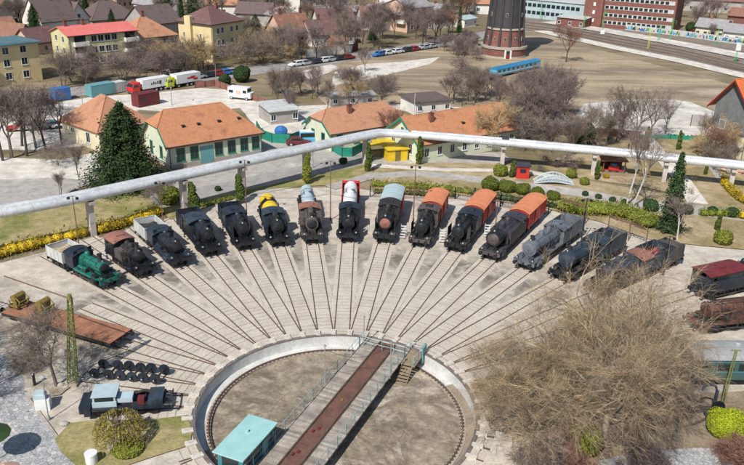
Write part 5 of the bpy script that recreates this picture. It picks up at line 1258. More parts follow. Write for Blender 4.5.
# apartment and village houses -----------------------------------
T=house('pale yellow apartment block with a dark flat teal roof at the left edge',(-38,92),(43,80),10,8.4,0,'yellow_wall','dark_teal_roof','flat',wins=[('F',u,z,1.3,1.4) for u in(.1,.3,.58,.8) for z in(1.2,4,6.6)]+[('R',u,z,1.2,1.4) for u in(.3,.7) for z in(1.2,4,6.6)],over=.7,name='apartment_block',cat='apartment block')
parts_box(T,'balcony',[(L0*1.0,L0+2.6,-1.2,-.05,z,z+1.0) for L0 in(2.5,) for z in(2.8,5.6)],'white_render')
house('small white house with a blue-grey roof above the yellow block at the left edge',(-20,62),(13,58),7,4.5,1.2,'white_render','dark_teal_roof','flat',wins=wrow('F',3,1.4,1,1.2))
house('low house with a rust-red roof at the far left edge',(-30,40),(18,36),8,3,2.2,'pink_wall','tile_brown',wins=wrow('F',3,1.0,1,1.2))
T=house('yellow-green apartment block with a pinkish red roof and white balconies',(72,70),(139,62),9.5,8.0,1.5,'lime_wall','tile_pinkred','gable',wins=[('F',u,z,1.3,1.4) for u in(.36,.46,.56,.66) for z in(1,3.6,6.2)]+[('L',u,z,1,1.3) for u in(.3,.7) for z in(1,3.6,6.2)],chim=((.1,.5),(.35,.5)),name='apartment_block',cat='apartment block')
Lp=(G(139,62)-G(72,70)).length
for u in(.06,.8):
    for z in(2.9,5.5):
        parts_box(T,'balcony',[(Lp*u,Lp*u+3.6,-1.2,-1.08,z,z+1.0),(Lp*u,Lp*u+3.6,-1.08,-.01,z-.1,z+.05),(Lp*u,Lp*u+.1,-1.08,-.01,z+.05,z+1.0),(Lp*u+3.5,Lp*u+3.6,-1.08,-.01,z+.05,z+1.0)],'white_render')
        parts_box(T,'balcony_door',[(Lp*u+.4,Lp*u+3.2,-.03,.01,z+.06,z+2.2)],'glass_dark')
house('large house with a steep dark brown roof and big white gable, upper left',(44,40),(80,36),11,5.0,6.0,'white_render','tile_dark',wins=wrow('F',3,1,1,1.3)+[('L',.35,2,1,1.3),('L',.65,2,1,1.3)],chim=((.55,.45),(.8,.6)),over=.3)
house('house with a dark roof and small white front gable, right of the big white gable',(70,36),(92,33),16,4.4,5.0,'white_render','tile_dark',ridge='y',wins=[('F',.35,1.2,1,1.2),('F',.65,1.2,1,1.2),('F',.5,5,1,1.1)],over=.5,chim=((.5,.5),))
house('wide hipped house with a dark brown roof behind the pink-roofed block',(94,34),(140,30),12,4,5,'grey_wall','tile_dark','hip',wins=wrow('F',4,1.2,1,1.2),chim=((.5,.5),))
house('small brown-roofed house between the yellow block and the big white gable',(34,56),(60,52),8,3.2,3.2,'pink_wall','tile_maroon',wins=wrow('F',3,1,.9,1.2))
house('little house with an ochre gable left of the narrow dark conifer',(22,50),(34,48),9,3.6,3,'cream','tile_brown',ridge='y',wins=[('F',.5,1,1,1.1)])
house('grey house with a worn orange-brown hipped roof right of the pink-roofed block',(136,60),(178,55),12,5.4,4.4,'grey_wall','tile_orange_old','hip',wins=[('F',u,z,1,1.3) for u in(.12,.32,.52,.72,.9) for z in(.9,3.4)],chim=((.5,.5),))
T=house('three-storey cream block with a maroon hipped roof and chimney',(180,58),(214,63),12,9.6,3.6,'yellow_wall','tile_maroon','hip',wins=[('F',u,z,.5,1.1) for u in(.18,.42,.66) for z in(5.8,)]+[('R',u,z,.9,1.3) for u in(.18,.32,.62,.8) for z in(1.2,4.2,7.2)],chim=((.6,.6),),name='apartment_block',cat='apartment block')
parts_box(T,'stair_tower',[(3.2,5.2,-.9,.3,0,11.2)],'yellow_wall')
house('grey house with a dark grey-brown roof between the worn orange roof and the cream block',(150,42),(182,38),12,5,4.5,'grey_wall','tile_dark',wins=wrow('F',4,1.2,1,1.2))
house('white-gabled house behind the grey roof near the top edge',(158,20),(178,18),14,5,6,'white_render','tile_grey',ridge='y',wins=[('F',.3,1.5,1,1.2),('F',.7,1.5,1,1.2)])
house('far house with a red-orange roof at the top edge, left one','x' and (118,12),(138,10),10,5,3.2,'pink_wall','tile_orange',wins=wrow('F',4,2,1,1.3),group=None)
house('far house with a red-orange roof at the top edge, right one',(139,10),(158,8),10,5,3.2,'white_render','tile_orange',wins=wrow('F',4,2,1,1.3))
T=house('long farmhouse with a salmon pink gable and brown tiled roof, left part',(283,48),(312,45),9,4.2,4.6,'pink_wall','tile_brown',wins=wrow('F',3,1,.9,1.2)+[('L',.35,1.2,1,1.2),('L',.65,1.2,1,1.2)],chim=((.2,.5),(.9,.5)))
house('long low house with a brown-red roof and orange end wall, right of the salmon gable',(312,47),(355,44),9,3.4,3.6,'white_render','tile_maroon',wins=wrow('F',5,.9,.9,1.1),chim=((.3,.5),))
house('orange-walled annex at the end of the long brown-roofed row',(334,50),(347,49),4,2.6,1.2,'rust_orange','tile_brown',wins=wrow('F',1,.9,.9,1.1))
house('grey domed-roof warehouse behind the salmon gable',(283,30),(305,28),12,4,2.6,'grey_wall','tile_grey','hip')
T=house('pale apartment building with stacked balconies, top centre',(408,33),(432,30),12,8,2.4,'pink_wall','tile_grey',wins=[('F',u,z,1.1,1.3) for u in(.15,.4,.65,.9) for z in(1,3.7,6.2)],name='apartment_block',cat='apartment block')
parts_box(T,'balcony',[(-1.4,0,1,5,z,z+1) for z in(2.8,5.4)],'white_render')
house('white house with dark-edged gables left of the thin green conifer',(432,30),(452,27),9,4.6,3.4,'white_render','tile_grey',ridge='y',trim=None,wins=[('F',.3,1,1,1.2),('F',.7,1,1,1.2)],chim=((.5,.4),))
house('white block with blue-grey roof near the top edge, left of the pale apartments',(398,16),(415,14),10,7,2,'white_render','bluegrey_sheet',wins=[('F',u,z,1.1,1.3) for u in(.3,.7) for z in(1,4)])
house('long white industrial hall near the top edge above the salmon gable',(300,12),(350,8),14,5,1.5,'white_render','tile_grey',wins=wrow('F',8,2,1.5,1.3))
house('beige hall with a pale roof at the top edge, left of the pale apartments',(345,22),(385,18),10,3.4,1.2,'cream','tile_grey',wins=wrow('F',5,1.2,1.2,1.2))
house('low white hut behind the thicket left of the tower',(464,28),(476,26),6,2.8,.8,'white_render','bluegrey_sheet',wins=wrow('F',2,1,.8,.9))
house('dark little shed beside the foot of the water tower',(466,48),(478,46),5,2.6,1.4,'grey_wall','tile_dark',wins=wrow('F',1,1,.8,.9),name='shed',cat='shed')
# factory -----------------------------------------------------
wn=[]
T=house('long four-storey red brick factory with white window bands at the top right',(583,26),(672,34),16,12,0,'brick','tile_dark','flat',wins=[],name='factory',cat='factory')
Lf=(G(672,34)-G(583,26)).length
for z in(1.4,4.0,6.7,9.5):
    parts_box(T,'window_band',[(7,Lf-.6,-.06,.02,z,z+1.3)],'lightgrey')
    parts_box(T,'glazing',[(7.2+k*1.7,8.4+k*1.7,-.09,-.05,z+.15,z+1.15) for k in range(int((Lf-9)/1.7))],'glass_dark')
for k in range(4): parts_box(T,'stair_window',[(3.2,4.0,-1.56,-1.48,2+k*2.8,3.2+k*2.8)],'white')
parts_box(T,'stair_tower',[(0.0,6.6,-1.5,-.01,0,13.4)],'brick')
T=house('long pale blue factory hall with ribbon windows, left of the brick factory',(520,17),(584,24),14,7,0,'bluegrey_sheet','lightgrey','flat',name='factory',cat='factory')
Lf=(G(584,24)-G(520,17)).length
for z in(1.6,4.4): parts_box(T,'glazing',[(1+k*2,2.5+k*2,-.05,.02,z,z+1.3) for k in range(int(Lf/2)-1)],'glass_dark')
house('low brick outbuilding in front of the pale blue hall',(556,26),(583,29),6,3.2,.4,'brick','lightgrey','shed',wins=wrow('F',3,1,1,1),name='outbuilding',cat='outbuilding')
house('cream railway house with a grey roof and small dark windows, right of the bare trees',(694,37),(722,40),8,3.6,2.4,'cream','tile_grey',wins=wrow('F',4,1,1,1.2),chim=((.4,.5),))
house('white railway house with a grey roof at the upper right edge',(722,42),(760,46),8,3.4,2.2,'white_render','tile_grey',wins=wrow('F',4,1,1,1.2))
house('brick house with a red-brown roof at the top right edge',(726,26),(770,30),9,4,2.5,'brick','tile_brown',wins=wrow('F',3,1,1,1.2))
house('long dark red roof seen at the very top right edge',(672,10),(744,14),12,5,2.5,'grey_wall','tile_brown',wins=wrow('F',6,1,1,1.2),name='warehouse')
# background rows that fill the top strip
rnd=random.Random(91)
cols=[('tile_brown','brown-tiled'),('tile_grey','grey-tiled'),('tile_orange_old','weathered orange'),('tile_dark','dark'),('tile_maroon','maroon')]
for k,(x,y,L_,wl) in enumerate(((-40,22,14,'white_render'),(8,16,13,'grey_wall'),(205,16,14,'white_render'),(236,25,12,'grey_wall'),(318,33,12,'white_render'),(362,30,11,'white_render'),(376,5,13,'pink_wall'),(475,14,12,'white_render'),(540,4,14,'grey_wall'),(185,6,14,'cream'))):
    rc=cols[k%5];A_=G(x,y);an=rnd.uniform(-.2,.3);B_=A_+Vector((math.cos(an)*L_,math.sin(an)*L_,0))
    house('far small house with a %s roof %s'%(rc[1],['beyond the left frame edge','at the top left behind the bare trees','above the cream block','left of the broad conifer','beside the long brown-roofed row','between the sandy clearing trees and the beige hall','at the top edge above the pale apartments','at the top edge left of the tower','at the top edge behind the blue hall','at the top edge above the worn grey roof'][k]),(A_.x,A_.y),(B_.x,B_.y),9,4,3.2,wl,rc[0],world=True,wins=wrow('F',3,1.2,1,1.2))
# water tower ---------------------------------------------------
tp=G(503,55);T=thing('water_tower','tall dark round water tower on a brick base ringed in white',"tower",tp)
def lath(prof,name,m,par=T,n=28,sm=True):
    b=MB();b.lathe(prof,(0,0,0),'z',n);o=b.build(name,m,par)
    if sm: smooth_angle(o,25)
    return o
RB=6.3
lath([(RB,-.2),(RB,2.4)],'base_wall','brick');lath([(RB+.25,2.4),(RB+.25,3.0),(RB-.2,3.05)],'base_ring','tower_trim');lath([(RB+.15,-.2),(RB+.15,.45),(RB+.01,.45)],'plinth','tower_trim')
lath([(RB-.6,3.0),(RB-1.0,5.2),(RB-1.25,7.5)],'lower_drum','brick')
lath([(RB-.95,7.5),(RB-1.0,7.9),(RB-1.3,7.95)],'cornice','tower_trim')
lath([(RB-1.3,7.9),(RB-2.1,20),(RB-2.4,28),(RB-1.0,30),(RB-1.0,36),(RB-3,39),(.4,41)],'shaft','tower_dark')
for k in range(12):
    t=2*PI*k/12+.13;b=MB()
    p0=Vector((math.cos(t)*(RB-.45),math.sin(t)*(RB-.45),3.0));p1=Vector((math.cos(t)*(RB-1.15),math.sin(t)*(RB-1.15),7.9));p2=Vector((math.cos(t)*(RB-2.15),math.sin(t)*(RB-2.15),24))
    b.tube([p0,p1,p2],.34,6);b.build('rib','tower_dark',T)
for k in range(12):
    t=2*PI*(k+.5)/12+.13
    for (z,rr) in ((4.6,RB-.86),(11,RB-1.46),(16,RB-1.8)):
        if z>5 and k%2: continue
        b=MB();Tm=Matrix.Rotation(t,4,'Z');b.box(rr-.1,rr+.08,-.3,.3,z,z+1.1,Tm);w_=b.build('window','tower_trim',T)
        b=MB();b.box(rr+.05,rr+.095,-.2,.2,z+.1,z+1.0,Tm);b.build('pane','glass_dark',w_)
b=MB();Tm=Matrix.Rotation(-PI/2+.05,4,'Z');b.box(RB-.1,RB+.12,-1.0,1.0,0,2.39,Tm);d=b.build('door_frame','white_render',T)
b=MB();b.box(RB+.1,RB+.16,-.55,.55,0,1.2,Tm);b.build('door','darkred',T);b=MB();b.box(RB+.1,RB+.16,-.5,.5,1.25,2.2,Tm);b.build('door_light','glass_dark',T)
BB.append((tp.x-8,tp.x+8,tp.y-8,tp.y+8))
# ================================================================ SMALL BUILDINGS AND STRUCTURES
def simple(name,label,cat,px,py,rz,parts,group=None):
    T=thing(name,label,cat,G(px,py),rz,group)
    for nm,m,bxs in parts: parts_box(T,nm,bxs,m)
    return T
T=simple('booth','small yellow booth with a flat overhanging roof under the pipe bend','booth',388,162,R(18),[('wall','yellow',[(0,3.3,0,2.4,0,1.9)]),('roof','yellow',[(-.25,3.55,-.25,2.65,1.91,2.05)]),('door','old_yellow',[(1.2,2.1,-.04,-.001,.02,1.75)])])
T=simple('market_shelter','low shelter with a pale yellow roof behind the yellow booth','shelter',368,158,R(22),[('post','green_trim',[(0,.12,0,.12,0,2),(4.6,4.72,0,.12,0,2),(0,.12,2.6,2.72,0,2),(4.6,4.72,2.6,2.72,0,2)]),('roof','yellow',[(-.3,5,-.3,3,2.0,2.12)]),('counter','wood_old',[(.3,4.3,.2,.6,0,1.0)])])
T=simple('kiosk','small bright red hut with dark openings beside the concrete pier','hut',516,179,R(-3),[('wall','red_paint',[(0,1.9,0,1.8,0,2.0)]),('roof','darkgrey',[(-.2,2.1,-.25,2.0,2.01,2.14)]),('window','glass_dark',[(.5,1.4,-.03,-.001,1.0,1.6)]),('door','darkred',[(-.03,-.001,.4,1.2,.02,1.8)])])
T=simple('playhouse','orange-roofed wooden pavilion with a small red carriage inside','pavilion',602,174,R(-6),[('post','rust',[(0,.14,0,.14,0,2.2),(3.2,3.34,0,.14,0,2.2),(0,.14,2.4,2.54,0,2.2),(3.2,3.34,2.4,2.54,0,2.2)]),('platform','wood_old',[(-.6,4.0,-.9,3,0,.25)]),('rail','red_paint',[(0,3.3,-.02,.04,.7,.8),(0,3.3,2.46,2.52,.7,.8)]),('back_panel','darkred',[(.14,3.2,2.4,2.45,.25,2.0)])])
b=MB();b.add([Vector((-.4,-.4,2.2)),Vector((3.75,-.4,2.2)),Vector((3.75,2.95,2.2)),Vector((-.4,2.95,2.2)),Vector((1,1.27,3.3)),Vector((2.35,1.27,3.3))],[(3,2,1,0),(0,1,5,4),(2,3,4,5),(1,2,5),(3,0,4)]);b.build('roof','rust_orange',T)
T2=thing('toy_carriage','little red and blue carriage parked inside the orange pavilion','play carriage',G(608,173)+Vector((0,0,.26)),R(-6));parts_box(T2,'body',[(0,1.6,0,.9,.2,.9)],'red_paint');parts_box(T2,'hood',[(.3,1.2,.1,.8,.9,1.25)],'blue_paint')
b=MB();[b.cyl((x,y-.05,.2),(x,y+.05,.2),.2,n=10) for x in(.3,1.3) for y in(0,.9)];b.build('wheel','black',T2)
# arch bridge (small pale blue steel truss)
q=G(534,184);q2=G(574,186);L_=(q2-q).length;T=thing('arch_bridge','small pale blue steel arch footbridge with lattice sides','footbridge',q,math.atan2((q2-q).y,(q2-q).x))
for y in(0,1.6):
    b=MB();n=12;up=[Vector((L_*k/n,y,.15+1.35*math.sin(PI*k/n))) for k in range(n+1)];lo=[Vector((L_*k/n,y,.12+.35*math.sin(PI*k/n))) for k in range(n+1)]
    b.tube(up,.1,6);b.tube(lo,.07,6)
    for k in range(1,n): b.cyl(lo[k],up[k],.05,n=5);b.cyl(lo[k],up[k+1],.04,n=4) if k<n-1 else None
    b.build('arch_truss','paleblue',T)
b=MB()
for k in range(24): x=L_*(k+.5)/24;z=.16+.35*math.sin(PI*(k+.5)/24);b.box(x-L_/50,x+L_/50,.02,1.58,z,z+.05)
b.build('deck','lightgrey',T)
# green sheet fences
def fence(pts,h,m,label,post='darkgrey',name='fence',sp=2.2,th=.05,z0=.0,cat='fence',cap=None):
    ps=[Vector((G(*p).x,G(*p).y,0)) for p in pts];o=ps[0].copy();T=thing(name,label,cat,o)
    b=MB();pp=MB()
    for i in range(len(ps)-1):
        a,c=ps[i]-o,ps[i+1]-o;L=(c-a).length;an=math.atan2((c-a).y,(c-a).x);Tm=Matrix.Translation(a)@Matrix.Rotation(an,4,'Z');b.box(0,L-.01,-th/2,th/2,z0,h,Tm)
        n=max(1,int(L/sp))
        for k in range(n): x=L*k/n;pp.box(x-.05,x+.05,-th/2-.07,-th/2-.001,0,h+.08,Tm)
    b.build('panels',m,T);pp.build('posts',post,T);
    return T
fence([(257,130),(262,139),(272,143),(290,144),(303,139),(306,134)],1.7,'green_sheet','green sheet-metal fence curving round the pale shed')
fence([(330,150),(342,157),(352,157),(362,152),(368,147)],1.6,'green_sheet','green sheet-metal fence curving behind the pipe, left of the booth')
fence([(308,131),(316,128),(323,133),(329,144)],1.8,'cream','curved cream garden wall beside the blue and white van',name='garden_wall',cat='wall')
fence([(62,146),(84,142),(100,140)],2.0,'grey_wall','dark grey wall between the bare trees and the old house',name='garden_wall',cat='wall',sp=5,th=.2)
fence([(195,88),(215,86),(232,92),(252,100)],1.4,'redbrown','brown board fence behind the white van',name='board_fence')
fence([(252,100),(272,108),(290,112)],1.3,'redbrown','brown board fence right of the white van',name='board_fence')
fence([(306,58),(336,54),(352,52)],2.0,'white_render','long white garden wall below the brown-roofed row',name='garden_wall',cat='wall',sp=6,th=.2)
fence([(344,53),(358,51)],2.2,'darkred','dark red board fence right of the white garden wall',name='board_fence')
fence([(690,126),(715,127),(760,131)],2.2,'tile_grey' if False else 'grey_wall','grey-green wall behind the slate gabled house',name='garden_wall',cat='wall',th=.2)
fence([(640,139),(670,139),(700,141),(718,143)],.8,'green_sheet','low dark green fence along the gravel lot',sp=3)
fence([(590,134),(620,136),(640,138)],1.2,'redbrown','low brown fence along the left end of the gravel lot',name='board_fence')
# iron railing behind the vans
def railing(pts,h,label,m='pole_rust',sp=.35):
    ps=[Vector((G(*p).x,G(*p).y,0)) for p in pts];o=ps[0].copy();T=thing('iron_railing',label,'railing',o);b=MB();c_=MB()
    for i in range(len(ps)-1):
        a,c=ps[i]-o,ps[i+1]-o;L=(c-a).length;d=(c-a)/L
        for z in(.15,h*.55,h): b.cyl(a+Vector((0,0,z)),c+Vector((0,0,z)),.035,n=4)
        n=int(L/sp)
        for k in range(n): p=a+d*(L*k/n);b.cyl(p,p+Vector((0,0,h)),.018,n=3)
        n=max(1,int(L/3))
        for k in range(n+1): p=a+d*(L*k/n);c_.box(p.x-.07,p.x+.07,p.y-.07,p.y+.07,0,h+.2)
    b.build('bars',m,T);c_.build('posts','black',T)
railing([(370,197),(400,198),(430,199),(455,199)],1.5,'dark iron railing in front of the hedge behind the leftmost vans')
railing([(455,199),(500,207),(548,214)],1.5,'dark iron railing in front of the hedge behind the middle vans')
def pergola(pts,label):
    ps=[Vector((G(*p).x,G(*p).y,0)) for p in pts];o=ps[0].copy();T=thing('pergola',label,'pergola',o);b=MB();c_=MB()
    for i,p in enumerate(ps):
        a=p-o;pb=MB();pb.cyl(a,a+Vector((0,0,2.3)),.07,n=6);pb.build('post','pole_rust',T)
        if i<len(ps)-1:
            c=ps[i+1]-o;c_.cyl(a+Vector((0,0,2.3)),c+Vector((0,0,2.3)),.07,n=5);c_.cyl(a+Vector((0,.7,2.3)),c+Vector((0,.7,2.3)),.07,n=5)
            for k in range(5): m_=a.lerp(c,k/5);c_.cyl(m_+Vector((0,-.2,2.37)),m_+Vector((0,.9,2.37)),.045,n=4)
    c_.build('beams','rust',T)
pergola([(607,234),(628,241),(645,248)],'rusty pergola frame behind the tender of the slate blue engine')
pergola([(562,217),(585,224)],'rusty pergola frame behind the grey-blue engine')
# ================================================================ POLES AND LAMPS
def lamp_post(px,by,ty,label,m='pole_rust',kind='double',group=None,r=.075,name='lamp_post'):
    q=G(px,by);h=max(2,HT((px,by),ty));T=thing(name,label,'lamp post',q,0,group);b=MB();b.cyl((0,0,0),(0,0,.35),.14,.12,8);b.cyl((0,0,.35),(0,0,h),r,r*.65,8);b.build('pole',m,T)
    if kind=='double':
        b=MB();b.tube([(-.5,0,h-.15),(0,0,h),(.5,0,h-.15)],.03,5);b.build('bracket',m,T)
        for s in(-1,1): b=MB();b.lathe([(.05,h-.12),(.2,h-.22),(.16,h-.4),(.03,h-.45)],(s*.5,0,0),'z',10);b.build('lamp_head','black',T)
    elif kind=='single': b=MB();b.lathe([(.05,h+.3),(.24,h+.18),(.2,h),(.05,h-.08)],(0,0,0),'z',10);b.build('lamp_head','lamp_glass',T)
    elif kind=='street': b=MB();b.tube([(0,0,h),(0,-.5,h+.25),(0,-1.3,h+.25)],.05,5);b.box(-.12,.12,-1.9,-1.2,h+.2,h+.32);b.build('lamp_arm','pole_grey',T)
    return T
lamp_post(79.5,249,196,'rusty lamp post behind the green engine, in front of the pipe at left',group='lamp posts ringing the engines')
lamp_post(163,222,181,'rusty lamp post left of the second pier, against the spruce side',group='lamp posts ringing the engines')
lamp_post(247,222,160,'tall rusty lamp post beside the bushy cypress',group='lamp posts ringing the engines')
lamp_post(330.5,220,161,'tall rusty lamp post between the pale blue and the white tank wagons',group='lamp posts ringing the engines')
lamp_post(413,224,165,'tall rusty lamp post between the grey-roofed and first orange-roofed vans',group='lamp posts ringing the engines')
lamp_post(494,243,200,'rusty lamp post between the last two orange-roofed vans',group='lamp posts ringing the engines')
lamp_post(581,243,198,'dark lamp post in front of the tender of the grey-blue engine','black',group='lamp posts ringing the engines')
lamp_post(663,275,236,'dark lamp post in front of the red-topped tender','black',group='lamp posts ringing the engines')
lamp_post(49,420,379,'thin grey lamp post beside the wrapped white object at lower left','pole_grey','single',r=.05)
lamp_post(85,123,88,'tall thin grey street lamp at the left side of the pale lot','pole_grey','street')
lamp_post(172,105,70,'tall thin grey street lamp beside the white trailer','pole_grey','street')
lamp_post(122,80,60,'thin grey street lamp behind the red-cabbed truck','pole_grey','street')
lamp_post(216,80,64,'thin grey street lamp left of the cream block','pole_grey','street')
lamp_post(414,117,94,'white lamp post between the two right-hand station roofs','lightgrey','street')
lamp_post(60,196,176,'thin pale post behind the pipe at left','pole_grey','single')
lamp_post(313,168,152,'thin pale lamp post standing under the pipe near the cypress','pole_grey','single')
# wires between the tall posts
def wire(a,ta,b_,tb,label):
    pa=G(*a);pb=G(*b_);ha=HT(a,ta);hb=HT(b_,tb);pa.z=ha*.45;pb.z=hb*.45;T=MB();T.tube([pa.lerp(pb,k/12)-Vector((0,0,.5*math.sin(PI*k/12))) for k in range(13)],.02,3);o=T.build('overhead_cable','black');tag(o,label,'cable','cables slung between the lamp posts')
wire((247,222),160,(330.5,220),161,'thin cable slung between the lamp posts beside the pale blue tank wagon')
wire((330.5,220),161,(413,224),165,'thin cable slung between the lamp posts around the grey-roofed van')
wire((413,224),165,(494,243),200,'thin cable slung behind the middle orange-roofed van')
wire((79.5,249),196,(163,222),181,'thin cable slung between the two leftmost lamp posts')
wire((163,222),181,(247,222),160,'thin cable slung behind the black engines at left')
# mast with long arm at lower left
q=G(73,384);T=thing('signal_mast','green lattice mast with a long thin arm pointing left, beside the bare tree','mast',q,0)
h=HT((73,384),298)
b=MB()
for sx in(-1,1):
    for sy in(-1,1): b.cyl((sx*.34,sy*.30,0),(sx*.15+.75,sy*.12,h),.055,.045,5)
n=11
for k in range(n):
    f=k/n;g_=(k+1)/n
    def pt(sx,sy,f): return Vector((sx*(.34-.19*f)+.75*f,sy*(.30-.18*f),h*f))
    for (s1,s2) in (((-1,-1),(1,-1)),((1,-1),(1,1)),((1,1),(-1,1)),((-1,1),(-1,-1))): b.cyl(pt(*s1,f),pt(*s2,g_),.032,n=4);b.cyl(pt(*s1,g_),pt(*s2,g_),.03,n=4)
b.build('lattice_tower','pole_green',T)
e=G(4,276,h+.1)-q;b=MB();b.tube([(.75,0,h-.05),(e.x,e.y,h+.1)],.05,6);b.build('arm','rust',T)
b=MB();b.cyl((.75,0,h-.1),(.75,0,h+.3),.2,.18,8);b.build('mast_head','pole_green',T)
b=MB();b.box(-.5,.5,-.5,.5,0,.25);b.build('footing','kerb_concrete',T)
# leaning mast bottom right
q=G(720,413);h=HT((720,413),350);T=thing('leaning_post','green-yellow lattice post beside the lime bush at the right edge','post',q,0)
b=MB()
for sx in(-1,1):
    b.cyl((sx*.13,0,0),(sx*.08+.1,0,h),.045,n=5)
for k in range(10): z=h*k/10;b.cyl((-.13+.01*k,0,z),(.13+.008*k,0,z+h/10),.02,n=4)
b.cyl((0,.2,0),(.1,.1,h),.05,n=5);b.build('lattice','pole_green',T)
b=MB();b.cyl((-.3,0,h),(.5,0,h),.05,n=6);b.build('crossbar','pole_green',T)
# water crane / machine beside it
q=G(711,418);T=thing('hand_winch','dark blue old hand winch with a curved pipe beside the leaning post','machine',q,0)
b=MB();b.cyl((0,0,0),(0,0,2.6),.16,.13,10);b.box(-.5,.5,-.4,.4,0,.3);b.build('column','slateblue',T)
b=MB();b.tube([(0,0,2.5),(-.2,0,3.0),(-.7,0,3.2),(-1.1,0,3.0),(-1.2,0,2.6)],.09,8);b.build('spout','slateblue',T)
b=MB();b.lathe([(.5,-.04),(.55,-.04),(.55,.04),(.5,.04)],(.25,-.2,1.2),'y',16);b.cyl((.25,-.2,.75),(.25,-.2,1.65),.03,n=4);b.cyl((-.2,-.2,1.2),(.7,-.2,1.2),.03,n=4);b.build('hand_wheel','black',T)
# logs / scrap heap under the coach
rnd=random.Random(8);q=G(688,409);T=thing('log_pile','heap of dark old logs and beams below the green coach','log pile',q,0)
for k in range(14):
    b=MB();z=.15+.25*(k//5);x=rnd.uniform(-1.2,1.2);y=rnd.uniform(-.7,.7);a=rnd.uniform(-.35,.35);L_=rnd.uniform(1.0,1.7);b.cyl((x-L_*math.cos(a),y-L_*math.sin(a),z),(x+L_*math.cos(a),y+L_*math.sin(a),z+rnd.uniform(0,.12)),rnd.uniform(.12,.2),n=8);b.build('log','bark_dark' if k%3 else 'bark',T)
b=MB();b.tube([G(680,429)+Vector((0,0,.1)),G(690,427)+Vector((0,0,.12)),G(700,424)+Vector((0,0,.3)),G(706,421)+Vector((0,0,.2))],.09,6);o=b.build('fallen_branch','bark_dark');tag(o,'dark curved branch lying on the dirt left of the lime bush','branch')
b=MB();p=G(676,433);b.cyl((0,0,0),(0,0,1.0),.12,.1,8);b.lathe([(.02,1.0),(.12,1.02),(.1,1.15),(.02,1.18)],n=8);o=b.build('short_post','black');o.location=p;tag(o,'short black post at the foot of the trees left of the branch','post')
# concrete pipe and bits bottom left
b=MB();b.lathe([(.28,0),(.42,0),(.42,.75),(.45,.78),(.45,.9),(.28,.9)],n=20);o=b.build('concrete_ring','white');smooth_angle(o);o.location=G(92,463);tag(o,'round white concrete drum on the grass at the bottom left','drum')
p=G(37,384);b=MB();b.cyl((0,0,0),(0,0,1.15),.13,.11,10);b.cyl((0,0,1.15),(0,0,1.28),.15,.02,10);o=b.build('bollard','black');o.location=G(35,386);tag(o,'short black bollard on the paving left of the small bare tree','bollard')
# wrapped object : small white pedestal with pale blue model on it
T=thing('display_case','white pedestal carrying a small pale blue lidded box, beside the thin lamp post','pedestal',G(44,408),R(12))
parts_box(T,'pedestal',[(-.55,.55,-.4,.4,0,.95)],'white');parts_box(T,'lidded_box',[(-.6,.3,-.3,.35,.95,1.35),(-.5,.2,-.2,.25,1.35,1.6)],'paleblue')
# parasol casting the round shadow in the corner
for (px_,py_,mt_,lab_,hz_,cr_) in ((-9,434,'leaf_dark','dark green parasol at the left edge casting a round shadow on the paving',2.4,1.3),(5,471,'pink_wall','dusky pink parasol over the paving in the bottom left corner',2.2,1.0)):
  q=G(px_,py_,hz_);q.z=0;T=thing('parasol',lab_,'parasol',q,0)
  b=MB();b.cyl((0,0,0),(0,0,hz_+.5),.04,n=8);b.build('pole','pole_grey',T)
  b=MB();n=12;vs=[Vector((0,0,hz_+.55))]+[Vector((cr_*math.cos(2*PI*k/n),cr_*math.sin(2*PI*k/n),hz_)) for k in range(n)]+[Vector((0,0,hz_+.5))]+[Vector((cr_*math.cos(2*PI*k/n),cr_*math.sin(2*PI*k/n),hz_-.05)) for k in range(n)]
  b.add(vs,[(0,1+k,1+(k+1)%n) for k in range(n)]+[(n+1,n+2+(k+1)%n,n+2+k) for k in range(n)]+[(1+k,n+2+k,n+2+(k+1)%n,1+(k+1)%n) for k in range(n)]);b.build('canopy',mt_,T)
  b=MB();b.cyl((0,0,0),(0,0,.12),.4,n=14);b.build('base','grey_wall',T)
# small litter of rails and stones round the scene
rnd=random.Random(12)
for k,(x,y,l) in enumerate(((60,386,'grey stone lying below the lattice mast'),(64,425,'flat grey stone on the dirt near the thin lamp post'),(62,352,'blue-grey object lying on the rough ground left of the mast'))):
    b=MB();random.seed(k);core(b,(0,0,.12),(.4,.28,.2),1,9);o=b.build('stone','grey_wall');o.location=G(x,y);tag(o,l,'stone')
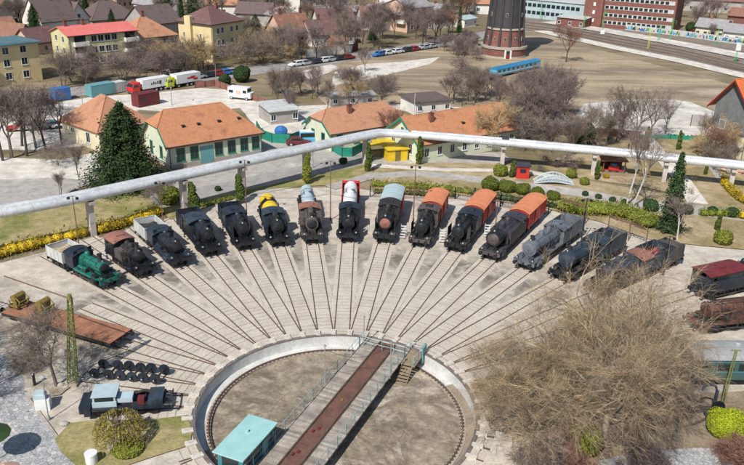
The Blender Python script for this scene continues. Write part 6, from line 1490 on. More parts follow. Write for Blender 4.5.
# ================================================================ VEHICLES
def wheels_at(T,xs,w2,r,mt='tyre',wd=.22):
    for x in xs:
        for s in(-1,1):
            b=MB();b.lathe([(r*.55,-wd/2),(r*.96,-wd/2),(r,-wd*.3),(r,wd*.3),(r*.96,wd/2),(r*.55,wd/2)],(x,s*(w2-wd/2),r),'y',14);o=b.build('wheel',mt,T)
            b=MB();b.cyl((x,s*(w2-wd/2)-wd*.52,r),(x,s*(w2-wd/2)+wd*.52,r),r*.55,n=10);b.build('rim','silver',o)
def car(label,q,rz,mt,group=None,kind='car',detail=True):
    T=thing('parked_'+kind,label,kind,q,rz,group)
    L,w2=(4.3,.87) if kind=='car' else (5.2,.98)
    b=MB();pr=[(-L/2,.32),(L/2,.32),(L/2,.62),(L/2-.12,.74),(L/2-1.1,.92),(-L/2+.7,.95),(-L/2,.85)] if kind=='car' else [(-L/2,.35),(L/2,.35),(L/2,.8),(L/2-.15,1.05),(L/2-.7,1.15),(-L/2,1.15)]
    n=len(pr);vs=[];
    for s,k in((-1,w2),(1,w2)): vs+=[Vector((x,s*k,z)) for x,z in pr]
    b.add(vs,[tuple(range(n)),tuple(range(2*n-1,n-1,-1))]+[((i+1)%n,i,n+i,n+(i+1)%n) for i in range(n)])
    cb=[(-L/2+.35,.93),(L/2-1.15,.91),(L/2-1.75,1.42),(-L/2+.85,1.44)] if kind=='car' else [(-L/2+.02,1.14),(L/2-.65,1.14),(L/2-1.35,2.1),(-L/2+.05,2.15)]
    vs=[Vector((x,s*(w2-(.05 if i<2 else .16)),z)) for s in(-1,1) for i,(x,z) in enumerate(cb)]
    b.add(vs,[(0,1,2,3),(7,6,5,4),(1,0,4,5),(2,1,5,6),(3,2,6,7),(0,3,7,4)])
    bd=b.build('body',mt,T)
    bv=bd.modifiers.new('b','BEVEL');bv.width=.06;bv.segments=2
    b=MB()
    zt,zb=(1.38,.98) if kind=='car' else (2.0,1.3)
    def lerpw(z): 
        f=(z-cb[0][1])/(cb[2][1]-cb[0][1]);return w2-.05-.11*f+.012,f
    for s in(-1,1):
        q0=[];
        for z in (zb,zt):
            w_,f=lerpw(z);xa=cb[0][0]+(cb[3][0]-cb[0][0])*f+.18;xb=cb[1][0]+(cb[2][0]-cb[1][0])*f-.14;q0.append((xa,xb,w_,z))
        b.add([Vector((q0[0][0],s*q0[0][2],zb)),Vector((q0[0][1],s*q0[0][2],zb)),Vector((q0[1][1],s*q0[1][2],zt)),Vector((q0[1][0],s*q0[1][2],zt))],[(0,1,2,3)])
    for e in(0,1):
        c0,c1=(cb[1],cb[2]) if e else (cb[0],cb[3]);sg=1 if e else -1
        w_=[w2-.14,w2-.24];f0,f1=.12,.9;P0=[c0[0]+(c1[0]-c0[0])*f0+sg*.015,c0[1]+(c1[1]-c0[1])*f0+.012];P1=[c0[0]+(c1[0]-c0[0])*f1+sg*.015,c0[1]+(c1[1]-c0[1])*f1+.012]
        b.add([Vector((P0[0],-w_[0],P0[1])),Vector((P0[0],w_[0],P0[1])),Vector((P1[0],w_[1],P1[1])),Vector((P1[0],-w_[1],P1[1]))],[(0,1,2,3)])
    b.build('windows','glass_dark',T)
    if detail:
        wheels_at(T,(-L/2+.8,L/2-.85),w2+.02,.32)
        for s in(-1,1): b=MB();b.box(L/2-.03,L/2+.015,s*(w2-.22)-.16,s*(w2-.22)+.16,.6,.72);b.build('headlight','lamp_glass',T)
    else:
        b=MB()
        for x in(-L/2+.8,L/2-.85):
            for s in(-1,1): b.cyl((x,s*(w2-.2),.32),(x,s*(w2+.02),.32),.32,n=10)
        b.build('wheels','tyre',T)
    return T
def lorry(label,px,py,rz,cabm,trm,Ltr=9.5,band=None,decor=()):
    q=G(px,py);T=thing('articulated_truck',label,'truck',q,rz)     # origin at cab front, trailer trailing -x
    b=MB();b.box(-2.0,0,-1.2,1.2,.55,2.1);b.add([Vector(v) for v in ((-2.2,-1.2,2.1),(0,-1.2,2.1),(0,1.2,2.1),(-2.2,1.2,2.1),(-2.2,-1.15,3.3),(-.45,-1.1,3.2),(-.45,1.1,3.2),(-2.2,1.15,3.3))],[(4,5,6,7),(0,1,5,4),(1,2,6,5),(2,3,7,6),(3,0,4,7)]);c_=b.build('cab',cabm,T);bv=c_.modifiers.new('b','BEVEL');bv.width=.08;bv.segments=2
    b=MB();b.add([Vector(v) for v in ((.012,-1.05,2.15),(.012,1.05,2.15),(-.38,1.0,3.05),(-.38,-1.0,3.05))],[(0,1,2,3)])
    for s in(-1,1): b.box(-1.5,-.35,s*1.19-.02,s*1.19+.02,2.0,2.7)
    b.build('windscreen','glass_dark',c_)
    b=MB();b.box(.0,.12,-1.2,1.2,.4,.8);b.build('bumper','darkgrey',c_)
    T.scale=(.95,.95,.74)
    b=MB();b.box(-2.9-Ltr,-2.7,-1.25,1.25,1.15,3.75);t_=b.build('trailer',trm,T)
    b=MB();b.box(-2.9-Ltr,-1.0,-.5,.5,.7,1.1);b.box(-2.9-Ltr+.1,-6,-1.2,1.2,.6,.9) if False else None;b.build('chassis','black',T)
    for (m,bx) in decor: parts_box(t_,'side_graphic',bx,m)
    wheels_at(T,(-.9,-3.2,-Ltr-.2,-Ltr-1.4,-Ltr+1.0),1.22,.5,wd=.3)
    for s in(-1,1): b=MB();b.box(.12,.15,s*.85-.2,s*.85+.2,.55,.75);b.build('headlight','lamp_glass',c_)
    return T
a1=math.atan2((G(131,95)-G(165,89)).y,(G(131,95)-G(165,89)).x)
lorry('articulated truck with a red cab and white trailer bearing dark lettering shapes',130,94.5,a1,'red_paint','white',7.2,decor=[('darkgrey',[(-7.6,-7.0,s*1.262-.01,s*1.262+.01,2.0,3.0),]+[(-6.8+.55*k,-6.45+.55*k,s*1.262-.01,s*1.262+.01,2.1,2.9-(k%2)*.3) for k in range(4)]) for s in(-1,1)])
lorry('articulated truck with a yellow-green cab and white trailer with a red swoosh',164.5,89,a1,'lime_sign','white',6.6,decor=[('red_paint',[(-7.6,-5.6,s*1.262-.01,s*1.262+.01,2.2,2.6),(-8.6,-7.4,s*1.262-.01,s*1.262+.01,1.7,2.3),(-8.0,-6.6,s*1.262-.01,s*1.262+.01,2.55,2.9)]) for s in(-1,1)])
def container(px,py,rz,L,w,h,m,label,extra=None):
    T=thing('container',label,'container',G(px,py),rz);b=MB();b.box(0,L,0,w,.12,h);n=int(L/.35)
    for k in range(n): x=.1+k*.35;b.box(x,x+.16,-.03,0,.2,h-.1);b.box(x,x+.16,w,w+.03,.2,h-.1)
    b.build('body',m,T);b=MB();b.box(-.04,L+.04,-.04,w+.04,h,h+.08);b.build('top_frame',m,T)
    if extra: extra(T,L,w,h)
    return T
def ex(T,L,w,h): parts_box(T,'doorway',[(L-.0+.035,L+.05,.5,1.5,.2,h-.3)],'lightgrey');parts_box(T,'window',[(.8,1.7,-.045,-.031,1.0,1.7)],'glass_dark')
container(139,108,a1+PI,5.0,2.4,2.5,'darkred','red-brown container with a pale doorway at its right end, on the pale lot',ex)
container(92,98,a1+PI,5.5,2.3,2.4,'teal_metal','teal box trailer at the left end of the row beside the street')
container(105.5,95.5,a1+PI,5.2,2.2,2.2,'lightgrey','white and grey box trailer between the teal one and the red-cabbed truck')
container(116,93,a1+PI,2.8,2.1,2.0,'teal_metal','short teal box next to the red-cabbed truck')
container(56,102,a1+PI,3.4,2.2,2.4,'car_blue','bright blue container at the left side of the pale lot')
T=thing('camper_trailer','white delivery van parked on the pale lot, pink mark on its side','van',G(241,99),R(-18))
b=MB();b.box(-2.5,2.0,-1.05,1.05,.45,2.6);b.box(2.0,2.7,-1.0,1.0,.45,1.6);o=b.build('body','white',T);bv=o.modifiers.new('b','BEVEL');bv.width=.1;bv.segments=2
parts_box(T,'windows',[(1.0,1.8,-1.06,-1.04,1.5,2.1),(-2.2,-1.2,-1.06,-1.04,1.4,2.0),(2.0,2.02,-.8,.8,1.7,2.3)],'glass_dark');parts_box(T,'side_graphic',[(-.6,.5,-1.062,-1.04,1.2,1.9)],'pink_wall');wheels_at(T,(-1.7,1.8),1.05,.36)
car('dark maroon car parked at the green fence beside the blue van',G(299,145),R(8),'darkred')
T=car('blue and white van parked by the cream garden wall',G(314,143),R(12),'skyblue',kind='van');parts_box(T,'white_roof',[(-2.4,1.1,-.8,.8,2.16,2.22)],'white')
T=thing('covered_stack','blue tarpaulin-covered stack behind the green fence','tarpaulin stack',G(281,136),.2);b=MB();core(b,(0,0,.9),(1.2,.8,1.0),1,9);b.build('tarpaulin','car_blue',T);parts_box(T,'pallet',[(-1.1,1.1,-.7,.7,0,.14)],'wood_old')
# parked cars along the street
rnd=random.Random(4);cm=['car_white','car_dark','car_silver','car_blue','car_dark','car_teal','car_silver','car_red','car_dark','car_white']
def carrow(pts,n,label,group,seed):
    rnd=random.Random(seed);ps=[G(*p) for p in pts];tot=[0]
    for i in range(len(ps)-1): tot.append(tot[-1]+(ps[i+1]-ps[i]).length)
    for k in range(n):
        s=tot[-1]*(k+.5)/n;i=max(j for j in range(len(tot)-1) if tot[j]<=s);f=(s-tot[i])/(tot[i+1]-tot[i]);p=ps[i].lerp(ps[i+1],f);d=ps[i+1]-ps[i]
        m=rnd.choice(cm);nm={'car_white':'white','car_dark':'dark','car_silver':'silver','car_blue':'blue','car_teal':'teal','car_red':'red'}[m]
        car(label%(nm,ORD_[k]),p,math.atan2(d.y,d.x)+rnd.uniform(-.03,.03)+(PI if rnd.random()<.5 else 0),m,group,'car',False)
ORD_=['first','second','third','fourth','fifth','sixth','seventh','eighth','ninth','tenth','eleventh','twelfth']
carrow([(194,79.5),(245,72)],6,'%s car below the cream block, %s from the left','cars parked below the cream block',1)
carrow([(292,67),(352,58.5)],7,'%s car on the street before the sandy clearing, %s from the left','cars parked along the middle street',2)
carrow([(374,57),(436,47.5)],7,'%s car on the street right of the wide bare tree, %s from the left','cars parked along the right-hand street',3)
carrow([(0,112),(50,104)],5,'%s car behind the bare trees at the left edge, %s from the left','cars parked behind the left-hand trees',6)
carrow([(14,131),(70,127)],5,'%s vehicle on the pale lot behind the trunks, %s from the left','vehicles on the pale lot at left',9)
# blue railway carriage by the tower
A=G(496,78.5);B=G(540,68.5);d=B-A;L_=d.length;T=thing('blue_carriage','bright blue railway carriage standing on the grass by the water tower','railway carriage',A,math.atan2(d.y,d.x))
T.scale=(1,1,.72);parts_box(T,'body',[(0,L_,0,2.6,.8,2.9)],'skyblue');parts_box(T,'underframe',[(.3,L_-.3,.2,2.4,.35,.8)],'black')
b=MB();pr=[(-.08+2.76*k/8,2.9+.5*math.sin(PI*k/8)) for k in range(9)];b.xprism(pr,-.1,L_+.1);b.build('roof','blue_paint',T)
for k in range(9): parts_box(T,'window',[(.8+k*(L_-2)/9,.8+k*(L_-2)/9+1.0,-.02,.0,1.8,2.5)],'glass_dark')
parts_box(T,'side_stripe',[(0,L_,-.015,0,1.3,1.5)],'white')
# ================================================================ RAILWAY AT THE BACK
rp=[(500,20),(554,26.5),(600,36),(680,51),(744,66),(840,84)]
sheet('railway_bed',[(500,14),(554,18),(600,24),(680,36),(744,46),(860,66),(860,98),(744,74),(680,59),(600,43),(554,34),(500,26)],'ballast')
strip('platform',[(548,22.5),(600,30.5),(680,44.5),(744,57),(860,79)],9,'white_gravel',z=.35)
strip('side_path',[(540,31),(575,39),(620,49),(680,61),(744,76),(860,100)],6,'pale_paving')
def mainline(off,label):
    T=thing('main_line_track',label,'track',(0,0,0),0,'main line tracks')
    ps=[G(x,y+off) for x,y in rp]
    for s in(-1,1):
        b=MB()
        for i in range(len(ps)-1):
            d=(ps[i+1]-ps[i]).normalized();n=Vector((-d.y,d.x,0));b.cyl(ps[i]+n*s*.72+Vector((0,0,.2)),ps[i+1]+n*s*.72+Vector((0,0,.2)),.08,n=4)
        b.build('rail','rail_steel',T)
    b=MB()
    for i in range(len(ps)-1):
        L=(ps[i+1]-ps[i]).length;a=math.atan2((ps[i+1]-ps[i]).y,(ps[i+1]-ps[i]).x)
        for k in range(int(L/1.2)): b.box(-.15,.15,-1.25,1.25,0,.12,Matrix.Translation(ps[i].lerp(ps[i+1],k*1.2/L))@Matrix.Rotation(a,4,'Z'))
    b.build('sleepers','sleeper',T)
for o_,l in((-6.5,'main line track beyond the platform'),(-.3,'main line track nearest the platform'),(2.6,'middle main line track in front of the platform'),(5.2,'main line track nearest the brown field')): mainline(o_,l)
def gantry(px,by,ty,m,label,sign=None):
    q=G(px,by);h=HT((px,by),ty);T=thing('catenary_mast',label,'catenary mast',q,0,'catenary masts along the railway');b=MB()
    for s in(-1,1):
        b.cyl((s*.22,0,0),(s*.16,0,h),.06,n=5)
    for k in range(int(h)): b.cyl((-.2,0,k),(.2,0,k+1),.03,n=3)
    b.build('mast',m,T);b=MB();b.cyl((0,0,h-.8),(0,-3.2,h-.5),.05,n=5);b.cyl((0,0,h-1.6),(0,-2.8,h-1.1),.04,n=5);b.cyl((0,-3,h-.55),(0,-3,h-1.6),.04,n=4);b.build('cantilever',m,T)
    if sign: parts_box(T,'sign_board',[(-.7,.7,-.3,-.2,sign[0],sign[0]+sign[1])],sign[2])
for a in ((602,35,9,'bright_green','tall green catenary mast left of the factory stairs',(.3,1.4,'white')),(583,31,14,'bright_green','green catenary mast at the left end of the brick factory'),(648,49,28,'lime_sign','yellow-green signal mast on the platform'),(658,41,24,'bright_green','green catenary mast below the factory',),(670,41,18,'bright_green','green catenary mast at the right end of the factory'),(716,45,28,'bright_green','green catenary mast before the cream railway house'),(735,63,36,'bright_green','green mast with a white board at the right edge',(3.5,2.2,'white')),(540,20,2,'bright_green','green catenary mast before the pale blue hall')):
    gantry(*a)
# graffiti wall along the line
T=thing('graffiti_wall','long low concrete wall with blue, teal and pink graffiti along the railway','wall',G(640,32),0)
o=G(640,32);pp=[G(625,30)-o,G(680,36.5)-o,G(744,45)-o,G(800,54)-o];b=MB()
for i in range(3): a,c=pp[i],pp[i+1];an=math.atan2((c-a).y,(c-a).x);b.box(0,(c-a).length-.01,0,.2,0,2.0,Matrix.Translation(a)@Matrix.Rotation(an,4,'Z'))
b.build('wall','lightgrey',T)
rnd=random.Random(6);gm=['skyblue','teal_metal','pink_wall','car_blue','old_yellow','bright_green','cloth_light']
for k in range(26):
    f=k/26*2.0;i=int(f);a,c=pp[i],pp[i+1];an=math.atan2((c-a).y,(c-a).x);p=a.lerp(c,f-i);b=MB();z0=rnd.uniform(.2,.5);L=rnd.uniform(1.5,3.4)
    TT=Matrix.Translation(p)@Matrix.Rotation(an,4,'Z')
    for j in range(int(L/.32)):
        xx=j*.3;zz=rnd.uniform(.25,.6);hh=rnd.uniform(.6,1.3);ww=rnd.uniform(.15,.5);sk=rnd.uniform(-.3,.3);b.m=rnd.choice((0,0,1,2))
        b.add([TT@Vector((x,-.012-.002*j,z)) for x,z in ((xx,zz),(xx+ww,zz+rnd.uniform(-.1,.1)),(xx+ww+sk,zz+hh),(xx+sk,zz+hh*rnd.uniform(.7,1)))],[(0,1,2,3)])
    b.build('graffiti',[gm[k%7],gm[(k+3)%7],'car_dark'],T)
carrow([(690,33.5),(735,41)],4,'%s car parked between the graffiti wall and the railway houses, %s from the left','cars parked before the railway houses',12)
# people strolling by the footpaths
def person(px,py,rz,label,top,leg,hgt=1.72,stride=.16):
    q=G(px,py);me=bpy.data.meshes.new('person');s=hgt/1.75
    J=[(0,0,.98),(0,0,1.2),(0,0,1.44),(0,0,1.53),(0,0,1.62),(0,0,1.73),(.0,.19,1.42),(-.06,.24,1.15),(.05,.25,.9),(.09,.25,.80),(.0,-.19,1.42),(.06,-.24,1.15),(.12,-.25,.92),(.14,-.25,.82),(stride*.6,.10,.52),(stride*.7,.10,.08),(stride*.7+.16,.10,.04),(-stride*.3,-.10,.52),(-stride*1.2,-.10,.12),(-stride*1.1+.16,-.10,.05),(0,.1,.92),(0,-.1,.92)]
    E=[(0,1),(1,2),(2,3),(3,4),(4,5),(2,6),(6,7),(7,8),(8,9),(2,10),(10,11),(11,12),(12,13),(0,20),(20,14),(14,15),(15,16),(0,21),(21,17),(17,18),(18,19)]
    Rr=[.15,.15,.16,.06,.095,.085,.075,.055,.04,.035,.075,.055,.04,.035,.075,.05,.04,.075,.05,.04,.1,.1]
    me.from_pydata([tuple(c*s for c in j) for j in J],E,[]);o=bpy.data.objects.new('person',me);col.objects.link(o)
    me.materials.append(M[top]);me.materials.append(M[leg]);me.materials.append(M['skin'])
    md=o.modifiers.new('s','SKIN');
    for v,r in zip(me.skin_vertices[0].data,Rr): v.radius=(r*s,r*s)
    me.skin_vertices[0].data[0].use_root=True
    sb=o.modifiers.new('u','SUBSURF');sb.levels=1;sb.render_levels=1
    dg=bpy.context.evaluated_depsgraph_get();ev=o.evaluated_get(dg);m2=bpy.data.meshes.new_from_object(ev);o.modifiers.clear();o.data=m2
    m2.materials.clear()
    for m_ in(top,leg,'skin'): m2.materials.append(M[m_])
    for p in m2.polygons:
        z=p.center.z/s;p.material_index=2 if z>1.5 or (abs(p.center.y)>.2*s and z<.92) else 0 if z>.9 else 1;p.use_smooth=True
    o.location=q;o.rotation_euler=(0,0,rz);tag(o,label,'person')
    b=MB();core(b,(-.015*s,0,1.69*s),(.10*s,.10*s,.085*s),1.05,10);h_=b.build('hair','hair',o,True)
    return o
person(667,166,R(70),'person in dark clothes walking up the diagonal footpath','cloth_dark','car_dark')
person(664,161,R(70),'person in light clothes a little ahead on the diagonal footpath','cloth_light','cloth_dark')
person(628,152,R(180),'person in dark clothes standing by the bare trees under the pipe','cloth_dark','cloth_dark')
# boulders and heap near the slate house
T=thing('rock_pile','pinkish rock pile in front of the slate gabled house','rocks',G(732,172),0);rnd=random.Random(3)
for k in range(16):
    random.seed(k+50);b=MB();core(b,(rnd.uniform(-2.2,2.2),rnd.uniform(-1.2,1.2),.3+rnd.random()*.4),(rnd.uniform(.4,.9),rnd.uniform(.4,.8),rnd.uniform(.3,.7)),1,6);b.build('boulder',['pink_wall','grey_wall','wood_old'][k%3],T)
# ================================================================ GROVES
random.seed(101)
grove(22,[(470,118),(520,104),(560,112),(575,128),(560,140),(520,138),(500,118)],(7.5,11.5),['purple_a','purple_b','brown_a','brown_b','purple_a'],'purplish bare tree in the dense thicket right of the orange roofs','bare trees of the dense thicket right of the orange roofs',1)
grove(12,[(515,138),(560,142),(620,140),(620,150),(560,158),(520,155)],(5,8),['purple_a','bush_b','brown_b','purple_b'],'leafless shrub or tree just behind the right-hand pipes','leafless growth behind the right-hand pipes',2)
grove(12,[(440,104),(470,90),(500,92),(500,104)],(5,7.2),['brown_b','brown_c','brown_a','purple_a'],'light brown bare tree between the blue carriage and the orange roofs','light brown bare trees below the water tower',3)
grove(21,[(335,55),(345,30),(400,26),(460,30),(470,44),(430,46),(370,55)],(9,13),['red_a','purple_a','purple_b','brown_c'],'reddish bare tree in the gardens left of the water tower','reddish bare trees in the gardens left of the water tower',4,(1.0,1.4))
grove(21,[(225,66),(230,45),(290,50),(340,60),(300,64),(250,68)],(7,11),['brown_a','brown_c','purple_a','bush_b','gold_a'],'bare tree in the gardens between the cream block and the salmon gable','bare trees between the cream block and the salmon gable',5,(1,1.4))
grove(20,[(60,84),(80,70),(140,66),(215,68),(220,76),(140,80),(60,92)],(5.5,9),['brown_a','purple_b','bush_a','bush_b','brown_b'],'bare tree along the verge below the pink-roofed block','bare trees along the verge below the pink-roofed block',6,(1,1.4))
grove(9,[(262,115),(270,92),(320,92),(330,102),(290,112)],(5,8),['purple_b','brown_b','bush_a'],'bare tree between the white van and the middle roof','bare trees between the white van and the middle roof',7)
grove(9,[(300,92),(330,84),(400,90),(400,100),(330,100)],(3.5,6.5),['purple_a','bush_a','brown_a','bush_b'],'low bare tree on the field edge above the middle roof','low bare trees on the field edge above the middle roof',8,(1,1.5))
grove(38,[(-60,30),(0,14),(120,4),(230,2),(230,14),(120,18),(60,24),(0,36),(-60,60)],(7,12),['brown_a','brown_b','purple_b','dark_a'],'bare tree among the far houses at the upper left','bare trees among the far houses at the upper left',9,(1,1.3))
grove(30,[(230,36),(235,18),(330,10),(420,4),(480,6),(470,22),(400,24),(320,28)],(7,12),['brown_c','red_a','purple_b','brown_a'],'bare tree among the far houses at the top centre','bare trees among the far houses at the top centre',10,(1,1.3))
grove(13,[(672,34),(680,16),(744,16),(800,30),(800,44),(730,30)],(7,11),['purple_a','red_a','purple_b'],'purplish bare tree behind the railway houses','purplish bare trees behind the railway houses',11,(1,1.3))
grove(10,[(440,62),(440,46),(475,44),(478,62)],(4,7),['brown_a','purple_b','bush_a'],'bare tree at the foot of the thicket left of the tower','bare trees close left of the tower',12)
grove(9,[(140,60),(180,66),(232,72),(190,76),(140,72)],(6,9),['brown_a','red_a','gold_a'],'bare tree in front of the cream block','bare trees in front of the cream block',13)
grove(7,[(690,152),(712,146),(744,170),(744,186),(720,176)],(3.5,6),['brown_b','gold_a','bush_b'],'small bare tree or shrub at the foot of the slate gabled house','small bare trees at the foot of the slate gabled house',14)
#grove(14,[(-90,-5),(60,-12),(250,-14),(450,-10),(450,-2),(0,2)],(8,12),['brown_a','purple_b'],'distant bare tree along the top edge','distant bare trees along the top edge',15,(1.2,1.6))
grove(7,[(530,172),(545,160),(590,160),(600,170),(560,176)],(1.4,2.6),['bush_b','bush_a'],'small leafless shrub behind the arch bridge','small leafless shrubs behind the arch bridge',16)
grove(6,[(640,178),(655,165),(700,182),(700,196),(660,190)],(1.0,2.0),['bush_b','gold_a'],'small leafless shrub on the park lawn beside the diagonal footpath','small leafless shrubs beside the diagonal footpath',17)
def far_wood():
    rnd=random.Random(303);tk,cr=bare_mesh(seed=81,H=9,spread=.8,levels=4,tw=700,tlen=1.0,trad=.03,tr=.2,kids=(5,5,5,4),upr=1.0)
    V0=tk.v+cr.v;F0=tk.f+[tuple(len(tk.v)+i for i in f) for f in cr.f];b=MB();c=0
    while c<75:
        x=rnd.uniform(-60,744);y=rnd.uniform(-14,30)
        if x>470 and (y>6 or x<690): continue
        if x<60 and y<14: continue
        q=G(x,y)
        if any(b0[0]-.5<q.x<b0[1]+.5 and b0[2]-.5<q.y<b0[3]+.5 for b0 in BB): continue
        s_=rnd.uniform(.8,1.3);Tm=Matrix.Translation(q)@Matrix.Rotation(rnd.uniform(0,6.28),4,'Z')@Matrix.Scale(s_,4);b.add([Tm@v for v in V0],F0);c+=1
    o=b.build('distant_trees','twig_brown');o['kind']='stuff'
far_wood()
# ---- individual near trees
def big(label,q,twm,bm_,name='bare_tree',group=None,ns='trunk',rz=0,**k):
    tk,cr=bare_mesh(**k);T=thing(name,label,'tree',q,rz,group);smooth_angle(tk.build('trunk',bm_,T),60);cr.build('crown',twm,T);return T
big('huge pale-trunked bare tree with golden brown twigs filling the lower right',G(604,437),'twig_willow','bark_pale',seed=42,H=14.2,spread=.92,levels=6,tw=17000,droop=.5,tr=.24,first=.17,kids=(6,5,4,4,3,3),tlen=.85,trad=.0075,upr=.8)
big('broad golden-brown bare tree standing left of the huge pale-trunked one',G(520,432),'twig_willow','bark',seed=43,H=9.6,spread=1.15,levels=6,tw=13000,droop=.45,tr=.16,first=.12,kids=(6,5,4,3,3,3),tlen=.85,trad=.0075,upr=.7)
big('grey-brown bare tree right of the huge one, against the green coach',G(646,428),'twig_brown','bark_dark',seed=45,H=7.8,spread=1.05,levels=6,tw=6000,droop=.7,tr=.16,first=.12,kids=(5,5,4,3,3,3),tlen=1.0,trad=.008,upr=.2)
big('second golden bare tree at the back of the clump, left of the rusty engine',G(648,385),'twig_willow','bark_pale',seed=46,H=8.6,spread=1.0,levels=6,tw=7000,droop=.4,tr=.2,first=.15,kids=(5,5,4,3,3,3),tlen=.8,trad=.006,upr=.6)
big('golden bare tree at the back of the clump, before the slate blue engine',G(590,370),'twig_gold','bark',seed=47,H=7.6,spread=1.1,levels=6,tw=5000,droop=.6,tr=.16,first=.15,kids=(5,5,4,3,3,3),tlen=.9,trad=.008,upr=.35)
big('small dark bare tree between the huge tree and the pit rim',G(556,404),'twig_brown','bark_dark',seed=49,H=6.2,spread=1.15,levels=5,tw=3500,droop=.5,tr=.13,first=.12,tlen=.9,trad=.009)
big('leafless shrub with reddish and purple twigs at the bottom edge',G(572,474),'twig_red','bark_dark',name='bare_shrub',seed=51,H=3.4,spread=1.4,levels=5,tw=4200,tr=.09,first=.04,tlen=.75,trad=.011)
big('dark purple leafless shrub at the bottom edge, left of the small green bush',G(548,474),'twig_purple','bark_dark',name='bare_shrub',seed=53,H=3.8,spread=1.4,levels=5,tw=3800,tr=.08,first=.04,tlen=.7,trad=.011)
big('dark leafless shrub on the bottom edge right of the small green bush',G(640,480),'twig_dark','bark_dark',name='bare_shrub',seed=55,H=3.0,spread=1.4,levels=5,tw=2600,tr=.06,first=.04,tlen=.6,trad=.01)
big('reddish brown leafless shrub in the bottom right corner',G(738,468),'twig_red','bark_dark',name='bare_shrub',seed=57,H=3.0,spread=1.4,levels=5,tw=2600,tr=.06,first=.04,tlen=.6,trad=.01)
big('dark brown leafless shrub beside the log pile under the coach',G(672,414),'twig_dark','bark_dark',name='bare_shrub',seed=59,H=2.6,spread=1.5,levels=5,tw=2600,tr=.06,first=.04,tlen=.6,trad=.011)
big('small curved bare tree beside the green lattice mast',G(57,387),'twig_brown','bark',seed=61,H=6.6,spread=1.15,levels=5,tw=2600,tr=.13,first=.33,tlen=.75,trad=.009)
big('low brown leafless shrub below the rusty flat wagon',G(30,372),'twig_brown','bark_dark',name='bare_shrub',seed=63,H=2.6,spread=1.5,levels=5,tw=1500,tr=.05,first=.05,tlen=.5,trad=.009)
big('slender white birch on the lawn above the red-topped tender',G(677,240),'twig_purple','bark_birch',name='birch_tree',seed=65,H=5.2,spread=.75,levels=5,tw=700,tr=.09,first=.4,tlen=.5,trad=.010)
for k,(x,y,ty,l) in enumerate(((626,206,130,'left stem of the two white birches rising past the pipe'),(633,206,128,'right leaning stem of the two white birches rising past the pipe'))):
    T=big(l,G(x,y),'twig_purple','bark_birch',name='birch_tree',seed=67+k,H=HT((x,y),ty)*.9,spread=.7,levels=5,tw=700,tr=.13,first=.5,tlen=.7,trad=.011,group='twin white birches')
    T.rotation_euler=(0,R(3+7*k),0)
big('bare tree just outside the left edge whose shadow falls on the grey paving',Vector((-33.5,49,0)),'twig_brown','bark_dark',seed=71,H=8,spread=1.0,levels=5,tw=1500,tr=.2,first=.25,tlen=.8,trad=.012)
big('second bare tree outside the left edge, shading the rough ground',Vector((-38.5,56,0)),'twig_brown','bark_dark',seed=73,H=9,spread=1.0,levels=5,tw=1500,tr=.22,first=.25,tlen=.8,trad=.012)
# weeping golden tree on the grass patch
random.seed(5);q=G(121,443);T=thing('weeping_tree','small weeping tree with golden olive foliage on the grass patch left of the pit','tree',q)
b=MB();b.tube([(0,0,-.1),(.05,0,.8),(0,.05,1.6),(-.05,0,2.1)],.14,7,.08)
for k in range(9): a=2*PI*k/9;b.tube([(0,0,1.6),(math.cos(a)*.7,math.sin(a)*.7,2.3),(math.cos(a)*1.4,math.sin(a)*1.4,2.2),(math.cos(a)*1.8,math.sin(a)*1.8,1.5)],.05,4,.015)
b.build('trunk','bark',T)
b=MB()
for k in range(620):
    a=random.uniform(0,2*PI);rr=random.uniform(.25,1.0)**.6*1.75;top=Vector((math.cos(a)*rr,math.sin(a)*rr,2.75-.32*rr*rr+random.uniform(-.15,.15)));L=random.uniform(.4,1.5)
    p=top
    for s_ in range(int(L/.13)):
        p=p+Vector((math.cos(a)*.03+random.gauss(0,.02),math.sin(a)*.03+random.gauss(0,.02),-.13));b.leaf(p,.06)
b.build('crown','leaf_olive',T)
random.seed(6);b=MB()
for k in range(26): a=random.uniform(0,6.28);r_=random.uniform(.2,.75);core(b,(math.cos(a)*r_-.1,math.sin(a)*r_,.06),(.16,.14,.1),1,6)
o=b.build('stone_ring','grey_wall');o.location=G(118,447);tag(o,'little heap of grey stones at the foot of the golden weeping tree','stones')
clone('bush_green',G(128,452),1,(.9,.9,.3),'low patch of bright green plants at the foot of the weeping tree',None,'bush','bush')
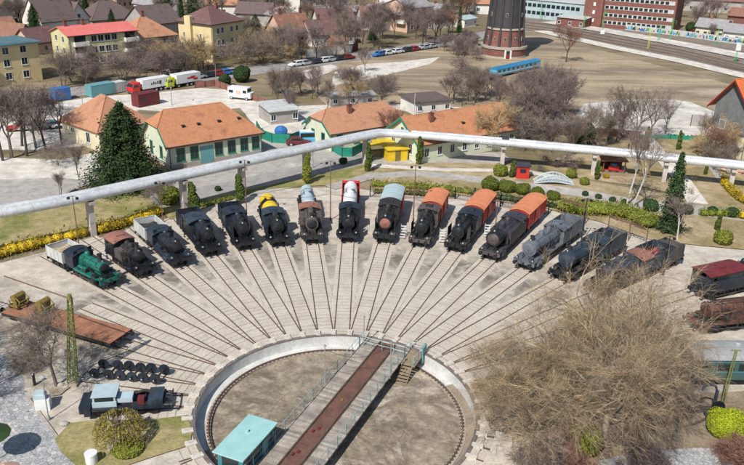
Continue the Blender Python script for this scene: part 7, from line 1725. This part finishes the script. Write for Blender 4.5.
# loose grass and weeds (uncountable)
def tufts(name,poly,n,mt,sz,seed):
    rnd=random.Random(seed);random.seed(seed);xs=[p[0] for p in poly];ys=[p[1] for p in poly];b=MB();c=0
    def ins(x,y):
        r=False;j=len(poly)-1
        for i in range(len(poly)):
            if (poly[i][1]>y)!=(poly[j][1]>y) and x<(poly[j][0]-poly[i][0])*(y-poly[i][1])/(poly[j][1]-poly[i][1])+poly[i][0]: r=not r
            j=i
        return r
    while c<n:
        x=rnd.uniform(min(xs),max(xs));y=rnd.uniform(min(ys),max(ys))
        if not ins(x,y): continue
        p=G(x,y);c+=1
        for k in range(3): b.leaf(p+Vector((rnd.gauss(0,.12),rnd.gauss(0,.12),sz*.5)),sz,Vector((rnd.gauss(0,1),rnd.gauss(0,1),.1)))
    o=b.build(name,mt);o['kind']='stuff';return o
tufts('grass',[(90,425),(186,418),(188,440),(140,460),(95,462),(70,445)],1800,'leaf_olive',.06,1)
tufts('dry_leaves',[(480,388),(560,395),(600,430),(744,430),(744,450),(600,460),(540,460),(500,430)],3500,'dead_grass',.07,2)
tufts('weeds',[(0,320),(60,330),(120,350),(90,364),(70,380),(40,395),(20,380)],1800,'dead_grass',.07,3)
#tufts('field_grass',[(350,105),(380,82),(440,60),(560,50),(740,95),(700,106),(560,110)],2500,'dead_grass',.16,4)
tufts('lawn_grass',[(20,215),(120,188),(150,205),(110,228),(10,250)],2500,'leaf_olive',.05,5)
tufts('lawn_grass',[(650,238),(744,248),(744,216),(690,206),(655,222)],2200,'dead_grass',.06,6)
rnd=random.Random(44)
for k in range(14):
    x=rnd.uniform(5,440);y=rnd.uniform(14,50)-(x>300)*8;q=G(x,y)
    if any(b0[0]-1<q.x<b0[1]+1 and b0[2]-1<q.y<b0[3]+1 for b0 in BB): continue
    h=rnd.uniform(8,13)/11;clone('spruce' if k%2 else 'spruce_thin',q,k,(h*rnd.uniform(.5,.8),h*.7,h),'dark conifer among the far houses at the upper left and centre','dark conifers scattered among the far houses','conifer','tree')
tufts('weeds',[(60,300),(120,262),(250,215),(370,200),(520,225),(700,260),(600,300),(460,330),(340,332),(240,352),(190,400),(120,350)],2600,'dead_grass',.035,8)
for p in PROTO.values():
    if 'used' in p:
        if p['used']==0:
            for c in list(p.children): bpy.data.objects.remove(c)
            bpy.data.objects.remove(p)
for o in bpy.data.objects:
    if 'used' in o: del o['used']
